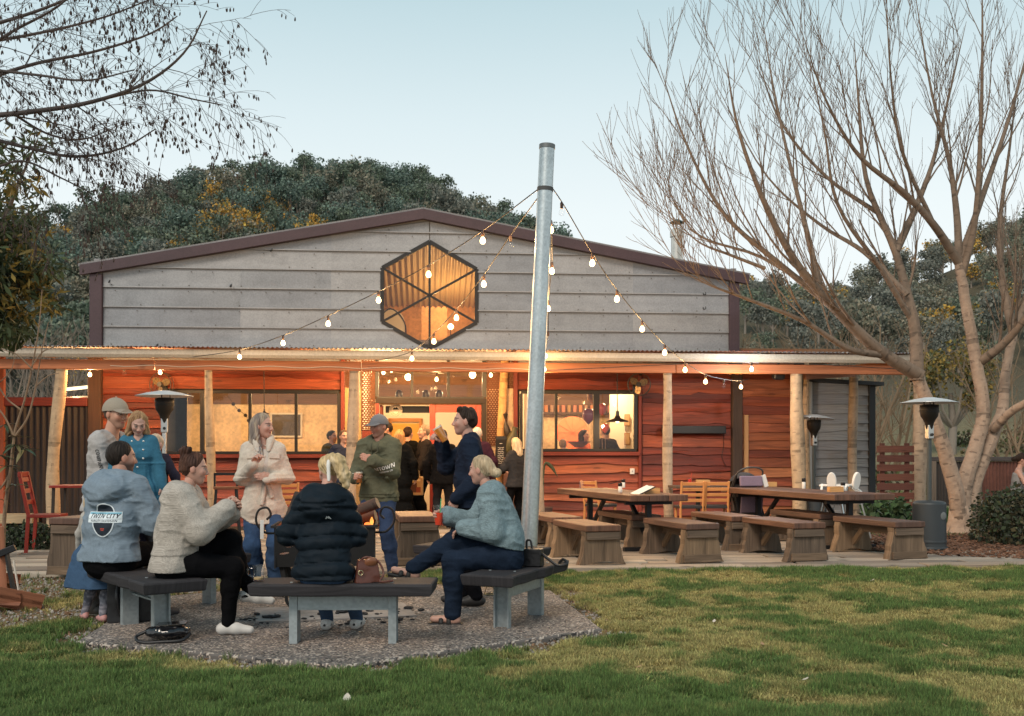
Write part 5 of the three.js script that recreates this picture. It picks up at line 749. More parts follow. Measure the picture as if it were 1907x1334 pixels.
    const [a, b] = bounds(own, (c.infl ?? .014) + amp + .03); const m = part(c.name, meshField(f, a, b, c.h ?? h, c.paint ?? flat(c.c)), c.mat ?? clothM, g, c.label); garments[c.name] = { f, m };
  }
  // shoes
  for (const s of ['L', 'R']) if (o.shoe) {
    const { an, kn } = legs[s], fd = V(...(o['foot' + s] ?? [s === 'L' ? .15 : -.15, 0, 1])).normalize(), sd = o.shoe, fu = V(0, 1, 0).addScaledVector(fd, -fd.y).normalize(), pr = [], b = an.clone().addScaledVector(fu, -.038 * k), toe = b.clone().addScaledVector(fd, .165 * k).addScaledVector(fu, -.012 * k), heel = b.clone().addScaledVector(fd, -.045 * k);
    prim(pr, 'f', heel, b.clone().addScaledVector(fd, .06 * k), .040 * k, .040 * k); prim(pr, 'f', b.clone().addScaledVector(fd, .06 * k), toe, .041 * k, .031 * k); if (sd.high) prim(pr, 'f', b, an.clone().lerp(kn, .16), .043 * k, .046 * k); else prim(pr, 'f', heel, an.clone().addScaledVector(fu, -.012), .036 * k, .040 * k);
    const ff = capField(pr, .03), sole = b.clone().addScaledVector(fu, -.047 * k), f = (x, y, z) => Math.max(ff(x, y, z), -((x - sole.x) * fu.x + (y - sole.y) * fu.y + (z - sole.z) * fu.z)); const [a, c] = bounds(pr, .012);
    part('shoe', meshField(f, a, c, bg ? .016 : .008, (x, y, z) => { const hgt = (x - sole.x) * fu.x + (y - sole.y) * fu.y + (z - sole.z) * fu.z; return hgt < (sd.solH ?? .018) ? (sd.sole ?? [.6, .58, .55]) : sd.c; }), shoeM, g);
  }
  // hair, cap
  if (o.hair) { const f = hairField(o.hair), e = o.hair.ext ?? [.14, .2, .16, .16], c = o.hair.c; part('hair', meshField(f, [-e[0], -e[1], -e[2]], [e[0], .16, e[3]], bg ? .011 : .0065, (x, y, z) => { const n = vn(x * 90, y * 14, z * 90), t = .65 + .7 * n, m = o.hair.c2 ? step(.45, .75, vn(x * 30 + 4, y * 6, z * 30)) : 0; return c.map((v, i) => lerp(v, o.hair.c2?.[i] ?? v, m) * t); }).applyMatrix4(hm), hairM, g); }
  if (o.cap) {
    const c = o.cap.c, cp = part('cap', join([new THREE.SphereGeometry(1, 26, 12, 0, 6.2832, 0, 1.62).scale(.094, .108, .112).rotateX(-.12).translate(0, .026, -.014)]).applyMatrix4(hm), M(...c, { roughness: .85, map: T.fabric, k: .75 }), g); const b = new THREE.CircleGeometry(1, 26, 0, Math.PI).scale(.088, .088, 1).rotateX(-Math.PI / 2 + .1), Bp = b.attributes.position; const thick = [];
    const brim = new THREE.Shape(); brim.moveTo(-.086, -.02); brim.bezierCurveTo(-.092, .09, -.055, .128, 0, .128); brim.bezierCurveTo(.055, .128, .092, .09, .086, -.02); brim.bezierCurveTo(.05, .03, -.05, .03, -.086, -.02); const eg = new THREE.ExtrudeGeometry(brim, { depth: .006, bevelEnabled: false, curveSegments: 10 }).rotateX(Math.PI / 2 + .22), pp = eg.attributes.position; for (let i = 0; i < pp.count; i++) pp.setY(i, pp.getY(i) - pp.getX(i) ** 2 * 3.2); eg.computeVertexNormals(); part('brim', eg.translate(0, .056, .074).applyMatrix4(hm), M(...(o.cap.c2 ?? c), { roughness: .85 }), cp); part('button', ball(.008, 0, .136, -.016).applyMatrix4(hm), M(...c), cp);
  }
  return { g, hands, garments, hm, hc, arms, legs, k, pt, all, body };
}
// print laid on a garment: a sheet pressed onto its surface
function printOn(pr, gname, tex2, origin, dir, upv, w, h2, part_name = 'print') {
  const f = pr.garments[gname].f, d = V(...dir).normalize(), u = V(...upv); u.addScaledVector(d, -u.dot(d)).normalize(); const r = V(0, 0, 0).crossVectors(u, d).multiplyScalar(-1).normalize().multiplyScalar(-1), pl = new THREE.PlaneGeometry(w, h2, 24, 24), A = pl.attributes.position, o0 = V(...origin), right = V(0, 0, 0).crossVectors(d, u).normalize();
  for (let i = 0; i < A.count; i++) { const p = o0.clone().addScaledVector(right, A.getX(i)).addScaledVector(u, A.getY(i)); let t = 0; for (let s = 0; s < 60; s++) { const q = f(p.x + d.x * t, p.y + d.y * t, p.z + d.z * t); if (q < .0015) break; t += Math.max(.001, q * .7); if (t > .5) break; } p.addScaledVector(d, t - .0035); A.setXYZ(i, p.x, p.y, p.z); }
  pl.computeVertexNormals(); const m = M(1, 1, 1, { map: tex2, k: 1, roughness: .8, transparent: true }); return part(part_name, pl, m, pr.garments[gname].m);
}
function canvasTex(w, h, draw) { const c = document.createElement('canvas'); c.width = w; c.height = h; const x = c.getContext('2d'); x.clearRect(0, 0, w, h); draw(x, w, h); const t = new THREE.CanvasTexture(c); t.colorSpace = THREE.SRGBColorSpace; return t; }
T.knit = tex(256, 256, (x, y) => .38 + .34 * pn(x, y, 90, 60, 73) + .28 * pf(x, y, 4, 4, 4, 71), 2, 2);
const knitM = M(1, 1, 1, { vertexColors: true, roughness: .95, specularIntensity: .15, map: T.knit, k: .7, bump: [T.knit, .005] });
const TORSO = ['torso', 'shoulder', 'pelvis'], ARMS = ['armL', 'armR', 'foreL', 'foreR'], LEGS = ['thighL', 'thighR', 'shinL', 'shinR', 'pelvis'];
const neckCut = (pr0, r = .0) => null;
// a top that ends at a hem height and opens at the neck
const top = (name, c, o = {}) => ({ name, on: [...TORSO, ...ARMS], c, infl: .016, cut: o.hem !== undefined ? (x, y, z) => Math.max((typeof o.hem === 'function' ? o.hem(x, z) : o.hem) - y, o.neckY ? y - o.neckY(x, z) : -9) : undefined, ...o });
const trousers = (c, o = {}) => ({ name: 'trousers', on: LEGS, c, infl: .010, amp: .010, ...o });
const heldGlass = (name, label, pos, kind, tilt = [0, 0, 0], group) => {
  const t = thing(name, label, kind === 'wine' ? 'wine glass' : 'glass', pos, 0, group); t.rotation.set(...tilt); const amber = M(.50, .17, .02, { roughness: .15, transmission: .55, thickness: 0 }), red = M(.75, .07, .03, { roughness: .2 }), foam = M(.8, .74, .62);
  if (kind === 'mug') { part('bowl', lathe([[0, -.075], [.036, -.075], [.042, .06], [.038, .06], [.033, -.062], [0, -.062]], 22), glassM, t); part('beer', cyl(.031, .036, .095, 0, -.06, 0, 20), M(.30, .085, .012, { roughness: .2 }), t); part('foam', cyl(.036, .037, .014, 0, .035, 0, 20), foam, t); part('handle', tube(curve([V(-.038, .04, 0), V(-.072, .035, 0), V(-.075, -.02, 0), V(-.036, -.045, 0)], 12), .006, 6), glassM, t); }
  if (kind === 'pint') { part('bowl', lathe([[0, -.085], [.032, -.085], [.046, .075], [.043, .075], [.030, -.075], [0, -.075]], 22), glassM, t); part('beer', cyl(.029, .041, .125, 0, -.073, 0, 20), M(.62, .24, .035, { roughness: .2 }), t); part('foam', cyl(.041, .043, .015, 0, .052, 0, 20), foam, t); }
  if (kind === 'spritz') { part('cup', lathe([[0, -.08], [.028, -.08], [.043, .08], [.041, .08], [.027, -.074], [0, -.074]], 22), glassM, t); part('drink', cyl(.027, .036, .095, 0, -.073, 0, 20), red, t); part('straw', bar(V(.005, -.06, 0), V(.02, .13, .005), .007, .007), M(.12, .5, .22), t); }
  if (kind === 'wine') { part('bowl', lathe([[.0, .0], [.02, .012], [.038, .05], [.036, .085], [.030, .115], [.029, .115], [.034, .085], [.036, .05], [.018, .014], [0, .004]], 20), glassM, t); part('stem', cyl(.004, .004, .075, 0, -.075, 0, 8), glassM, t); part('foot', cyl(.034, .034, .004, 0, -.079, 0, 20), glassM, t); part('wine', lathe([[0, .005], [.016, .014], [.029, .04], [0, .04]], 16), M(.55, .22, .10, { roughness: .2 }), t); }
  return t;
};
const toWorld = (pr, v) => pr.g.localToWorld((pr.g.updateMatrixWorld(true), v.clone()));
const denim = [.045, .085, .17], white = [.62, .60, .57];
// --- woman in the beige belted jacket
{
  const bg2 = [.58, .51, .43], P = person({ label: 'woman in beige belted jacket and flared jeans standing by the fire with a glass', x: -2.29, Z: 9.38, y: .04, ry: 14, H: 1.68, fem: 1, skin: [.52, .30, .23], head: { yaw: 58, pitch: 2 }, wrR: [-.09, 1.21, .23], elR: [-.34, .7, -.1], wrL: [.08, 1.09, .22], elL: [.42, .75, -.1], handR: { palm: [.6, -.2, .6], curl: .55, dir: [.25, .75, .35] }, handL: { palm: [0, -.1, -1], curl: .3, dir: [-.85, .12, .25] }, anL: [.13, .085, .04], anR: [-.10, .085, -.03], footL: [.45, 0, .9], footR: [-.2, 0, 1],
    wear: [trousers(denim, { wide: .036, amp: .014 }), { name: 'shirt', on: ['torso'], c: [.55, .50, .45], infl: .010, amp: .004 },
      top('jacket', bg2, { vee: .14, infl: .015, amp: .012, k: .038, hem: (x, z) => .665 + .07 * step(.08, .22, Math.abs(x)), bone: { foreL: .006, foreR: .006 }, extra: ({ pt }) => [[pt(-.10, -.080), pt(-.10, .080), .125], [pt(-.26, -.09), pt(-.26, .09), .132], [pt(.53, -.05, -.03), pt(.53, .05, -.03), .042]], quilt: (x, y, z) => (Math.abs(y - 1.075) < .02 ? .010 : 0) - (z > 0 ? .016 * step(.022, .0, Math.abs(x - .012 - (y > 1.1 ? (y - 1.1) * .12 : 0))) * step(1.5, 1.25, y) * (y > 1.1 ? 1 : .4) : 0), paint: (x, y, z) => { const n = .9 + .2 * vn(x * 60, y * 60, z * 60); return bg2.map((v) => v * n); } })],
    shoe: { c: white, sole: [.55, .53, .5] }, hair: { c: [.22, .18, .155], c2: [.38, .30, .22], parting: 1, th: .014, ext: [.17, .40, .17, .14], extra: [[.064, .05, -.02, .080, -.12, -.015, .022, .026], [-.064, .05, -.02, -.080, -.12, -.015, .022, .026], [.080, -.12, -.015, .078, -.28, .05, .026, .014], [-.080, -.12, -.015, -.078, -.30, .05, .026, .014], [0, .03, -.09, 0, -.22, -.085, .05, .05], [.05, .0, -.07, .06, -.24, -.07, .045, .04], [-.05, .0, -.07, -.06, -.24, -.07, .045, .04]] } });
  // belt knot, collar and pocket flaps
  const jm = P.garments.jacket.m, cm = M(...bg2, { map: T.fabric, k: .75, roughness: .9 }), surf = (x, y) => { let z = .3; for (let i = 0; i < 80; i++) { const d = P.garments.jacket.f(x, y, z); if (d < .002) break; z -= Math.max(.001, d * .6); } return z; };
  part('belt_knot', ball(.032, .03, 1.07, surf(.03, 1.07) + .012, 1.2, .9, .7), cm, jm); for (const [dx, l] of [[-.045, .22], [.05, .16]]) { const pts = []; for (let i = 0; i <= 8; i++) { const x = .03 + dx * i / 8, y = 1.065 - l * i / 8; pts.push(V(x, y, surf(x, y) + .008)); } part('belt_tail', tube(pts, [.01, .018, .02, .021, .021, .021, .022, .022, .018], 6).scale(1, 1, 1), cm, jm); }
  for (const s of [-1, 1]) { const pts = []; for (let i = 0; i <= 10; i++) { const t = i / 10, x = s * lerp(.075, .045, t) * 1.0, y = lerp(1.49, 1.33, t); pts.push(V(x, y, surf(x, y) + .010)); } part('lapel', tube(pts, [.02, .03, .034, .036, .036, .034, .032, .03, .026, .02, .012], 8), cm, jm); const fx = s * .1, fy = 1.29; part('pocket_flap', rb(.095, .05, .012, fx, fy, surf(fx, fy) + .004, -.15, s * .25, 0), cm, jm); }
  heldGlass('wine_glass', 'slim stemmed glass in the hand of the beige jacket woman', toWorld(P, P.hands.R.grip), 'wine', [0, 0, .05]);
}
// --- man in the green hoodie
{
  const gc = [.115, .115, .075], P = person({ label: 'man in olive hoodie and grey cap holding a beer mug behind the fire', x: -1.40, Z: 10.75, y: .045, ry: -10, H: 1.71, bulk: .014, skin: [.52, .255, .18], head: { yaw: -26, pitch: 6 }, face: { beard: [.30, .17, .12], beardK: .35, w: 1.04 }, wrR: [-.19, 1.06, .24], elR: [-.40, .8, -.35], wrL: [.03, 1.23, .29], elL: [.45, .7, -.1], handR: { palm: [.9, 0, .3], curl: .75, dir: [.35, .15, .85], thumb: .8 }, handL: { palm: [.1, -.3, -1], curl: .28, dir: [-.85, .35, .1], spread: .6 }, anL: [.15, .085, .0], anR: [-.12, .085, .02],
    wear: [trousers([.035, .055, .11], { wide: .016 }), top('hoodie', gc, { infl: .024, amp: .017, k: .038, hem: .80, bone: { foreL: .016, foreR: .016, armL: .012, armR: .012 }, extra: ({ pt }) => [[pt(-.10, -.08), pt(-.10, .08), .115], [pt(.55, -.055, -.045), pt(.55, .055, -.045), .05], [pt(.53, -.085, .0), pt(.47, -.035, .10), .034], [pt(.53, .085, .0), pt(.47, .035, .10), .034], [pt(.48, -.04, -.10), pt(.48, .04, -.10), .055]], quilt: (x, y, z) => (y > .88 && y < 1.06 && z > 0 ? .014 * step(.17, .15, Math.abs(x)) : 0) + (y < .845 ? -.012 : 0) })],
    shoe: { c: [.03, .025, .022], sole: [.02, .02, .02] }, cap: { c: [.17, .17, .18], c2: [.15, .15, .16] }, hair: { c: [.10, .08, .06], th: .006 } });
  const jm = P.garments.hoodie.m, cord = M(...gc.map((v) => v * .8)); for (const s of [-1, 1]) { const pts = []; for (let i = 0; i <= 6; i++) { const x = s * .035, y = 1.42 - i * .03; let z = .3; for (let q = 0; q < 80; q++) { const d = P.garments.hoodie.f(x, y, z); if (d < .002) break; z -= Math.max(.001, d * .6); } pts.push(V(x, y, z + .005)); } part('drawstring', tube(pts, .005, 5), cord, jm); }
  const txt = canvasTex(256, 128, (x) => { x.fillStyle = '#e8e4dc'; x.font = 'bold 64px sans-serif'; x.textAlign = 'center'; x.fillText('MTOWN', 128, 66); x.font = 'bold 27px sans-serif'; x.fillText('CLOTHING CO', 128, 104); });
  const e = P.arms.L.e, w = P.arms.L.w, ax = w.clone().sub(e).normalize(), m = e.clone().lerp(w, .42); printOn(P, 'hoodie', txt, [m.x + .05, m.y - .06, m.z + .25], [-.15, .2, -1], [ax.y * -.6 + .1, .9, .1], .21, .11, 'sleeve_print');
  heldGlass('beer_mug_held', 'glass mug of amber beer held by the man in the olive hoodie', toWorld(P, P.hands.R.grip), 'mug');
}
// --- man in the navy jumper, drinking
{
  const nc = [.014, .021, .038], P = person({ label: 'man in navy jumper drinking beer with short dark hair', x: -.35, Z: 8.8, y: .045, ry: -88, H: 1.70, skin: [.52, .29, .22], bulk: .006, head: { yaw: 4, pitch: -2, dz: .02 }, lean: [.03, 0], face: { beard: [.22, .13, .1], beardK: .3 }, wrL: [.19, .93, .12], elL: [.35, 1.1, -.5], handL: { curl: .5, dir: [-.1, -.9, .4] }, wrR: [-.09, 1.40, .26], elR: [-.3, 1.0, .5], handR: { palm: [.5, 0, .8], curl: .75, dir: [.35, .6, .3], thumb: .8, reach: .05 }, anL: [.10, .085, -.04], anR: [-.10, .085, .08], footL: [0, 0, 1], footR: [-.1, 0, 1],
    wear: [trousers([.006, .006, .008], { wide: .014 }), top('jumper', nc, { infl: .020, amp: .016, k: .038, hem: .84, bone: { foreL: .014, foreR: .014, armL: .010, armR: .010 }, extra: ({ pt }) => [[pt(-.10, -.07), pt(-.10, .07), .118], [pt(.535, -.035, -.01), pt(.535, .035, -.01), .052], [pt(.18, -.05, .04), pt(.18, .05, .04), .09]] })],
    shoe: { c: [.022, .02, .02], sole: [.015, .015, .015], high: 1, solH: .025 }, hair: { c: [.035, .022, .016], th: .008, curl: .014, extra: [[-.025, .105, .055, .03, .11, .045, .024, .026], [0, .10, .0, 0, .09, -.06, .034, .03]] } });
  const mg = heldGlass('pint_glass', 'full glass of golden beer raised to the mouth of the navy jumper man', toWorld(P, V(-.02, 1.475, .265)), 'pint', [0, 0, -.0]); mg.rotation.set(0, 0, -.55 * -1); 
}
// --- man in the cap with a pale long sleeved top
{
  const c = [.40, .38, .37], P = person({ label: 'smiling man in khaki cap and pale grey long sleeved top beside the girl', x: -3.42, Z: 8.55, y: .01, ry: 80, H: 1.80, bulk: .006, skin: [.53, .29, .20], lean: [.10, 0], head: { yaw: -16, pitch: 6, dz: .03 }, face: { beard: [.25, .14, .1], beardK: .4 }, wrL: [.16, 1.12, .36], elL: [.35, .9, -.3], wrR: [-.10, 1.12, .36], elR: [-.32, .8, -.35], handR: { palm: [.4, -.2, .8], curl: .3, dir: [.6, .1, .7] }, anL: [.12, .085, .0], anR: [-.12, .085, -.02],
    wear: [trousers([.10, .095, .09], { wide: .014 }), top('top', c, { infl: .018, amp: .014, hem: .86, bone: { foreL: .008, foreR: .008 }, extra: ({ pt }) => [[pt(-.10, -.07), pt(-.10, .07), .112]] })],
    shoe: { c: [.05, .04, .035] }, cap: { c: [.32, .27, .21], c2: [.30, .25, .20] }, hair: { c: [.10, .06, .04], th: .005 } });
  const txt = canvasTex(256, 64, (x) => { x.fillStyle = '#2c2a2a'; x.font = 'bold 46px sans-serif'; x.textAlign = 'center'; x.fillText('COMPANY', 128, 48); }); const s = P.arms.R.e, w = P.pt(.485, -.18); const m = s.clone().lerp(w, .45); printOn(P, 'top', txt, [m.x - .25, m.y, m.z], [1, 0, .1], [0, .25, 1], .20, .05, 'sleeve_print');
}
// --- girl in the denim dress, standing on the bench
{
  const dc = [.045, .15, .23], P = person({ label: 'girl with long fair hair in a blue denim dress standing on the bench', x: -3.05, Z: 8.33, y: .47, ry: 14, H: 1.21, fem: 1, headScale: 1.16, skin: [.56, .34, .27], head: { yaw: 14, pitch: 30, dz: .02 }, wrL: [.20, .53, .06], elL: [.5, .7, -.3], wrR: [-.22, .60, .06], elR: [-.5, .7, -.2], handL: { curl: .3 },
    wear: [{ name: 'leggings', on: LEGS, c: [.12, .12, .13], infl: .006 }, top('dress', dc, { infl: .014, amp: .008, k: .018, h: .010, hem: .30, bone: { foreL: .010, foreR: .010, armL: .008, armR: .008 }, extra: ({ pt, k }) => [[pt(-.10, -.09), pt(-.10, .09), .10], [pt(-.28, -.11), pt(-.28, .11), .125], [pt(-.42, -.12), pt(-.42, .12), .14]], quilt: (x, y, z) => (y < .80 ? .006 * Math.sin(Math.atan2(x, z) * 22) * step(.82, .5, y) : 0) + (Math.abs(y - .80) < .008 ? .005 : 0) })],
    shoe: { c: [.4, .35, .33] }, hair: { c: [.40, .25, .13], c2: [.30, .17, .09], parting: 1, th: .012, ext: [.17, .34, .16, .14], extra: [[.066, .05, -.01, .088, -.1, .01, .028, .034], [-.066, .05, -.01, -.088, -.1, .01, .028, .034], [.088, -.1, .01, .09, -.25, .03, .034, .02], [-.088, -.1, .01, -.09, -.25, .03, .034, .02], [0, .03, -.09, 0, -.2, -.09, .05, .05], [.05, 0, -.07, .07, -.22, -.06, .045, .035], [-.05, 0, -.07, -.07, -.22, -.06, .045, .035]] } });
  for (let i = 0; i < 5; i++) for (const s of i < 3 ? [-1, 1] : [1]) { const x = i < 3 ? s * .045 : 0, y = .98 - i * .07; let z = .3; for (let q = 0; q < 80; q++) { const d = P.garments.dress.f(x, y, z); if (d < .001) break; z -= Math.max(.001, d * .6); } part('button', ball(.009, x, y, z, 1, 1, .5, 8, 6), M(.6, .6, .58, { metalness: .6, roughness: .3 }), P.garments.dress.m); }
}
// --- toddler behind the girl, small child in denim behind the hoodie
person({ label: 'fair haired toddler in a dark top peeping out behind the girl', x: -3.08, Z: 8.82, y: .47, ry: -12, H: 1.03, headScale: 1.3, skin: [.58, .36, .29], h: .016, head: { yaw: -10, pitch: 8 }, wear: [trousers([.03, .03, .05]), top('top', [.035, .03, .045], { infl: .012, hem: .5, extra: ({ pt }) => [[pt(-.1, -.05), pt(-.1, .05), .1]] })], shoe: { c: [.1, .1, .1] }, hair: { c: [.55, .42, .30], th: .004 } });
person({ label: 'small child in denim skirt, patterned leggings and pink shoes behind the hoodie man', x: -3.33, Z: 8.12, y: .02, ry: 150, H: 1.02, fem: 1, headScale: 1.25, h: .014, skin: [.55, .33, .26], wear: [{ name: 'leggings', on: LEGS, infl: .008, paint: (x, y, z) => { const n = vn(x * 70, y * 70, z * 70); return n > .55 ? [.30, .29, .33] : [.14, .14, .17]; } }, top('top', [.42, .40, .37], { infl: .012, hem: .5 }), { name: 'skirt', on: ['pelvis'], c: [.05, .095, .17], infl: .02, amp: .012, cut: (x, y, z) => Math.max(y - .62, .27 - y), extra: ({ pt }) => [[pt(-.1, -.08), pt(-.1, .08), .115], [pt(-.3, -.11), pt(-.3, .11), .14], [pt(-.5, -.13), pt(-.5, .13), .155]] }], shoe: { c: [.52, .26, .25], sole: [.45, .25, .24], high: 1 }, footL: [.7, 0, .3], footR: [.75, 0, .2], hair: { c: [.5, .36, .2], ext: [.16, .3, .16, .14], extra: [[.06, .03, -.02, .08, -.2, -.02, .03, .03], [-.06, .03, -.02, -.08, -.2, -.02, .03, .03], [0, 0, -.09, 0, -.2, -.08, .05, .045]] } });
// --- man in the pale blue hoodie, seated with his back turned
{
  const c = [.20, .255, .31], P = person({ label: 'seated man in pale blue hoodie with a printed emblem on the back', x: -3.04, Z: 7.72, y: .04, ry: 164, H: 1.83, py: .555, bulk: .022, skin: [.46, .24, .17], lean: [.10, 0], slouch: .05, head: { yaw: -34, pitch: 2, dz: .02 }, face: { beard: [.05, .035, .03], beardK: .8 }, wrL: [.10, .74, .38], elL: [.36, .5, -.15], wrR: [-.24, .90, .36], elR: [-.42, .5, .0], handR: { palm: [.8, .2, 0], curl: .5 }, anL: [.16, .085, .46], anR: [-.14, .085, .42], knL: [.25, 1.2, .6], knR: [-.2, 1.2, .6],
    wear: [trousers([.006, .006, .007], { wide: .016 }), top('hoodie', c, { infl: .026, amp: .018, k: .040, hem: .50, bone: { foreL: .016, foreR: .016, armL: .014, armR: .014 }, extra: ({ pt }) => [[pt(-.06, -.09, -.01), pt(-.06, .09, -.01), .125], [pt(.20, -.07, -.02), pt(.20, .07, -.02), .11], [pt(.53, -.06, -.03), pt(.53, .06, -.03), .056], [pt(.46, -.075, -.11), pt(.46, .075, -.11), .066], [pt(.50, -.11, -.05), pt(.52, -.06, .06), .042], [pt(.50, .11, -.05), pt(.52, .06, .06), .042], [pt(.39, -.03, -.13), pt(.39, .03, -.13), .045], [pt(.53, -.085, .02), pt(.47, -.03, .11), .036], [pt(.53, .085, .02), pt(.47, .03, .11), .036]], quilt: (x, y, z) => z < -.02 ? -.016 * step(.02, .0, Math.abs(y - (.945 + 1.1 * x * x))) : 0, paint: flat(c, .1, 60) })],
    shoe: { c: [.03, .03, .035], high: 1 }, hair: { c: [.022, .016, .013], th: .006 } });
  const tx = canvasTex(512, 512, (x) => { x.fillStyle = '#d8e2e8'; x.beginPath(); x.ellipse(256, 256, 150, 215, 0, 0, 7); x.fill(); x.fillStyle = '#1c2734'; x.beginPath(); x.ellipse(256, 256, 136, 200, 0, 0, 7); x.fill(); x.fillStyle = '#dfe9ee'; x.fillRect(36, 150, 440, 138); x.fillStyle = '#7fb6cc'; x.fillRect(42, 156, 428, 26); x.fillStyle = '#1c2734'; x.textAlign = 'center'; x.font = 'italic bold 78px sans-serif'; x.fillText('TWIN CITY', 256, 230, 420); x.fillStyle = '#1c2734'; x.fillRect(42, 240, 428, 3); x.font = 'bold 40px sans-serif'; x.fillText('HARLEY-DAVIDSON', 256, 278, 420); x.fillStyle = '#c2452f'; x.font = 'bold 30px sans-serif'; x.fillText('▲', 256, 350); x.fillRect(226, 358, 60, 12); x.fillRect(236, 378, 40, 10); });
  const b = P.pt(.25, -.045, 0); printOn(P, 'hoodie', tx, [b.x, b.y, b.z - .5], [0, 0, 1], [0, 1, .12], .30, .30, 'back_print');
}
// --- woman in the knitted cardigan
{
  const c = [.43, .39, .345], P = person({ label: 'seated woman in a cream knitted cardigan with a dark hair bun', x: -2.42, Z: 7.34, y: .04, ry: 100, H: 1.66, py: .545, fem: 1, bulk: .038, skin: [.54, .30, .225], lean: [.10, 0], slouch: .04, head: { yaw: 4, pitch: 6, dz: .03 }, wrL: [.02, .88, .38], elL: [.3, .5, .0], wrR: [-.08, .91, .36], elR: [-.36, .45, .0], handR: { palm: [.7, .2, -.2], curl: .7, dir: [.3, .5, .6] }, handL: { palm: [-.7, .2, -.2], curl: .6, dir: [-.2, .5, .6] }, anR: [-.06, .085, .37], knR: [-.1, 1.2, .7], anL: [.02, .30, .52], knL: [.05, 1.3, .6], footR: [-.1, 0, 1], footL: [.05, -.15, 1],
    wear: [trousers([.005, .005, .006], { infl: .012 }), top('cardigan', c, { infl: .026, amp: .012, k: .038, hem: .47, bone: { foreL: .020, foreR: .020, armL: .022, armR: .022 }, extra: ({ pt }) => [[pt(-.06, -.09, -.02), pt(-.06, .09, -.02), .135], [pt(.525, -.06, -.05), pt(.525, .06, -.05), .045], [pt(.46, -.10, -.08), pt(.46, .10, -.08), .040], [pt(.52, -.075, .01), pt(.45, -.04, .09), .034], [pt(.52, .075, .01), pt(.45, .04, .09), .034]], mat: knitM, quilt: (x, y, z) => (y < .59 ? -.010 : 0), paint: flat(c, .12, 80) })],
    shoe: { c: white, sole: [.6, .59, .57] }, hair: { c: [.060, .030, .022], c2: [.085, .040, .026], th: .011, curl: .012, ext: [.14, .2, .17, .16], extra: [[0, .09, -.075, .0, .13, -.085, .045, .042], [.02, .12, -.09, -.02, .145, -.07, .034, .034]] } });
}
// --- woman in the dark puffer jacket, seated with her back turned
{
  const c = [.006, .012, .019], P = person({ label: 'seated woman in dark teal puffer jacket with fair ponytail, seen from behind', x: -1.29, Z: 6.98, y: .04, ry: 172, H: 1.61, py: .55, fem: 1, bulk: .004, skin: [.55, .30, .23], lean: [.14, .02], head: { yaw: 40, pitch: 24, dz: .06 }, wrL: [.34, .72, .22], elL: [.42, .4, -.2], wrR: [-.08, .78, .34], elR: [-.36, .5, .0], handL: { palm: [-.2, -.6, .6], curl: .5, dir: [.45, -.3, .75] }, anR: [-.05, .085, .62], knR: [-.1, 1, .7], anL: [.16, .085, .56], knL: [.25, 1, .6], footR: [.05, 0, 1],
    wear: [trousers([.05, .085, .15], { infl: .012 }), top('puffer_jacket', c, { infl: .026, amp: .012, k: .038, hem: .45, mat: puffM, paint: flat(c, .3, 25), bone: { foreL: .014, foreR: .014, armL: .008, armR: .008 }, extra: ({ pt }) => [[pt(-.07, -.08, 0), pt(-.07, .08, 0), .12], [pt(.16, -.06, 0), pt(.16, .06, 0), .115], [pt(.51, -.07, -.05), pt(.51, .07, -.05), .06], [pt(.43, -.06, -.11), pt(.43, .06, -.11), .065], [pt(.53, -.08, .01), pt(.49, -.04, .09), .04], [pt(.53, .08, .01), pt(.49, .04, .09), .04]], quilt: (x, y, z) => { const s = Math.sin((y + z * .15 + .012 * Math.sin(x * 9)) * Math.PI / .092); return y < .955 ? -.024 * (1 - Math.sqrt(Math.abs(s))) : -.008 * (1 - Math.abs(Math.sin(x * 18))) - (z < 0 ? .016 * step(.018, 0, Math.abs(y - .965 - .6 * x * x)) : 0); } })],
    shoe: { c: white, sole: [.55, .53, .5] }, hair: { c: [.52, .38, .20], c2: [.62, .48, .30], th: .010, curl: .012, ext: [.15, .28, .26, .14], extra: [[0, .06, -.10, -.02, .02, -.15, .05, .055], [-.02, .02, -.15, -.05, -.1, -.15, .055, .05], [-.05, -.1, -.15, -.06, -.18, -.13, .045, .03]] } });
  part('ribbon', tube(curve([V(.03, .05, -.11), V(.055, .0, -.13), V(.06, -.06, -.12), V(.065, -.13, -.11)], 12), [.012, .016, .018, .018, .017, .017, .016, .016, .016, .016, .016, .014, .01], 6).applyMatrix4(P.hm), M(.72, .70, .66), P.g);
  const em = canvasTex(64, 64, (x) => { x.fillStyle = '#d8dde0'; x.beginPath(); x.moveTo(6, 46); x.lineTo(26, 20); x.lineTo(34, 28); x.lineTo(42, 18); x.lineTo(58, 46); x.lineTo(48, 46); x.lineTo(41, 34); x.lineTo(34, 44); x.lineTo(26, 34); x.lineTo(18, 46); x.fill(); }); const b = P.pt(.36, -.075, 0); printOn(P, 'puffer_jacket', em, [b.x, b.y, b.z - .4], [0, 0, 1], [0, 1, 0], .05, .05, 'logo');
  heldGlass('wine_glass', 'empty wine glass dangling from the hand of the puffer jacket woman', toWorld(P, P.hands.L.w.clone().add(V(.05, -.05, .05))), 'wine', [.1, 0, .1]);
}
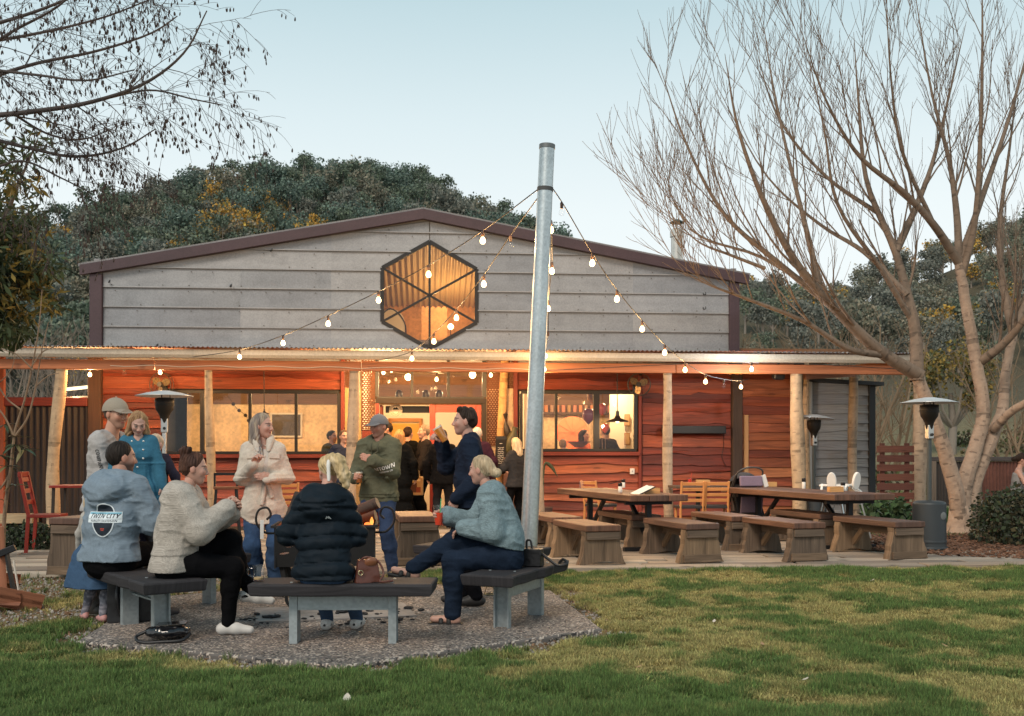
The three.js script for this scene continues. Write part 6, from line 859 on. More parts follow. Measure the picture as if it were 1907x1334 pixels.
// --- woman in the pale blue jumper, legs crossed
{
  const c = [.20, .27, .295], P = person({ label: 'seated woman in pale blue jumper with low fair bun, legs crossed, holding a red drink', x: -.05, Z: 7.86, y: .04, ry: -95, H: 1.63, py: .55, fem: 1, bulk: .014, skin: [.55, .31, .235], lean: [.17, 0], slouch: .09, head: { yaw: -16, pitch: 6, dz: .03 }, wrL: [.10, .74, .30], elL: [.32, .4, -.1], wrR: [-.03, .83, .46], elR: [-.3, .4, .1], handL: { palm: [-.3, -.9, 0], curl: .4, dir: [-.4, -.2, .8] }, handR: { palm: [.9, 0, .2], curl: .7, dir: [.25, .05, .9], thumb: .8 }, anL: [.08, .09, .40], knL: [.1, 1.2, .6], anR: [-.03, .42, .72], knR: [0, 1.4, .5], footL: [0, 0, 1], footR: [0, .22, 1],
    wear: [{ name: 'jeans', on: LEGS, infl: .018, amp: .012, wide: .012, paint: flat([.014, .023, .042], .4, 14) }, top('jumper', c, { infl: .024, amp: .017, k: .038, hem: (x, z) => .60 + z * .25, bone: { foreL: .022, foreR: .022, armL: .024, armR: .024 }, extra: ({ pt }) => [[pt(.10, -.07, -.01), pt(.10, .07, -.01), .125], [pt(.52, -.05, .02), pt(.52, .05, .02), .055]], mat: knitM, paint: flat(c, .14, 70) })],
    hair: { c: [.44, .33, .21], c2: [.56, .44, .29], th: .008, ext: [.13, .2, .2, .14], extra: [[0, -.03, -.115, .0, -.04, -.145, .040, .040], [0, .02, -.1, 0, -.02, -.11, .03, .03]] } });
  // sandals: thick dark soles and straps on bare feet
  const sm2 = M(.016, .014, .013, { roughness: .6 }); for (const s of ['L', 'R']) { const an = P.legs[s].an, fd = V(0, s === 'R' ? .22 : 0, 1).normalize(), fu = V(0, 1, 0).addScaledVector(fd, -fd.y).normalize(), b = an.clone().addScaledVector(fu, -.05), pr = []; prim(pr, 'f', b.clone().addScaledVector(fd, -.03), b.clone().addScaledVector(fd, .15), .034, .026); prim(pr, 'f', b, an, .036, .04); const [lo, hi] = bounds(pr, .012); const ft = part('foot', meshField(capField(pr, .03), lo, hi, .009, flat([.55, .31, .235], .08)), skinM, P.body); const mm = frameM(b.clone().addScaledVector(fd, .055).addScaledVector(fu, -.032), V(1, 0, 0), fu, V(0, 0, 0).crossVectors(V(1, 0, 0), fu)); part('sandal', join([rb(.088, .03, .27, 0, -.008, 0, 0, 0, 0, .014), new THREE.TorusGeometry(.042, .009, 6, 18, Math.PI).scale(1, .95, 2.2).translate(0, .004, .03), new THREE.TorusGeometry(.043, .009, 6, 18, Math.PI).scale(1, 1.3, 2.2).translate(0, .004, -.03)]).applyMatrix4(mm), sm2, P.g); }
  heldGlass('drink_cup', 'clear cup of red drink with a green straw in the pale blue jumper woman hand', toWorld(P, P.hands.R.grip), 'spritz');
}
// --- people around the door and indoors, smaller
const crowd = (label, px, d, top2, ry, o) => { const w = bw(bu(px, d), 0, d), Ht = clamp(by(top2, px, d) - .05, .8, 1.9); const hc = o.hair.c ?? [.03, .02, .016]; return person({ label, x: w.x, Z: -w.z, y: .05, ry: ry + TH * 57.3, H: Ht, h: .021, skin: [.50, .28, .20], wear: [trousers(o.pants ?? [.006, .006, .007], { wide: .012 }), top('coat', o.c, { infl: .026, amp: .014, hem: o.hem ?? Ht * .45, bone: { foreL: .01, foreR: .01 }, extra: ({ pt }) => [[pt(-.12, -.08), pt(-.12, .08), .12], ...(o.long ? [[pt(-.35, -.09), pt(-.35, .09), .13], [pt(-.6, -.09), pt(-.6, .09), .13]] : [])] })], shoe: { c: [.02, .018, .016] }, ...o.pose, hair: { th: .010, ...o.hair } }); };
const longH = { ext: [.16, .36, .16, .14], extra: [[.06, .04, -.02, .08, -.2, -.02, .03, .03], [-.06, .04, -.02, -.08, -.2, -.02, .03, .03], [0, .02, -.09, 0, -.24, -.085, .055, .05], [.05, 0, -.07, .06, -.24, -.07, .045, .035], [-.05, 0, -.07, -.06, -.24, -.07, .045, .035]] };
crowd('dark haired person in black jacket just inside the doorway', 721, .3, 786, -70, { c: [.008, .007, .007], hair: { c: [.02, .014, .012] } });
crowd('woman with long copper hair in a long black coat at the doorway', 744, 1.1, 800, 165, { c: [.006, .006, .006], long: 1, hem: .3, hair: { ...longH, c: [.42, .19, .07], c2: [.5, .27, .1] }, pose: { fem: 1 } });
crowd('dark haired person in black seen between the coat and the tote bag', 759, -.1, 795, 150, { c: [.006, .006, .006], hair: { c: [.035, .02, .014] } });
{ const P = crowd('grey haired person in dark jacket carrying a pictured tote bag at the door', 791, .4, 792, -75, { c: [.02, .016, .014], hair: { c: [.24, .18, .13] }, pose: { wrL: [.2, .92, .22], elL: [.3, 1.1, -.5], wrR: [-.18, .9, .1] } }); const p = toWorld(P, V(.26, .72, .24)), t = thing('tote_bag', 'cream tote bag with a dark picture carried at the door', 'bag', p, .15); const tx = canvasTex(128, 160, (x) => { x.fillStyle = '#b98d5c'; x.fillRect(0, 0, 128, 160); x.fillStyle = '#5a2f1c'; x.fillRect(16, 50, 60, 90); x.fillStyle = '#8d3c22'; x.fillRect(70, 90, 40, 50); x.fillStyle = '#dcc196'; x.fillRect(24, 16, 84, 20); }); part('bag', rb(.28, .34, .05, 0, 0, 0, 0, 0, 0, .02), M(.5, .36, .2), t); const f = part('picture', new THREE.PlaneGeometry(.25, .31), M(1, 1, 1, { map: tx, k: 1 }), t); f.position.z = .027; for (const s of [-1, 1]) part('strap', tube(curve([V(-.07, .16, s * .02), V(-.04, .3, s * .015), V(.04, .3, s * .015), V(.07, .16, s * .02)], 10), .008, 5), M(.5, .36, .2), t); }
crowd('person in black top with a blue checked shirt at the waist by the red door', 824, 1.3, 800, 175, { c: [.007, .006, .006], pants: [.016, .015, .017], hair: { c: [.06, .035, .02] }, pose: { } });
crowd('white haired man in plum jumper in front of the red door', 889, 1.2, 796, 170, { c: [.045, .016, .026], hair: { c: [.58, .52, .44], th: .009 }, pose: { bulk: .02 } });
crowd('fair haired woman in charcoal jacket reading the chalkboard', 963, 1.3, 815, -150, { c: [.035, .033, .034], hair: { ...longH, c: [.55, .40, .24], c2: [.62, .48, .3] }, pose: { fem: 1, wrL: [.12, 1.0, .28], wrR: [-.12, 1.0, .28], head: { pitch: 15, dz: .03 } } });
crowd('man in navy jumper and mauve vest leaning beside the pale post', 640, .7, 801, 25, { c: [.022, .028, .05], hair: { c: [.10, .06, .04] } });
crowd('dark haired man in green seen through the end of the long window', 617, -.8, 802, 60, { c: [.05, .055, .03], hair: { c: [.018, .014, .012] } });
crowd('woman with dark wavy hair and coral top behind the window', 1087, -1.9, 800, 60, { c: [.55, .13, .07], hair: { ...longH, c: [.03, .018, .014] }, pose: { fem: 1 } });
crowd('child in blue grey beside the coral backdrop', 1048, -1.0, 818, 160, { c: [.16, .20, .25], hair: { c: [.25, .16, .1] } });
crowd('man in dark jacket behind the pendant lamp', 1128, -1.5, 792, 200, { c: [.05, .035, .025], hair: { c: [.06, .035, .022] } });
// --- woman sitting by the far fence
{
  const x = (1893 - CX) / F * 17.9; person({ label: 'woman in grey sleeveless top sitting by the low fence looking at her hands', x, Z: 17.9, y: .02, ry: 62, H: 1.66, py: .56, fem: 1, h: .016, skin: [.52, .28, .20], head: { pitch: 22, yaw: 5, dz: .03 }, lean: [.08, 0], wrL: [.08, .78, .34], wrR: [-.08, .76, .34], elL: [.4, .8, 0], elR: [-.4, .8, 0], handR: { palm: [.4, .8, 0], curl: .4 }, anL: [.1, .085, .45], anR: [-.1, .085, .45], knL: [.15, 1, .6], knR: [-.15, 1, .6], wear: [trousers([.55, .5, .45]), { name: 'top', on: ['torso', 'pelvis'], c: [.30, .29, .28], infl: .012, amp: .006, cut: (x2, y) => y - 1.0 }], shoe: { c: white }, hair: { c: [.035, .022, .016], th: .012, extra: [[0, .0, -.11, 0, -.04, -.14, .04, .045]], ext: [.13, .2, .2, .14] } });
}

// ---------------------------------------------------------------- trees and plants
function branchSet(seed) {
  const r = RNG(seed), geos = [];
  // one branch: a curved, tapering tube; returns its points so that children can start on it
  const limb = (pts, r0, r1, seg) => { const n = pts.length; geos.push(tube(pts, pts.map((_, i) => lerp(r0, r1, i / (n - 1))), seg, false, r() * 5)); return pts; };
  function spray(pts, r0, r1, lvl, o) {                              // children along a limb
    if (lvl <= 0) return; const n = Math.round(o.num[lvl] * (.7 + .6 * r()));
    for (let i = 0; i < n; i++) {
      const t = o.from + (1 - o.from) * (i + r()) / n, f = t * (pts.length - 1), k = Math.min(pts.length - 2, Math.floor(f)), p = pts[k].clone().lerp(pts[k + 1], f - k), d = pts[k + 1].clone().sub(pts[k]).normalize();
      const side = V(r() - .5, r() - .5, r() - .5); side.addScaledVector(d, -side.dot(d)).normalize(); d.multiplyScalar(o.along).addScaledVector(side, 1 - o.along * .4).normalize(); if (o.flat) { d.z *= o.flat; }
      d.y += o.up; d.normalize(); const L = o.len[lvl] * (.5 + .8 * r()) * (1.15 - .5 * t), m = 5, q = [p.clone()], rr = Math.max(o.min, lerp(r0, r1, t) * o.thin);
      const cur = d.clone(); for (let j = 1; j <= m; j++) { cur.add(V((r() - .5) * o.wob, (r() - .5) * o.wob + o.curl, (r() - .5) * o.wob)).normalize(); q.push(q[j - 1].clone().addScaledVector(cur, L / m)); }
      limb(q, rr, Math.max(o.min * .6, rr * .35), lvl > 1 ? 5 : 3); o.tip?.(q, lvl, r); spray(q, rr, rr * .35, lvl - 1, { ...o, from: .15 });
    }
  }
  return { r, geos, limb, spray };
}
const barkM = M(.30, .21, .15, { map: T.bark, k: .55, roughness: .85, bump: [T.bark, .03] });
{ // the big bare tree beside the heater, stems traced in the photograph at the depth of its foot
  const Z0 = 16.6, B = branchSet(101), r = B.r, t = thing('bare_tree', 'large leafless multi stemmed tree with tan bark beside the patio heater', 'tree', V(0, 0, 0));
  const L = (list, dz, r0, r1) => { const n = list.length, p = curve(list.map(([x, y], i) => at(x, y, Z0 + dz[0] + (dz[1] - dz[0]) * i / (n - 1))), n * 4); return [p, r0, r1]; };
  const stems = [
    L([[1788, 1000], [1783, 930], [1760, 840], [1728, 750], [1704, 690]], [0, -.2], .14, .095), L([[1788, 1000], [1797, 900], [1815, 840], [1832, 770], [1815, 660], [1798, 560], [1786, 490]], [0, .4], .14, .075), L([[1792, 990], [1815, 900], [1850, 810], [1868, 760], [1872, 700], [1888, 620]], [.05, .7], .13, .066), L([[1852, 800], [1880, 770], [1920, 745], [1990, 700]], [.2, -.6], .075, .05),
  ];
  const limbs = [
    L([[1712, 700], [1640, 655], [1570, 590], [1490, 500], [1425, 380], [1375, 240], [1350, 100]], [-.2, -1.6], .12, .0035), L([[1708, 710], [1705, 620], [1690, 550], [1668, 470], [1615, 340], [1600, 200], [1590, 60]], [-.2, .6], .12, .0035),
    L([[1650, 662], [1580, 650], [1500, 600], [1400, 560], [1320, 530], [1260, 500]], [-.4, -2.0], .06, .0035), L([[1668, 470], [1700, 400], [1735, 310], [1765, 190], [1800, 40]], [.2, 1.3], .07, .0035), L([[1560, 580], [1450, 490], [1350, 400], [1275, 260], [1228, 120]], [-.6, -.2], .06, .0035), L([[1530, 545], [1500, 420], [1470, 300], [1440, 160], [1420, 30]], [-.8, .8], .055, .0035),
    L([[1786, 490], [1740, 420], [1685, 360], [1600, 290], [1540, 190], [1490, 50]], [.4, -1.0], .075, .0035), L([[1787, 500], [1782, 400], [1768, 300], [1735, 170], [1700, -40]], [.4, 1.0], .075, .0035), L([[1790, 520], [1815, 420], [1826, 260], [1830, 80], [1828, -90]], [.4, 0], .07, .0035), L([[1786, 490], [1825, 380], [1870, 250], [1910, 110], [1940, -40]], [.4, 1.6], .065, .0035),
    L([[1818, 680], [1870, 640], [1920, 580], [1990, 470]], [.3, -.8], .09, .03), L([[1888, 620], [1870, 540], [1862, 430], [1880, 280], [1900, 120]], [.7, 1.6], .085, .0035), L([[1888, 620], [1910, 560], [1950, 430]], [.7, 1.2], .07, .03), L([[1690, 550], [1610, 470], [1530, 420], [1430, 330], [1330, 150]], [-.1, 1.4], .05, .0035), L([[1640, 655], [1540, 560], [1420, 480], [1290, 430], [1222, 290]], [-.5, .9], .05, .0035), L([[1700, 600], [1640, 500], [1560, 380], [1535, 240], [1500, 80]], [0, -1.4], .05, .0035), L([[1740, 420], [1680, 280], [1660, 150], [1650, -20]], [.3, -.9], .04, .0035), L([[1425, 500], [1360, 475], [1300, 450], [1250, 400]], [-1.5, -1.7], .03, .0035), L([[1640, 400], [1540, 330], [1450, 220], [1400, 60]], [.4, 1.6], .04, .0035),
  ];
  for (const [p, a, b] of stems) B.limb(p.map((q, i) => q.add(V((r() - .5) * .015, 0, (r() - .5) * .015))), a, b, 14);
  const trunk = part('trunk', B.geos.splice(0), barkM, t);
  for (const [p, a, b] of limbs) { B.limb(p, a, b, 8); B.spray(p, a, b, 3, { num: [0, 2.6, 4.2, 10], len: [0, .55, 1.0, 1.6], from: .22, along: .95, up: .36, curl: .07, wob: .17, thin: .40, min: .0045 }); }
  part('branches', B.geos, M(.17, .12, .085, { map: T.bark, k: .55, roughness: .85 }), t);
  // flare of roots at the foot
  const f = gd(1788, 997); part('root_flare', lathe([[.30, 0], [.23, .06], [.19, .2], [.16, .45], [.0, .45]], 18).scale(1, 1, .9).translate(f.x * Z0 / -f.z, .05, -Z0), barkM, trunk);
}
{ // birch with hanging catkins, its trunk stands outside the frame
  const Z0 = 10.5, B = branchSet(202), r = B.r, t = thing('birch_tree', 'dark leafless birch boughs hung with catkins against the sky', 'tree', V(0, 0, 0)), cat = [];
  const C = new THREE.SphereGeometry(.0075, 5, 4).scale(1, 3.1, 1).translate(0, -.03, 0), bud = new THREE.SphereGeometry(.008, 4, 3);
  const tip = (q, lvl, r) => { if (lvl > 1) return; for (let j = 1; j < q.length; j++) if (r() < .32) { const n = 1 + (r() < .5); for (let k = 0; k < n; k++) cat.push(C.clone().rotateZ((r() - .5) * .5).translate(q[j].x + (r() - .5) * .02, q[j].y, q[j].z + (r() - .5) * .02)); } };
  const base = at(-190, 1100, Z0 + .8); base.y = 0; const trunk = curve([base, at(-185, 700, Z0 + .8), at(-170, 300, Z0 + .6), at(-160, -100, Z0 + .6), at(-150, -400, Z0)], 24);
  part('trunk', tube(trunk, trunk.map((_, i) => lerp(.17, .05, i / 24)), 12), M(.45, .42, .38, { map: T.bark, k: .55 }), t);
  const L = (list, dz) => curve(list.map(([x, y], i) => at(x, y, Z0 + dz * i / list.length)), list.length * 4);
  const o = { num: [0, 3, 4.2, 8], len: [0, .34, .55, .85], from: .14, along: .75, up: -.10, curl: -.10, wob: .22, thin: .36, min: .0026, tip };
  for (const [l, dz, a] of [[[[-165, 250], [-60, 222], [60, 208], [170, 190], [275, 152], [345, 95], [385, 20]], -.3, .035], [[[-165, 245], [-60, 250], [50, 275], [140, 292], [230, 275], [290, 240]], .4, .028], [[[-165, 200], [-60, 160], [60, 120], [180, 95], [285, 60], [330, 30]], .5, .026], [[[-160, 120], [-50, 60], [70, 20], [170, -20], [270, -60]], 0, .026], [[[-160, 20], [-40, -40], [90, -60], [240, -70]], .6, .026], [[[-165, 180], [-70, 120], [20, 60], [110, 10], [180, -60]], -.6, .024], [[[190, 185], [280, 168], [360, 185], [415, 196]], -.2, .012], [[[20, 210], [90, 250], [150, 260], [210, 240]], .7, .014], [[[-160, 320], [-60, 330], [40, 300], [110, 330], [170, 360]], .5, .018], [[[-160, 90], [-40, 80], [80, 60], [200, 30], [300, -10]], 1.1, .024], [[[-160, 140], [-40, 130], [70, 140], [160, 150], [250, 130]], -1.1, .02]]) { const p = L(l, dz); B.limb(p, a, .006, 7); B.spray(p, a, .006, 3, o); }
  part('branches', B.geos, M(.075, .06, .055, { roughness: .9 }), t); const c = part('catkins', cat, M(.05, .035, .03, { roughness: .9 }), t); c.userData.kind = 'stuff';
}
const leafM = (r, g, b) => M(r, g, b, { roughness: .7, side: THREE.DoubleSide, vertexColors: true });
function leafCloud(n, put, size, r, col) {                           // n leaves; put(r) gives a point; flat diamonds
  const pos = [], nor = [], cl = []; const a = V(0, 0, 0), b = V(0, 0, 0), nn = V(0, 0, 0);
  for (let i = 0; i < n; i++) { const p = put(r); if (!p) continue; const s = size * (.6 + .8 * r()); a.set(r() - .5, r() - .75, r() - .5).normalize().multiplyScalar(s); b.set(r() - .5, r() - .5, r() - .5).cross(a).normalize().multiplyScalar(s * (col.w || .4)); nn.crossVectors(b, a).normalize();
    const P = [p, p.clone().addScaledVector(a, .5).add(b), p.clone().add(a), p.clone().addScaledVector(a, .5).sub(b)]; for (const k of [0, 1, 2, 0, 2, 3]) { pos.push(P[k].x, P[k].y, P[k].z); nor.push(nn.x, nn.y, nn.z); } const c = col(r, p); for (let k = 0; k < 6; k++) cl.push(...c); }
  const g = new THREE.BufferGeometry(); g.setAttribute('position', new THREE.Float32BufferAttribute(pos, 3)); g.setAttribute('normal', new THREE.Float32BufferAttribute(nor, 3)); g.setAttribute('color', new THREE.Float32BufferAttribute(cl, 3)); g.setAttribute('uv', new THREE.Float32BufferAttribute(new Float32Array(pos.length / 3 * 2), 2)); return g;
}
const lm = leafM(1, 1, 1); lm.transmission = .25; lm.thickness = 0; lm.roughness = .95;
{ // willow-leaved tree at the edge
  const r = RNG(303), t = thing('willow_leaved_tree', 'leafy olive and green tree with long narrow leaves under the birch', 'tree', V(0, 0, 0)), Z0 = 12.5, cl = [];
  const base = at(-60, 900, Z0); base.y = 0; part('trunk', tube(curve([base, at(-50, 700, Z0), at(-30, 500, Z0), at(-10, 330, Z0)], 14), [...Array(15)].map((_, i) => .12 - i * .006), 10), M(.16, .12, .09, { map: T.bark, k: .55 }), t);
  for (const [x, y, R, n] of [[-20, 350, 80, 420], [10, 430, 60, 500], [-30, 490, 90, 1100], [50, 520, 45, 420], [-40, 580, 80, 1100], [15, 600, 50, 600], [40, 330, 45, 130], [80, 490, 40, 170], [-70, 420, 90, 800], [50, 420, 45, 200], [60, 270, 45, 80], [95, 560, 28, 90], [-30, 270, 60, 160]]) cl.push([at(x, y, Z0 + (r() - .5) * 1.6), R / F * Z0, n]);
  const gs = cl.map(([c, R, n]) => leafCloud(n, (q) => { const u = V(q() - .5, q() - .5, q() - .5).normalize().multiplyScalar(R * Math.pow(q(), .45)); u.y *= .9; return c.clone().add(u); }, .15, r, Object.assign((q, p) => { const k = .6 + q() * .8, y = fbm(p.x * 2.2, p.y * 2.2, 5) > .60 ? 1 : 0; return y && q() < .6 ? [.22 * k, .16 * k, .03 * k] : [.055 * k, .082 * k, .032 * k]; }, { w: .13 })));
  const c = part('crown', gs, lm, t);
  const B = branchSet(31); for (const [x, y] of [[-20, 350], [60, 420], [90, 480], [60, 520], [110, 560], [70, 260], [20, 600]]) B.limb(curve([at(-30, 560, Z0), at(x * .5 - 15, y * .5 + 250, Z0), at(x, y, Z0)], 8), .04, .008, 5); part('limb', B.geos, M(.12, .09, .07), t);
}
{ // rhododendron shrub at the edge with bare stems
  const Z0 = 9.6, B = branchSet(404), r = B.r, t = thing('rhododendron', 'shrub with bare forked stems and long glossy leaves by the firewood', 'shrub', V(0, 0, 0)), P = (x, y, dz = 0) => at(x, y, Z0 + dz), stems = [];
  const s0 = P(5, 970); s0.y = 0; const st = (l, a, b) => B.limb(curve(l, l.length * 4), a, b, 7);
  st([s0, P(8, 960), P(20, 870), P(24, 830)], .02, .014); st([P(24, 830), P(28, 800), P(44, 750), P(58, 690), P(72, 610), P(78, 540)], .013, .004); st([P(28, 812), P(50, 780), P(66, 720), P(78, 650), P(90, 600)], .011, .003); st([P(24, 810), P(10, 780), P(-20, 740)], .011, .005); st([P(62, 690), P(30, 660), P(0, 650)], .008, .003); st([P(66, 720), P(90, 700), P(110, 695)], .007, .003); st([P(60, 680), P(80, 655), P(110, 640), P(130, 600)], .007, .002); st([P(20, 880), P(0, 910), P(-30, 930)], .012, .006); st([P(40, 765), P(10, 740), P(-10, 700), P(-20, 640)], .009, .003); st([P(-10, 720), P(20, 690), P(30, 640)], .006, .002);
  part('stems', B.geos, M(.20, .13, .08, { map: T.bark, k: .55 }), t);
  const lg = new THREE.PlaneGeometry(1, .26, 6, 2), Q = lg.attributes.position; for (let i = 0; i < Q.count; i++) { const x = Q.getX(i) + .5; Q.setXYZ(i, x, Q.getY(i) * Math.sin(Math.pow(clamp(x, .02, .98), .8) * Math.PI) , -.35 * x * x + Math.abs(Q.getY(i)) * .35); } lg.rotateX(-Math.PI / 2); lg.computeVertexNormals();
  const ms = [M(.035, .058, .028, { roughness: .35 }), M(.05, .075, .035, { roughness: .35 }), M(.16, .13, .05, { roughness: .5 })];
  for (const [x, y, n] of [[30, 830, 9], [45, 838, 7], [8, 792, 5], [20, 905, 5], [2, 850, 6], [12, 870, 5], [-4, 930, 4], [26, 815, 4]]) for (let i = 0; i < n; i++) { const l = part('leaf', lg, ms[r() < .72 ? Math.floor(r() * 2) : 2], t); l.position.copy(P(x, y)); l.rotation.set(0, i / n * 6.28 + r(), (r() - .6) * .9, 'YXZ'); const s = .09 + r() * .09; l.scale.set(s, s, s); }
}
function shrub(name, label, c, R, n, size, cols, seed, cat = 'shrub', group) {
  const r = RNG(seed), t = thing(name, label, cat, c, 0, group);
  part('foliage', leafCloud(n, (q) => { const u = V(q() - .5, (q() - .35), q() - .5).normalize(); const k = Math.pow(q(), .3) * (.72 + .4 * fbm(u.x * 3 + seed, u.y * 3, u.z * 3, 2)); const p = V(u.x * R[0] * k, u.y * R[1] * k, u.z * R[2] * k); p.y = Math.max(.02, p.y + R[1] * .25); return p; }, size, r, Object.assign((q) => { const k = .55 + q() * .9, cc = cols[Math.floor(q() * cols.length)]; return cc.map((v) => v * k); }, { w: .34 })), lm, t);
  part('stems', variants(7, (i) => tube([V(0, 0, 0), V(Math.cos(i) * R[0] * .5, R[1] * .6, Math.sin(i) * R[2] * .5)], [.02, .006], 5)), M(.1, .07, .05), t); return t;
}
{ let p = gd(1905, 1018); shrub('leafy_shrub', 'dense dark green shrub on the bark mulch', V(p.x, .04, p.z), [.85, .75, .7], 5200, .07, [[.022, .035, .014], [.035, .055, .02], [.06, .05, .02]], 5);
  p = gd(35, 1032); shrub('low_shrub', 'low dark leafy shrub growing beside the paving near the firewood', V(p.x, .03, p.z - .3), [.55, .32, .4], 2200, .06, [[.025, .045, .018], [.04, .07, .025], [.02, .03, .014]], 6);
  p = at(1655, 945, 17.2); shrub('fern_clump', 'bright green fern clump at the foot of the slatted gate', V(p.x, .04, p.z), [.5, .5, .4], 1100, .13, [[.03, .075, .025], [.05, .10, .03]], 7, 'fern');
  p = at(1700, 945, 18.4); shrub('fern_clump', 'green fern clump behind the veranda post', V(p.x - .4, .04, p.z), [.4, .4, .4], 700, .12, [[.03, .07, .025], [.05, .09, .03]], 8, 'fern'); }
// ---------------------------------------------------------------- eucalypts and wattles on the hills, bare trees behind the barn
function gumProto(seed, cols, H, W, n, size) {
  const r = RNG(seed), cl = [], m = 7 + Math.floor(r() * 4); for (let i = 0; i < m; i++) { const a = r() * 6.28, k = Math.sqrt(r()) * W * .36; cl.push([V(Math.cos(a) * k, H * (.48 + .46 * r()), Math.sin(a) * k), W * (.17 + .13 * r())]); }
  const crown = leafCloud(n, (q) => { const [c, R] = cl[Math.floor(q() * m)]; const u = V(q() - .5, q() - .5, q() - .5).normalize().multiplyScalar(R * Math.pow(q(), .38)); u.y *= .72; return c.clone().add(u); }, size, r, Object.assign((q) => { const k = 2.1 + q() * 2.6, cc = cols[Math.floor(q() * cols.length)]; return cc.map((v) => Math.min(.7, v * k)); }, { w: .42 }));
  const tr = [tube([V(0, -1, 0), V(.15, H * .35, .1), V(0, H * .6, 0)], [.24, .18, .1], 6, false)]; for (const [c] of cl) tr.push(tube([V(.1, H * .3, .08), c.clone().multiplyScalar(.6).setY(H * .45), c], [.11, .08, .03], 4, false));
  return [crown, join(tr)];
}
{
  const gumCols = [[[.048, .060, .040], [.034, .046, .034], [.070, .076, .052]], [[.064, .062, .044], [.045, .050, .036], [.090, .078, .056]], [[.036, .054, .042], [.028, .040, .034], [.05, .068, .052]], [[.053, .056, .046], [.040, .045, .038], [.072, .07, .057]], [[.042, .055, .036], [.033, .042, .030]]];  // leaf colours cooled and lightened: distance haze put into the colour, no fog
  const protos = gumCols.map((c, i) => gumProto(500 + i, c, 8.5 + i * .7, 7 + (i % 3), 1150, .44)), wat = [gumProto(601, [[.19, .10, .016], [.22, .122, .024], [.05, .048, .022]], 7.8, 6.2, 800, .42), gumProto(602, [[.17, .092, .016], [.20, .112, .022], [.045, .048, .025]], 8.4, 6.6, 800, .42)];
  const trunkM = M(.28, .24, .20, { roughness: .9 }), r = RNG(77), spots = [];
  const add = (proto, name, label, cat, group, x, z, s) => { const t = thing(name, label, cat, V(x, terrain(x, z) - .3, z), r() * 6.28, group); part('crown', proto[0], lm, t); part('trunk', proto[1], trunkM, t); t.scale.set(s, s * (.9 + r() * .25), s); };
  const kinds = ['olive', 'tawny', 'blue green', 'grey', 'dark green'], proj = (x, y, z) => [CX + x / -z * F, HY - (y - EYE) / -z * F];
  const gums = [];
  // forest on the hill seen over the barn
  for (let k = 0, n = 0; k < 40000 && n < 760; k++) {
    const Z = 62 + Math.pow(r(), .8) * 88, x = -75 + r() * 92, z = -Z; if (spots.some((s) => Math.hypot(s[0] - x, s[1] - z) < 1.9)) continue;
    const h = terrain(x, z); const [px, py] = proj(x, h + 4.5, z); if (px < -30 || px > 1085) continue; const gableY = px < 800 ? lerp(510, 388, clamp((px - 165) / 635, 0, 1)) : lerp(388, 527, (px - 800) / 570); if (py > (px < 165 ? 660 : gableY + 18)) continue; if (h < 4 && px > 1050) continue;
    spots.push([x, z]); n++; const [wx, wy] = proj(x, h + 3, z), y1 = wx > 365 && wx < 610 && wy > 352 + Math.abs(wx - 490) * .12 && r() < .6, y2 = wx > 120 && wx < 340 && wy > 425 && r() < .2;
    if (y1 || y2) { add(wat[n % 2], 'wattle_tree', 'bright yellow flowering wattle on the wooded hill', 'tree', 'wattles on the hill', x, z, .4 + r() * .2); } else gums.push([Math.floor(r() * 5), .36 + r() * .24, x, z, Z]);
  }
  gums.sort((a, b) => a[4] - b[4]);
  gums.slice(0, 290).forEach(([pi, sz, x, z, Z]) => add(protos[pi], 'gum_tree', (sz > .53 ? 'tall ' : sz < .42 ? 'small ' : '') + kinds[pi] + ' eucalypt ' + (Z > 105 ? 'high on the wooded hill' : Z > 85 ? 'midway up the wooded hill' : 'low on the wooded hill behind the barn roof'), 'tree', 'eucalypts on the hill', x, z, sz));
  { const rest = gums.slice(290), wg = new THREE.Group(); wg.name = 'eucalypt_wood'; tag(wg, 'mass of distant eucalypts along the crest of the hill', 'wood', null, 'stuff'); scene.add(wg); const m4 = new THREE.Matrix4(), q = new THREE.Quaternion();
    for (let pi = 0; pi < 5; pi++) { const l = rest.filter((t) => t[0] === pi); [['crowns', protos[pi][0], lm], ['trunks', protos[pi][1], trunkM]].forEach(([nm, geo, mt]) => { const im = new THREE.InstancedMesh(geo, mt, l.length); im.name = nm; im.castShadow = im.receiveShadow = true; l.forEach(([, sz, x, z], i) => { q.setFromAxisAngle(V(0, 1, 0), i * 2.4); m4.compose(V(x, terrain(x, z) - .3, z), q, V(sz, sz * 1.02, sz)); im.setMatrixAt(i, m4); }); wg.add(im); }); } }
  // slope beyond the fence: darker scrub higher up
  for (let k = 0, n = 0; k < 12000 && n < 150; k++) {
    const Z = 46 + r() * 75, x = 8 + r() * 68, z = -Z; if (spots.some((s) => Math.hypot(s[0] - x, s[1] - z) < 2.3)) continue; const h = terrain(x, z), [px, py] = proj(x, h + 4, z), [gx, gy] = proj(x, h, z); if (px < 1385 || px > 1960 || gy > 715 - (gx - 1600) * .02) continue;
    spots.push([x, z]); n++; const s = .26 + r() * .24; r() < .07 ? add(wat[n % 2], 'wattle_bush', 'olive yellow wattle bush on the slope beyond the fence', 'bush', 'wattles on the slope', x, z, s * 1.3) : add(protos[[1, 3, 1, 3, 0][n % 5]], 'scrub_tree', kinds[[1, 3, 1, 3, 0][n % 5]] + ' scrub tree on the slope beyond the fence' + (Z > 85 ? ', high near the ridge' : Z > 62 ? ', halfway up' : ', just above the grass'), 'tree', 'scrub trees on the slope', x, z, s);
  }
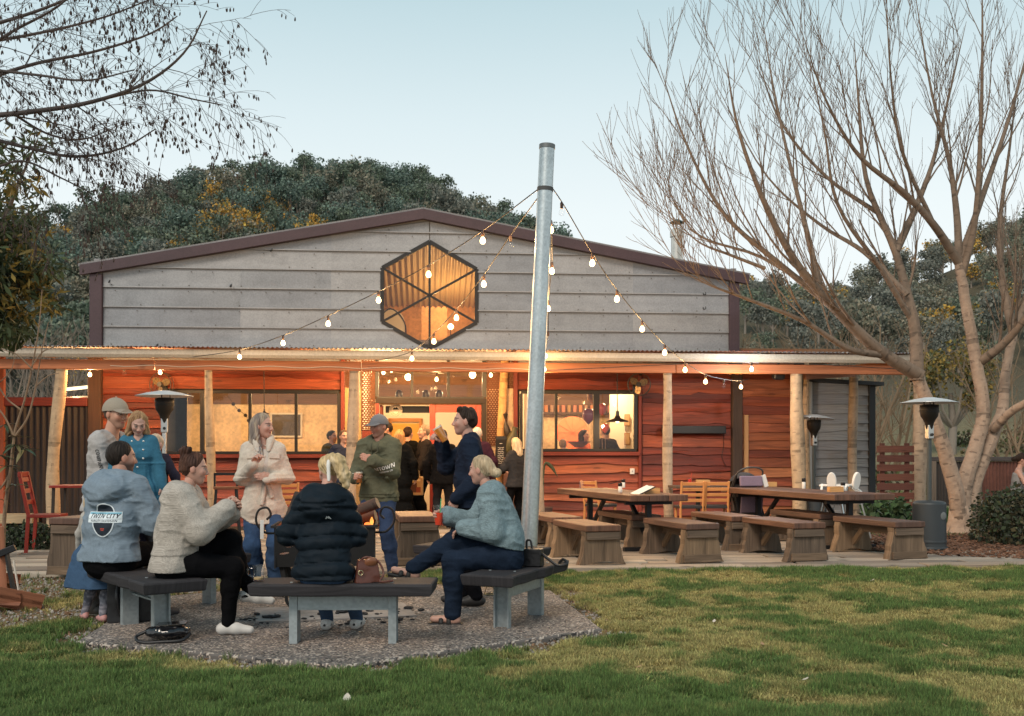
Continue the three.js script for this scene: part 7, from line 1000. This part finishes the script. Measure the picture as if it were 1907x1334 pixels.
  const fine = gumProto(603, [[.095, .062, .012], [.075, .055, .014], [.025, .03, .012]], 5.2, 4.2, 3600, .16); add(fine, 'wattle_bush', 'tall golden wattle bush behind the bare tree stems', 'bush', null, (1770 - CX) / F * 40, -40, .85);
  // bare trees behind the barn, on either side
  const bare = variants(3, (i) => { const B = branchSet(700 + i), q = B.r; for (let k = 0; k < 6; k++) { const a = q() * 6.28, p = [V((q() - .5) * .8, -.3, (q() - .5) * .8)]; const d = V(Math.cos(a) * .32, 1, Math.sin(a) * .32); for (let j = 1; j < 7; j++) { d.add(V((q() - .5) * .3, 0, (q() - .5) * .3)).normalize(); p.push(p[j - 1].clone().addScaledVector(d, .8 + q() * .3)); } B.limb(p, .07, .015, 5); B.spray(p, .07, .015, 2, { num: [0, 4, 9], len: [0, .8, 1.6], from: .2, along: .8, up: .2, curl: .05, wob: .3, thin: .45, min: .012 }); } return join(B.geos); });
  const bm = [M(.24, .19, .15, { roughness: .9 }), M(.25, .17, .105, { roughness: .9 })];
  for (const [px, Z, s, side] of [[20, 27, .75, 0], [70, 29, .85, 0], [120, 26, .7, 0], [150, 30, .85, 0], [-20, 26, .8, 0], [95, 34, 1, 0], [1400, 27, .72, 1], [1440, 30, .8, 1], [1490, 28, .75, 1], [1540, 33, .9, 1], [1600, 31, .85, 1], [1660, 36, .95, 1], [1850, 36, .8, 1], [1900, 34, .75, 1]]) {
    const x = (px - CX) / F * Z, t = thing('bare_sapling', side ? 'slender leafless tree behind the shed and fence' : 'slender pale leafless tree behind the dark bay of the barn', 'tree', V(x, terrain(x, -Z), -Z), r() * 6.28, side ? 'leafless trees beyond the shed' : 'leafless trees behind the barn corner'); part('branches', bare[Math.floor(r() * 3)], bm[side], t); t.scale.setScalar(s);
  }
  // dry shrubs on the slope
  for (let k = 0; k < 26; k++) { const px = 1640 + r() * 300, Z = 27 + r() * 16, x = (px - CX) / F * Z; shrub('dry_shrub', 'low dry brown shrub on the grassy slope', V(x, terrain(x, -Z) - .1, -Z), [.5 + r() * .8, .35 + r() * .4, .6], 150, .16, [[.20, .13, .08], [.14, .12, .05], [.10, .12, .04]], 900 + k, 'shrub', 'dry shrubs on the slope'); }
}
// ---------------------------------------------------------------- fences beyond the veranda
{
  const rm = variants(3, (i) => wood(...[[.115, .038, .024], [.095, .032, .022], [.13, .045, .028]][i], .75)), Z = 17.6;
  let t = thing('slatted_gate', 'red brown horizontal slat screen beside the veranda post', 'fence', V((1667 - CX) / F * Z, .03, -Z), TH); for (let i = 0; i < 9; i++) part('slat', rb(.66, .118, .025, 0, .10 + i * .162, .02), rm[i % 3], t); for (const s of [-1, 1]) part('post', bx(.075, 1.5, .04, s * .22, .75, -.015), rm[1], t);
  const Zf = 20.5, fx = (px) => (px - CX) / F * Zf; t = thing('low_fence', 'low fence with dark rail and rusty corrugated panels behind the bare tree', 'fence', V(0, 0, 0)); const dkr = wood(.07, .055, .05), rust = M(.13, .05, .035, { map: T.blotch, k: .47, roughness: .75 });
  part('top_rail', rb(fx(2050) - fx(1725), .09, .12, (fx(2050) + fx(1725)) / 2, 1.24, -Zf), dkr, t); for (const px of [1735, 1820, 1910, 2000]) part('post', rb(.16, 1.2, .14, fx(px), .6, -Zf), wood(.16, .12, .09), t);
  for (const [a, b] of [[1735, 1820], [1820, 1910], [1910, 2000]]) { const n = 48, pos = [], idx = [], uv = []; for (let i = 0; i <= n; i++) { const x = lerp(fx(a) + .08, fx(b) - .08, i / n), z = -Zf + .02 * Math.sin(i * 1.57); pos.push(x, .3, z, x, 1.19, z); uv.push(x, 0, x, 1); } for (let i = 0; i < n; i++) { const q = i * 2; idx.push(q, q + 2, q + 1, q + 1, q + 2, q + 3); } const g = new THREE.BufferGeometry(); g.setIndex(idx); g.setAttribute('position', new THREE.Float32BufferAttribute(pos, 3)); g.setAttribute('uv', new THREE.Float32BufferAttribute(uv, 2)); g.computeVertexNormals(); part('panel', g, a === 1735 ? M(.06, .05, .045) : rust, t); }
  t = thing('picnic_bench', 'plain timber bench on the grass in front of the low fence', 'bench', V((1850 - CX) / F * 18.6, .02, -18.6), .05); part('seat', rb(1.2, .06, .34, 0, .44, 0), wood(.22, .19, .16), t); for (const s of [-1, 1]) part('leg', rb(.2, .42, .3, s * .42, .2, 0), wood(.20, .15, .11), t);
  // grass behind the mulch
  const r = RNG(88), N = 14000, g = new THREE.ConeGeometry(.012, 1, 3).translate(0, .5, 0), im = new THREE.InstancedMesh(g, M(1, 1, 1, { roughness: .9 }), N), m4 = new THREE.Matrix4(), q = new THREE.Quaternion(), e = new THREE.Euler(), c = new THREE.Color();
  for (let i = 0; i < N; i++) { const z = -(15.8 + r() * 9), x = -z * (.34 + r() * .26); q.setFromEuler(e.set((r() - .5) * .7, r() * 6, (r() - .5) * .7)); m4.compose(V(x, terrain(x, z), z), q, V(1, .05 + r() * .08, 1)); im.setMatrixAt(i, m4); const k = .6 + r() * .8; c.setRGB(.06 * k, .13 * k, .03 * k); im.setColorAt(i, c); } im.name = 'grass_verge'; im.castShadow = im.receiveShadow = true; tag(im, 'green grass verge around the bare tree and low fence', 'grass', null, 'stuff'); scene.add(im);
}

// ---------------------------------------------------------------- string lights, lamps, room contents
const WARM = new THREE.Color(1, .58, .24), bulbGlow = new THREE.MeshStandardMaterial({ color: 0x000000, emissive: new THREE.Color(1, .66, .30), emissiveIntensity: 9 }), coolGlow = new THREE.MeshStandardMaterial({ color: 0x000000, emissive: new THREE.Color(.85, .93, 1), emissiveIntensity: 9 });
const cableM = M(.03, .026, .024, { roughness: .6 }), sockM = M(.06, .03, .02, { roughness: .5 }), deadM = new THREE.MeshPhysicalMaterial({ transmission: 1, thickness: 0, roughness: .05, color: 0xffffff });
const bulbG = lathe([[0, -.045], [.016, -.042], [.028, -.028], [.031, -.012], [.026, .008], [.014, .03], [.012, .04], [0, .04]], 14), sockG = lathe([[0, .03], [.016, .03], [.017, .085], [.008, .1], [0, .1]], 10);
function lampAt(p, I, color = WARM, rad = 1.5) { const l = new THREE.PointLight(color, I); l.position.copy(p); l.castShadow = true; l.shadow.radius = rad; scene.add(l); return l; }
function stringLights(label, A, B, bulbs, o = {}) {
  const t = thing('string_lights', label, 'string lights', V(0, 0, 0), 0, 'festoon strings'), pts = [A.clone()];
  const I = o.I ?? 1.7;
  for (const [px, py, state = 1, Zx] of bulbs) {
    const k = (px - CX) / F; let Z = Zx; if (!Z) { const s = clamp((k * -A.z - A.x) / ((B.x - A.x) - k * (-B.z + A.z)), 0, 1); Z = -lerp(A.z, B.z, s); }
    const p = at(px, py, Z); pts.push(p.clone().add(V(0, .1 + (o.drop || 0), 0)));
    const sk = part('socket', sockG, sockM, t), bl = part('bulb', bulbG, state === 0 ? deadM : state === 2 ? coolGlow : bulbGlow, t); sk.position.copy(p); bl.position.copy(p); if (o.drop) part('drop_cord', tube([p.clone().add(V(0, .09, 0)), p.clone().add(V(0, .11 + o.drop, 0))], .004, 4), cableM, t);
    if (state) lampAt(p.clone().add(V(0, -.01, 0)), state === 2 ? I * 1.1 : I, state === 2 ? new THREE.Color(.85, .93, 1) : WARM);
  }
  pts.push(B.clone()); part('cable', tube(curve(pts, pts.length * 6), .006, 5), cableM, t); return t;
}
const pTop = at(1012, 345, 10.3), gut = (px, d = VD + .2, y) => bw(bu(px, d), y ?? GY + .0, d);
stringLights('light string from the pole to the gutter before the long window', pTop, gut(360, VD + .2, GY - .06), [[899, 447], [798, 510], [705, 558], [611, 602], [527, 638], [446, 664]]);
stringLights('light string from the pole to the gutter before the door', pTop.clone().add(V(0, -.05, 0)), gut(700, VD + .2, GY - .1), [[951, 455, 0], [901, 528], [850, 591], [808, 635], [767, 667]]);
stringLights('light string dropping steeply behind the pole to the veranda', pTop.clone().add(V(.06, -.02, 0)), bw(bu(1013, 1.2), BY0 + .05, 1.2), [[1026, 427, 1, 10.9], [1028, 504, 1, 12], [1021, 574, 1, 13.3], [1021, 630, 0, 14.8], [1016, 662, 1, 16], [1014, 687, 1, 17], [1011, 703, 1, 17.6]]);
stringLights('light string from the pole to the gutter before the strip heater', pTop.clone().add(V(.07, .0, 0)), bw(bu(1395, 1.3), by(706, 1395, 1.3), 1.3), [[1046, 394, 0], [1103, 489], [1149, 556], [1196, 612], [1238, 656], [1276, 688], [1314, 710], [1348, 718, 0], [1380, 720]]);
stringLights('light string under the beam by the long window, half of its bulbs dark', bw(bu(100, 1.35), BY0 + .1, 1.35), bw(bu(420, 1.35), BY0 + .12, 1.35), [[167, 697], [231, 695, 0], [298, 693], [367, 684, 0]], { I: 3.6 });
stringLights('light string under the beam before the door screens', bw(bu(640, 1.1), BY0 + .1, 1.1), bw(bu(960, 1.1), BY0 + .1, 1.1), [[663, 702], [690, 698, 0], [714, 693], [729, 689], [813, 706], [914, 698]], { I: 3.6 });
stringLights('pale cable with one white bulb along the beam to the bare tree', bw(bu(1000, VD + .12), BY0 + .02, VD + .12), at(1725, 690, 16.4), [[1400, 687, 2]], { I: 3.6 });
{ const c = []; for (let i = 0; i <= 24; i++) { const px = lerp(205, 1000, i / 24); c.push(bw(bu(px, VD + .14), by(lerp(681, 688, i / 24) + 1.5 * Math.sin(i * 1.9), px, VD + .14), VD + .14)); } tag(part('cable', tube(curve(c, 60), .006, 5), M(.5, .42, .32), scene), 'pale cable clipped along the veranda beam', 'cable'); }
// strip lamp in the dark bay
{
  const t = bthing('strip_lamp', 'glowing strip lamp over the dark corrugated wall', 'lamp'), u0 = bu(118, .0), u1 = bu(166, .0), y = by(724, 145, 0); part('tube', tube([V(u0, y - .02, .02), V(u1, y + .03, .02)], .03, 10), new THREE.MeshStandardMaterial({ color: 0, emissive: new THREE.Color(1, .78, .45), emissiveIntensity: 1.8 }), t); part('tray', bx(u1 - u0, .05, .12, (u0 + u1) / 2, y - .17, .02, 0, 0, .06), M(.5, .48, .44), t);
  lampAt(bw((u0 + u1) / 2, y - .06, .1), .6, new THREE.Color(1, .75, .45));
}
// pendants hanging under the veranda
for (const [px, py, lit, lb] of [[1150, 786, 1, 'black cone pendant lamp before the thick mullioned window'], [492, 771, 0, 'small black pendant lamp before the long window']]) {
  const d = .75, u = bu(px, d), y = by(py, px, d), s = lit ? 1 : .42, t = bthing('pendant_lamp', lb, 'lamp', null); part('cord', tube([V(u, y + .2 * s, d), V(u - .01, GY + .1, d)], .008, 5), blackM, t); part('shade', lathe([[.03, .2], [.035, .12], [.06, .07], [.2, .015], [.205, .0], [.2, .0], [.055, .06], [.03, .11]].map(([a, b]) => [a * s, b * s]), 28).translate(u, y, d), M(.025, .02, .018, { roughness: .4 }), t); part('bulb', ball(.035 * s, u, y + .02 * s, d), lit ? bulbGlow : deadM, t); if (lit) lampAt(bw(u, y - .04, d), 1.2, new THREE.Color(1, .7, .42));
}
// lamps in the rooms
for (const [px, d, y, I, lb] of [[400, -2.2, 2.95, 9, 'round ceiling lamp in the room behind the long window'], [560, -2.2, 2.95, 9, 'second round ceiling lamp in the room behind the long window'], [760, -2.4, 2.95, 11, 'round ceiling lamp inside the open doorway'], [880, -1.7, 2.95, 7, 'round ceiling lamp behind the red door'], [1060, -2.6, 2.95, 9, 'round ceiling lamp over the party table'], [1150, -2.0, 2.95, 9, 'round ceiling lamp near the pictures']]) {
  const u = bu(px, d), t = bthing('ceiling_lamp', lb, 'lamp', 'ceiling lamps in the barn'); part('globe', ball(.07, u, y, d), bulbGlow, t); part('rod', tube([V(u, y + .06, d), V(u, 3.28, d)], .01, 6), blackM, t); lampAt(bw(u, y - .1, d), I, new THREE.Color(1, .66, .32), 4);
}
{ let t = bthing('ceiling_lamp', 'round lamp high in the upper room behind the six sided window', 'lamp', 'ceiling lamps in the barn'); part('globe', ball(.06, UA + .55, 3.95, -1.9), bulbGlow, t); part('rod', tube([V(UA + .55, 3.95, -1.9), V(UA + .55, 3.4, -1.9)], .01, 6), blackM, t); lampAt(bw(UA + .55, 4.05, -1.9), 4.2, new THREE.Color(1, .62, .26), 4);
  t = bthing('ceiling_lamp', 'round lamp in the bright room beyond the upper doorway', 'lamp', 'ceiling lamps in the barn'); part('globe', ball(.06, UA + .6, 4.85, -4.4), bulbGlow, t); part('rod', tube([V(UA + .6, 4.85, -4.4), V(UA + .6, 5.0, -4.4)], .01, 6), blackM, t); lampAt(bw(UA + .6, 4.76, -4.3), 4.5, new THREE.Color(1, .74, .42), 4);
  t = bthing('arched_mirror', 'pale arched mirror on the upper room wall', 'mirror'); const s = new THREE.Shape(); s.moveTo(-.3, -.5); s.lineTo(.3, -.5); s.lineTo(.3, .1); s.absarc(0, .1, .3, 0, Math.PI); s.closePath(); part('glass', new THREE.ExtrudeGeometry(s, { depth: .02, bevelEnabled: false }).translate(UA - .72, 4.1, -3.33), M(.75, .66, .5, { roughness: .3 }), t); part('frame', tube(curve([V(UA - 1.02, 3.6, -3.3), V(UA - 1.02, 4.2, -3.3), V(UA - .72, 4.5, -3.3), V(UA - .42, 4.2, -3.3), V(UA - .42, 3.6, -3.3)], 24), .015, 6), blackM, t); }
bstruct('upper_floor', bx(10, .08, 5.2, UA, 3.44, -2.75), wood(.2, .12, .07));
bstruct('upper_side_wall', [bx(.1, 1.6, 5, UA - 2.75, 4.25, -2.8), bx(.1, 1.6, 5, UA + 2.75, 4.25, -2.8)], M(.50, .25, .09));
// contents seen through the windows and the door
{
  let t = bthing('picture', 'framed dark landscape picture on the cream wall behind the long window', 'picture'); const pu = bu(533, -4.5), py = by(792, 533, -4.5); part('frame', [bx(.72, .04, .04, pu, py + .26, -4.5), bx(.72, .04, .04, pu, py - .26, -4.5), bx(.04, .5, .04, pu - .34, py, -4.5), bx(.04, .5, .04, pu + .34, py, -4.5)], whiteM, t); part('print', bx(.66, .48, .02, pu, py, -4.52), M(.10, .085, .075, { map: T.blotch, k: .47 }), t);
  t = bthing('garland', 'dark leaf garland hung behind the long window', 'garland'); const gc = curve([V(bu(425, -.4), by(738, 425, -.4), -.4), V(bu(440, -.4), by(760, 440, -.4), -.4), V(bu(458, -.4), by(775, 458, -.4), -.4), V(bu(466, -.4), by(790, 466, -.4), -.4)], 14); part('string', tube(gc, .004, 4), darkM, t); for (let i = 3; i < 14; i += 3) part('leaf', ball(.035, gc[i].x, gc[i].y, gc[i].z, 1, 1, .3, 8, 6), darkM, t);
  t = bthing('inner_door', 'yellow door with timber frame at the back of the hall', 'door'); const iu = bu(755, -4.4); part('leaf', bx(.62, 2.05, .03, iu, 1.02, -4.52), M(.62, .36, .08), t); part('frame', [bx(.08, 2.15, .06, iu - .35, 1.07, -4.5), bx(.08, 2.15, .06, iu + .35, 1.07, -4.5), bx(.78, .08, .06, iu, 2.12, -4.5)], wood(.40, .18, .07), t);
  bstruct('hall_white_wall', bx(2.2, 3.1, .04, bu(790, -4.5), 1.6, -4.56), whiteM);
  // round paper fan, balloons, shelf, pictures and table behind the other window
  t = bthing('round_backdrop', 'large round coral party backdrop behind the window', 'decoration'); { const d = -3.4, u = bu(1066, d), y = by(806, 1066, d); part('disc', new THREE.CylinderGeometry(.36, .36, .02, 48).rotateX(Math.PI / 2).translate(u, y, d), M(.80, .20, .10, { roughness: .8 }), t); part('rib', variants(12, (i) => bar(V(u, y, d + .015), V(u + .35 * Math.cos(i * .524), y + .35 * Math.sin(i * .524), d + .015), .01, .006)), M(.7, .17, .08), t); part('stand', [bx(.04, y, .04, u, y / 2, d - .03)], blackM, t); }
  [[1096, 774, .145, [.16, .055, .10], 'dark plum balloon floating behind the window'], [1102, 740, .11, [.42, .20, .10], 'copper balloon floating above the plum one'], [1121, 762, .11, [.45, .10, .09], 'red balloon half hidden by the thick mullion'], [1127, 797, .09, [.65, .10, .07], 'red balloon low behind the pendant lamp']].forEach(([px, py, R, c, lb]) => { const d = -.7, u = bu(px, d), y = by(py, px, d), b = bthing('balloon', lb, 'balloon', 'party balloons'); part('skin', lathe([[0, -1.25], [.06, -1.2], [.3, -1.0], [.75, -.55], [.98, 0], [.95, .35], [.7, .75], [.35, .95], [0, 1]].map((q) => [q[0] * R * .92, q[1] * R]), 24).translate(u, y, d), M(...c, { roughness: .22, clearcoat: .5 }), b); part('ribbon', tube([V(u, y - R * 1.2, d), V(u + .01, .9, d)], .003, 4), M(.5, .3, .2), b); });
  t = bthing('wall_shelf', 'dark wall shelf with a row of jars behind the window', 'shelf'); { const d = -4.4, y = by(770, 1070, d); part('board', bx(2.2, .05, .2, bu(1075, d), y, d), wood(.10, .06, .04), t); part('back', bx(2.2, .3, .03, bu(1075, d), y + .17, d - .08), wood(.16, .09, .05), t); for (let i = 0; i < 16; i++) part('jar', cyl(.045, .045, .16, bu(1075, d) - 1 + i * .135, y + .025, d, 10), M(.42 + .2 * (i % 3 > 0), .26, .12 + .06 * (i % 2)), t); }
  [[1168, 783, 'upper brown framed picture on the wall by the window'], [1168, 818, 'lower brown framed picture on the wall by the window']].forEach(([px, py, lb]) => { const d = -2.6, u = bu(px, d), y = by(py, px, d), q = bthing('picture', lb, 'picture'); part('frame', bx(.12, .26, .03, u, y, d), wood(.25, .13, .06), q); part('print', bx(.09, .22, .01, u, y, d + .02), M(.4, .26, .14), q); });
  bstruct('side_white_wall', bx(1.3, 3.1, .06, bu(1175, -2.65) + .2, 1.6, -2.7), whiteM);
  t = bthing('party_table', 'table with a dark bowl and party things behind the window', 'table'); { const d = -1.6, u = bu(1075, d); part('top', rb(1.6, .05, .7, u, .95, d), wood(.3, .18, .1), t); for (const s of [-1, 1]) part('leg', bx(.06, .93, .5, u + s * .7, .47, d), wood(.2, .12, .07), t); }
  t = bthing('bowl', 'wide dark bowl on the party table', 'bowl'); part('shell', lathe([[0, 0], [.08, 0], [.24, .12], [.25, .12], [.09, .01], [0, .01]], 24).translate(bu(1078, -1.4), by(828, 1078, -1.4) - .06, -1.4), M(.16, .09, .12, { roughness: .3 }), t);
  // rounded dark tanks on the ledge above the door
  for (const [px, lb] of [[743, 'dark rounded jar on the ledge, beside the pale post'], [793, 'dark rounded jar on the ledge, in the middle'], [818, 'dark rounded jar on the ledge, beside the mullion']]) { const d = -1.0, u = bu(px, d), q = bthing('ledge_jar', lb, 'jar', 'dark jars above the door'); part('jar', lathe([[0, 0], [.06, 0], [.075, .06], [.07, .13], [.04, .18], [0, .19]], 18).translate(u, by(744, px, d), d), M(.03, .022, .018, { roughness: .4 }), q); }
  bstruct('door_ledge', bx(2.4, .06, .35, bu(800, -1.0), by(747, 800, -1.0) - .01, -1.0), whiteM);
}

renderer.render(scene, camera);
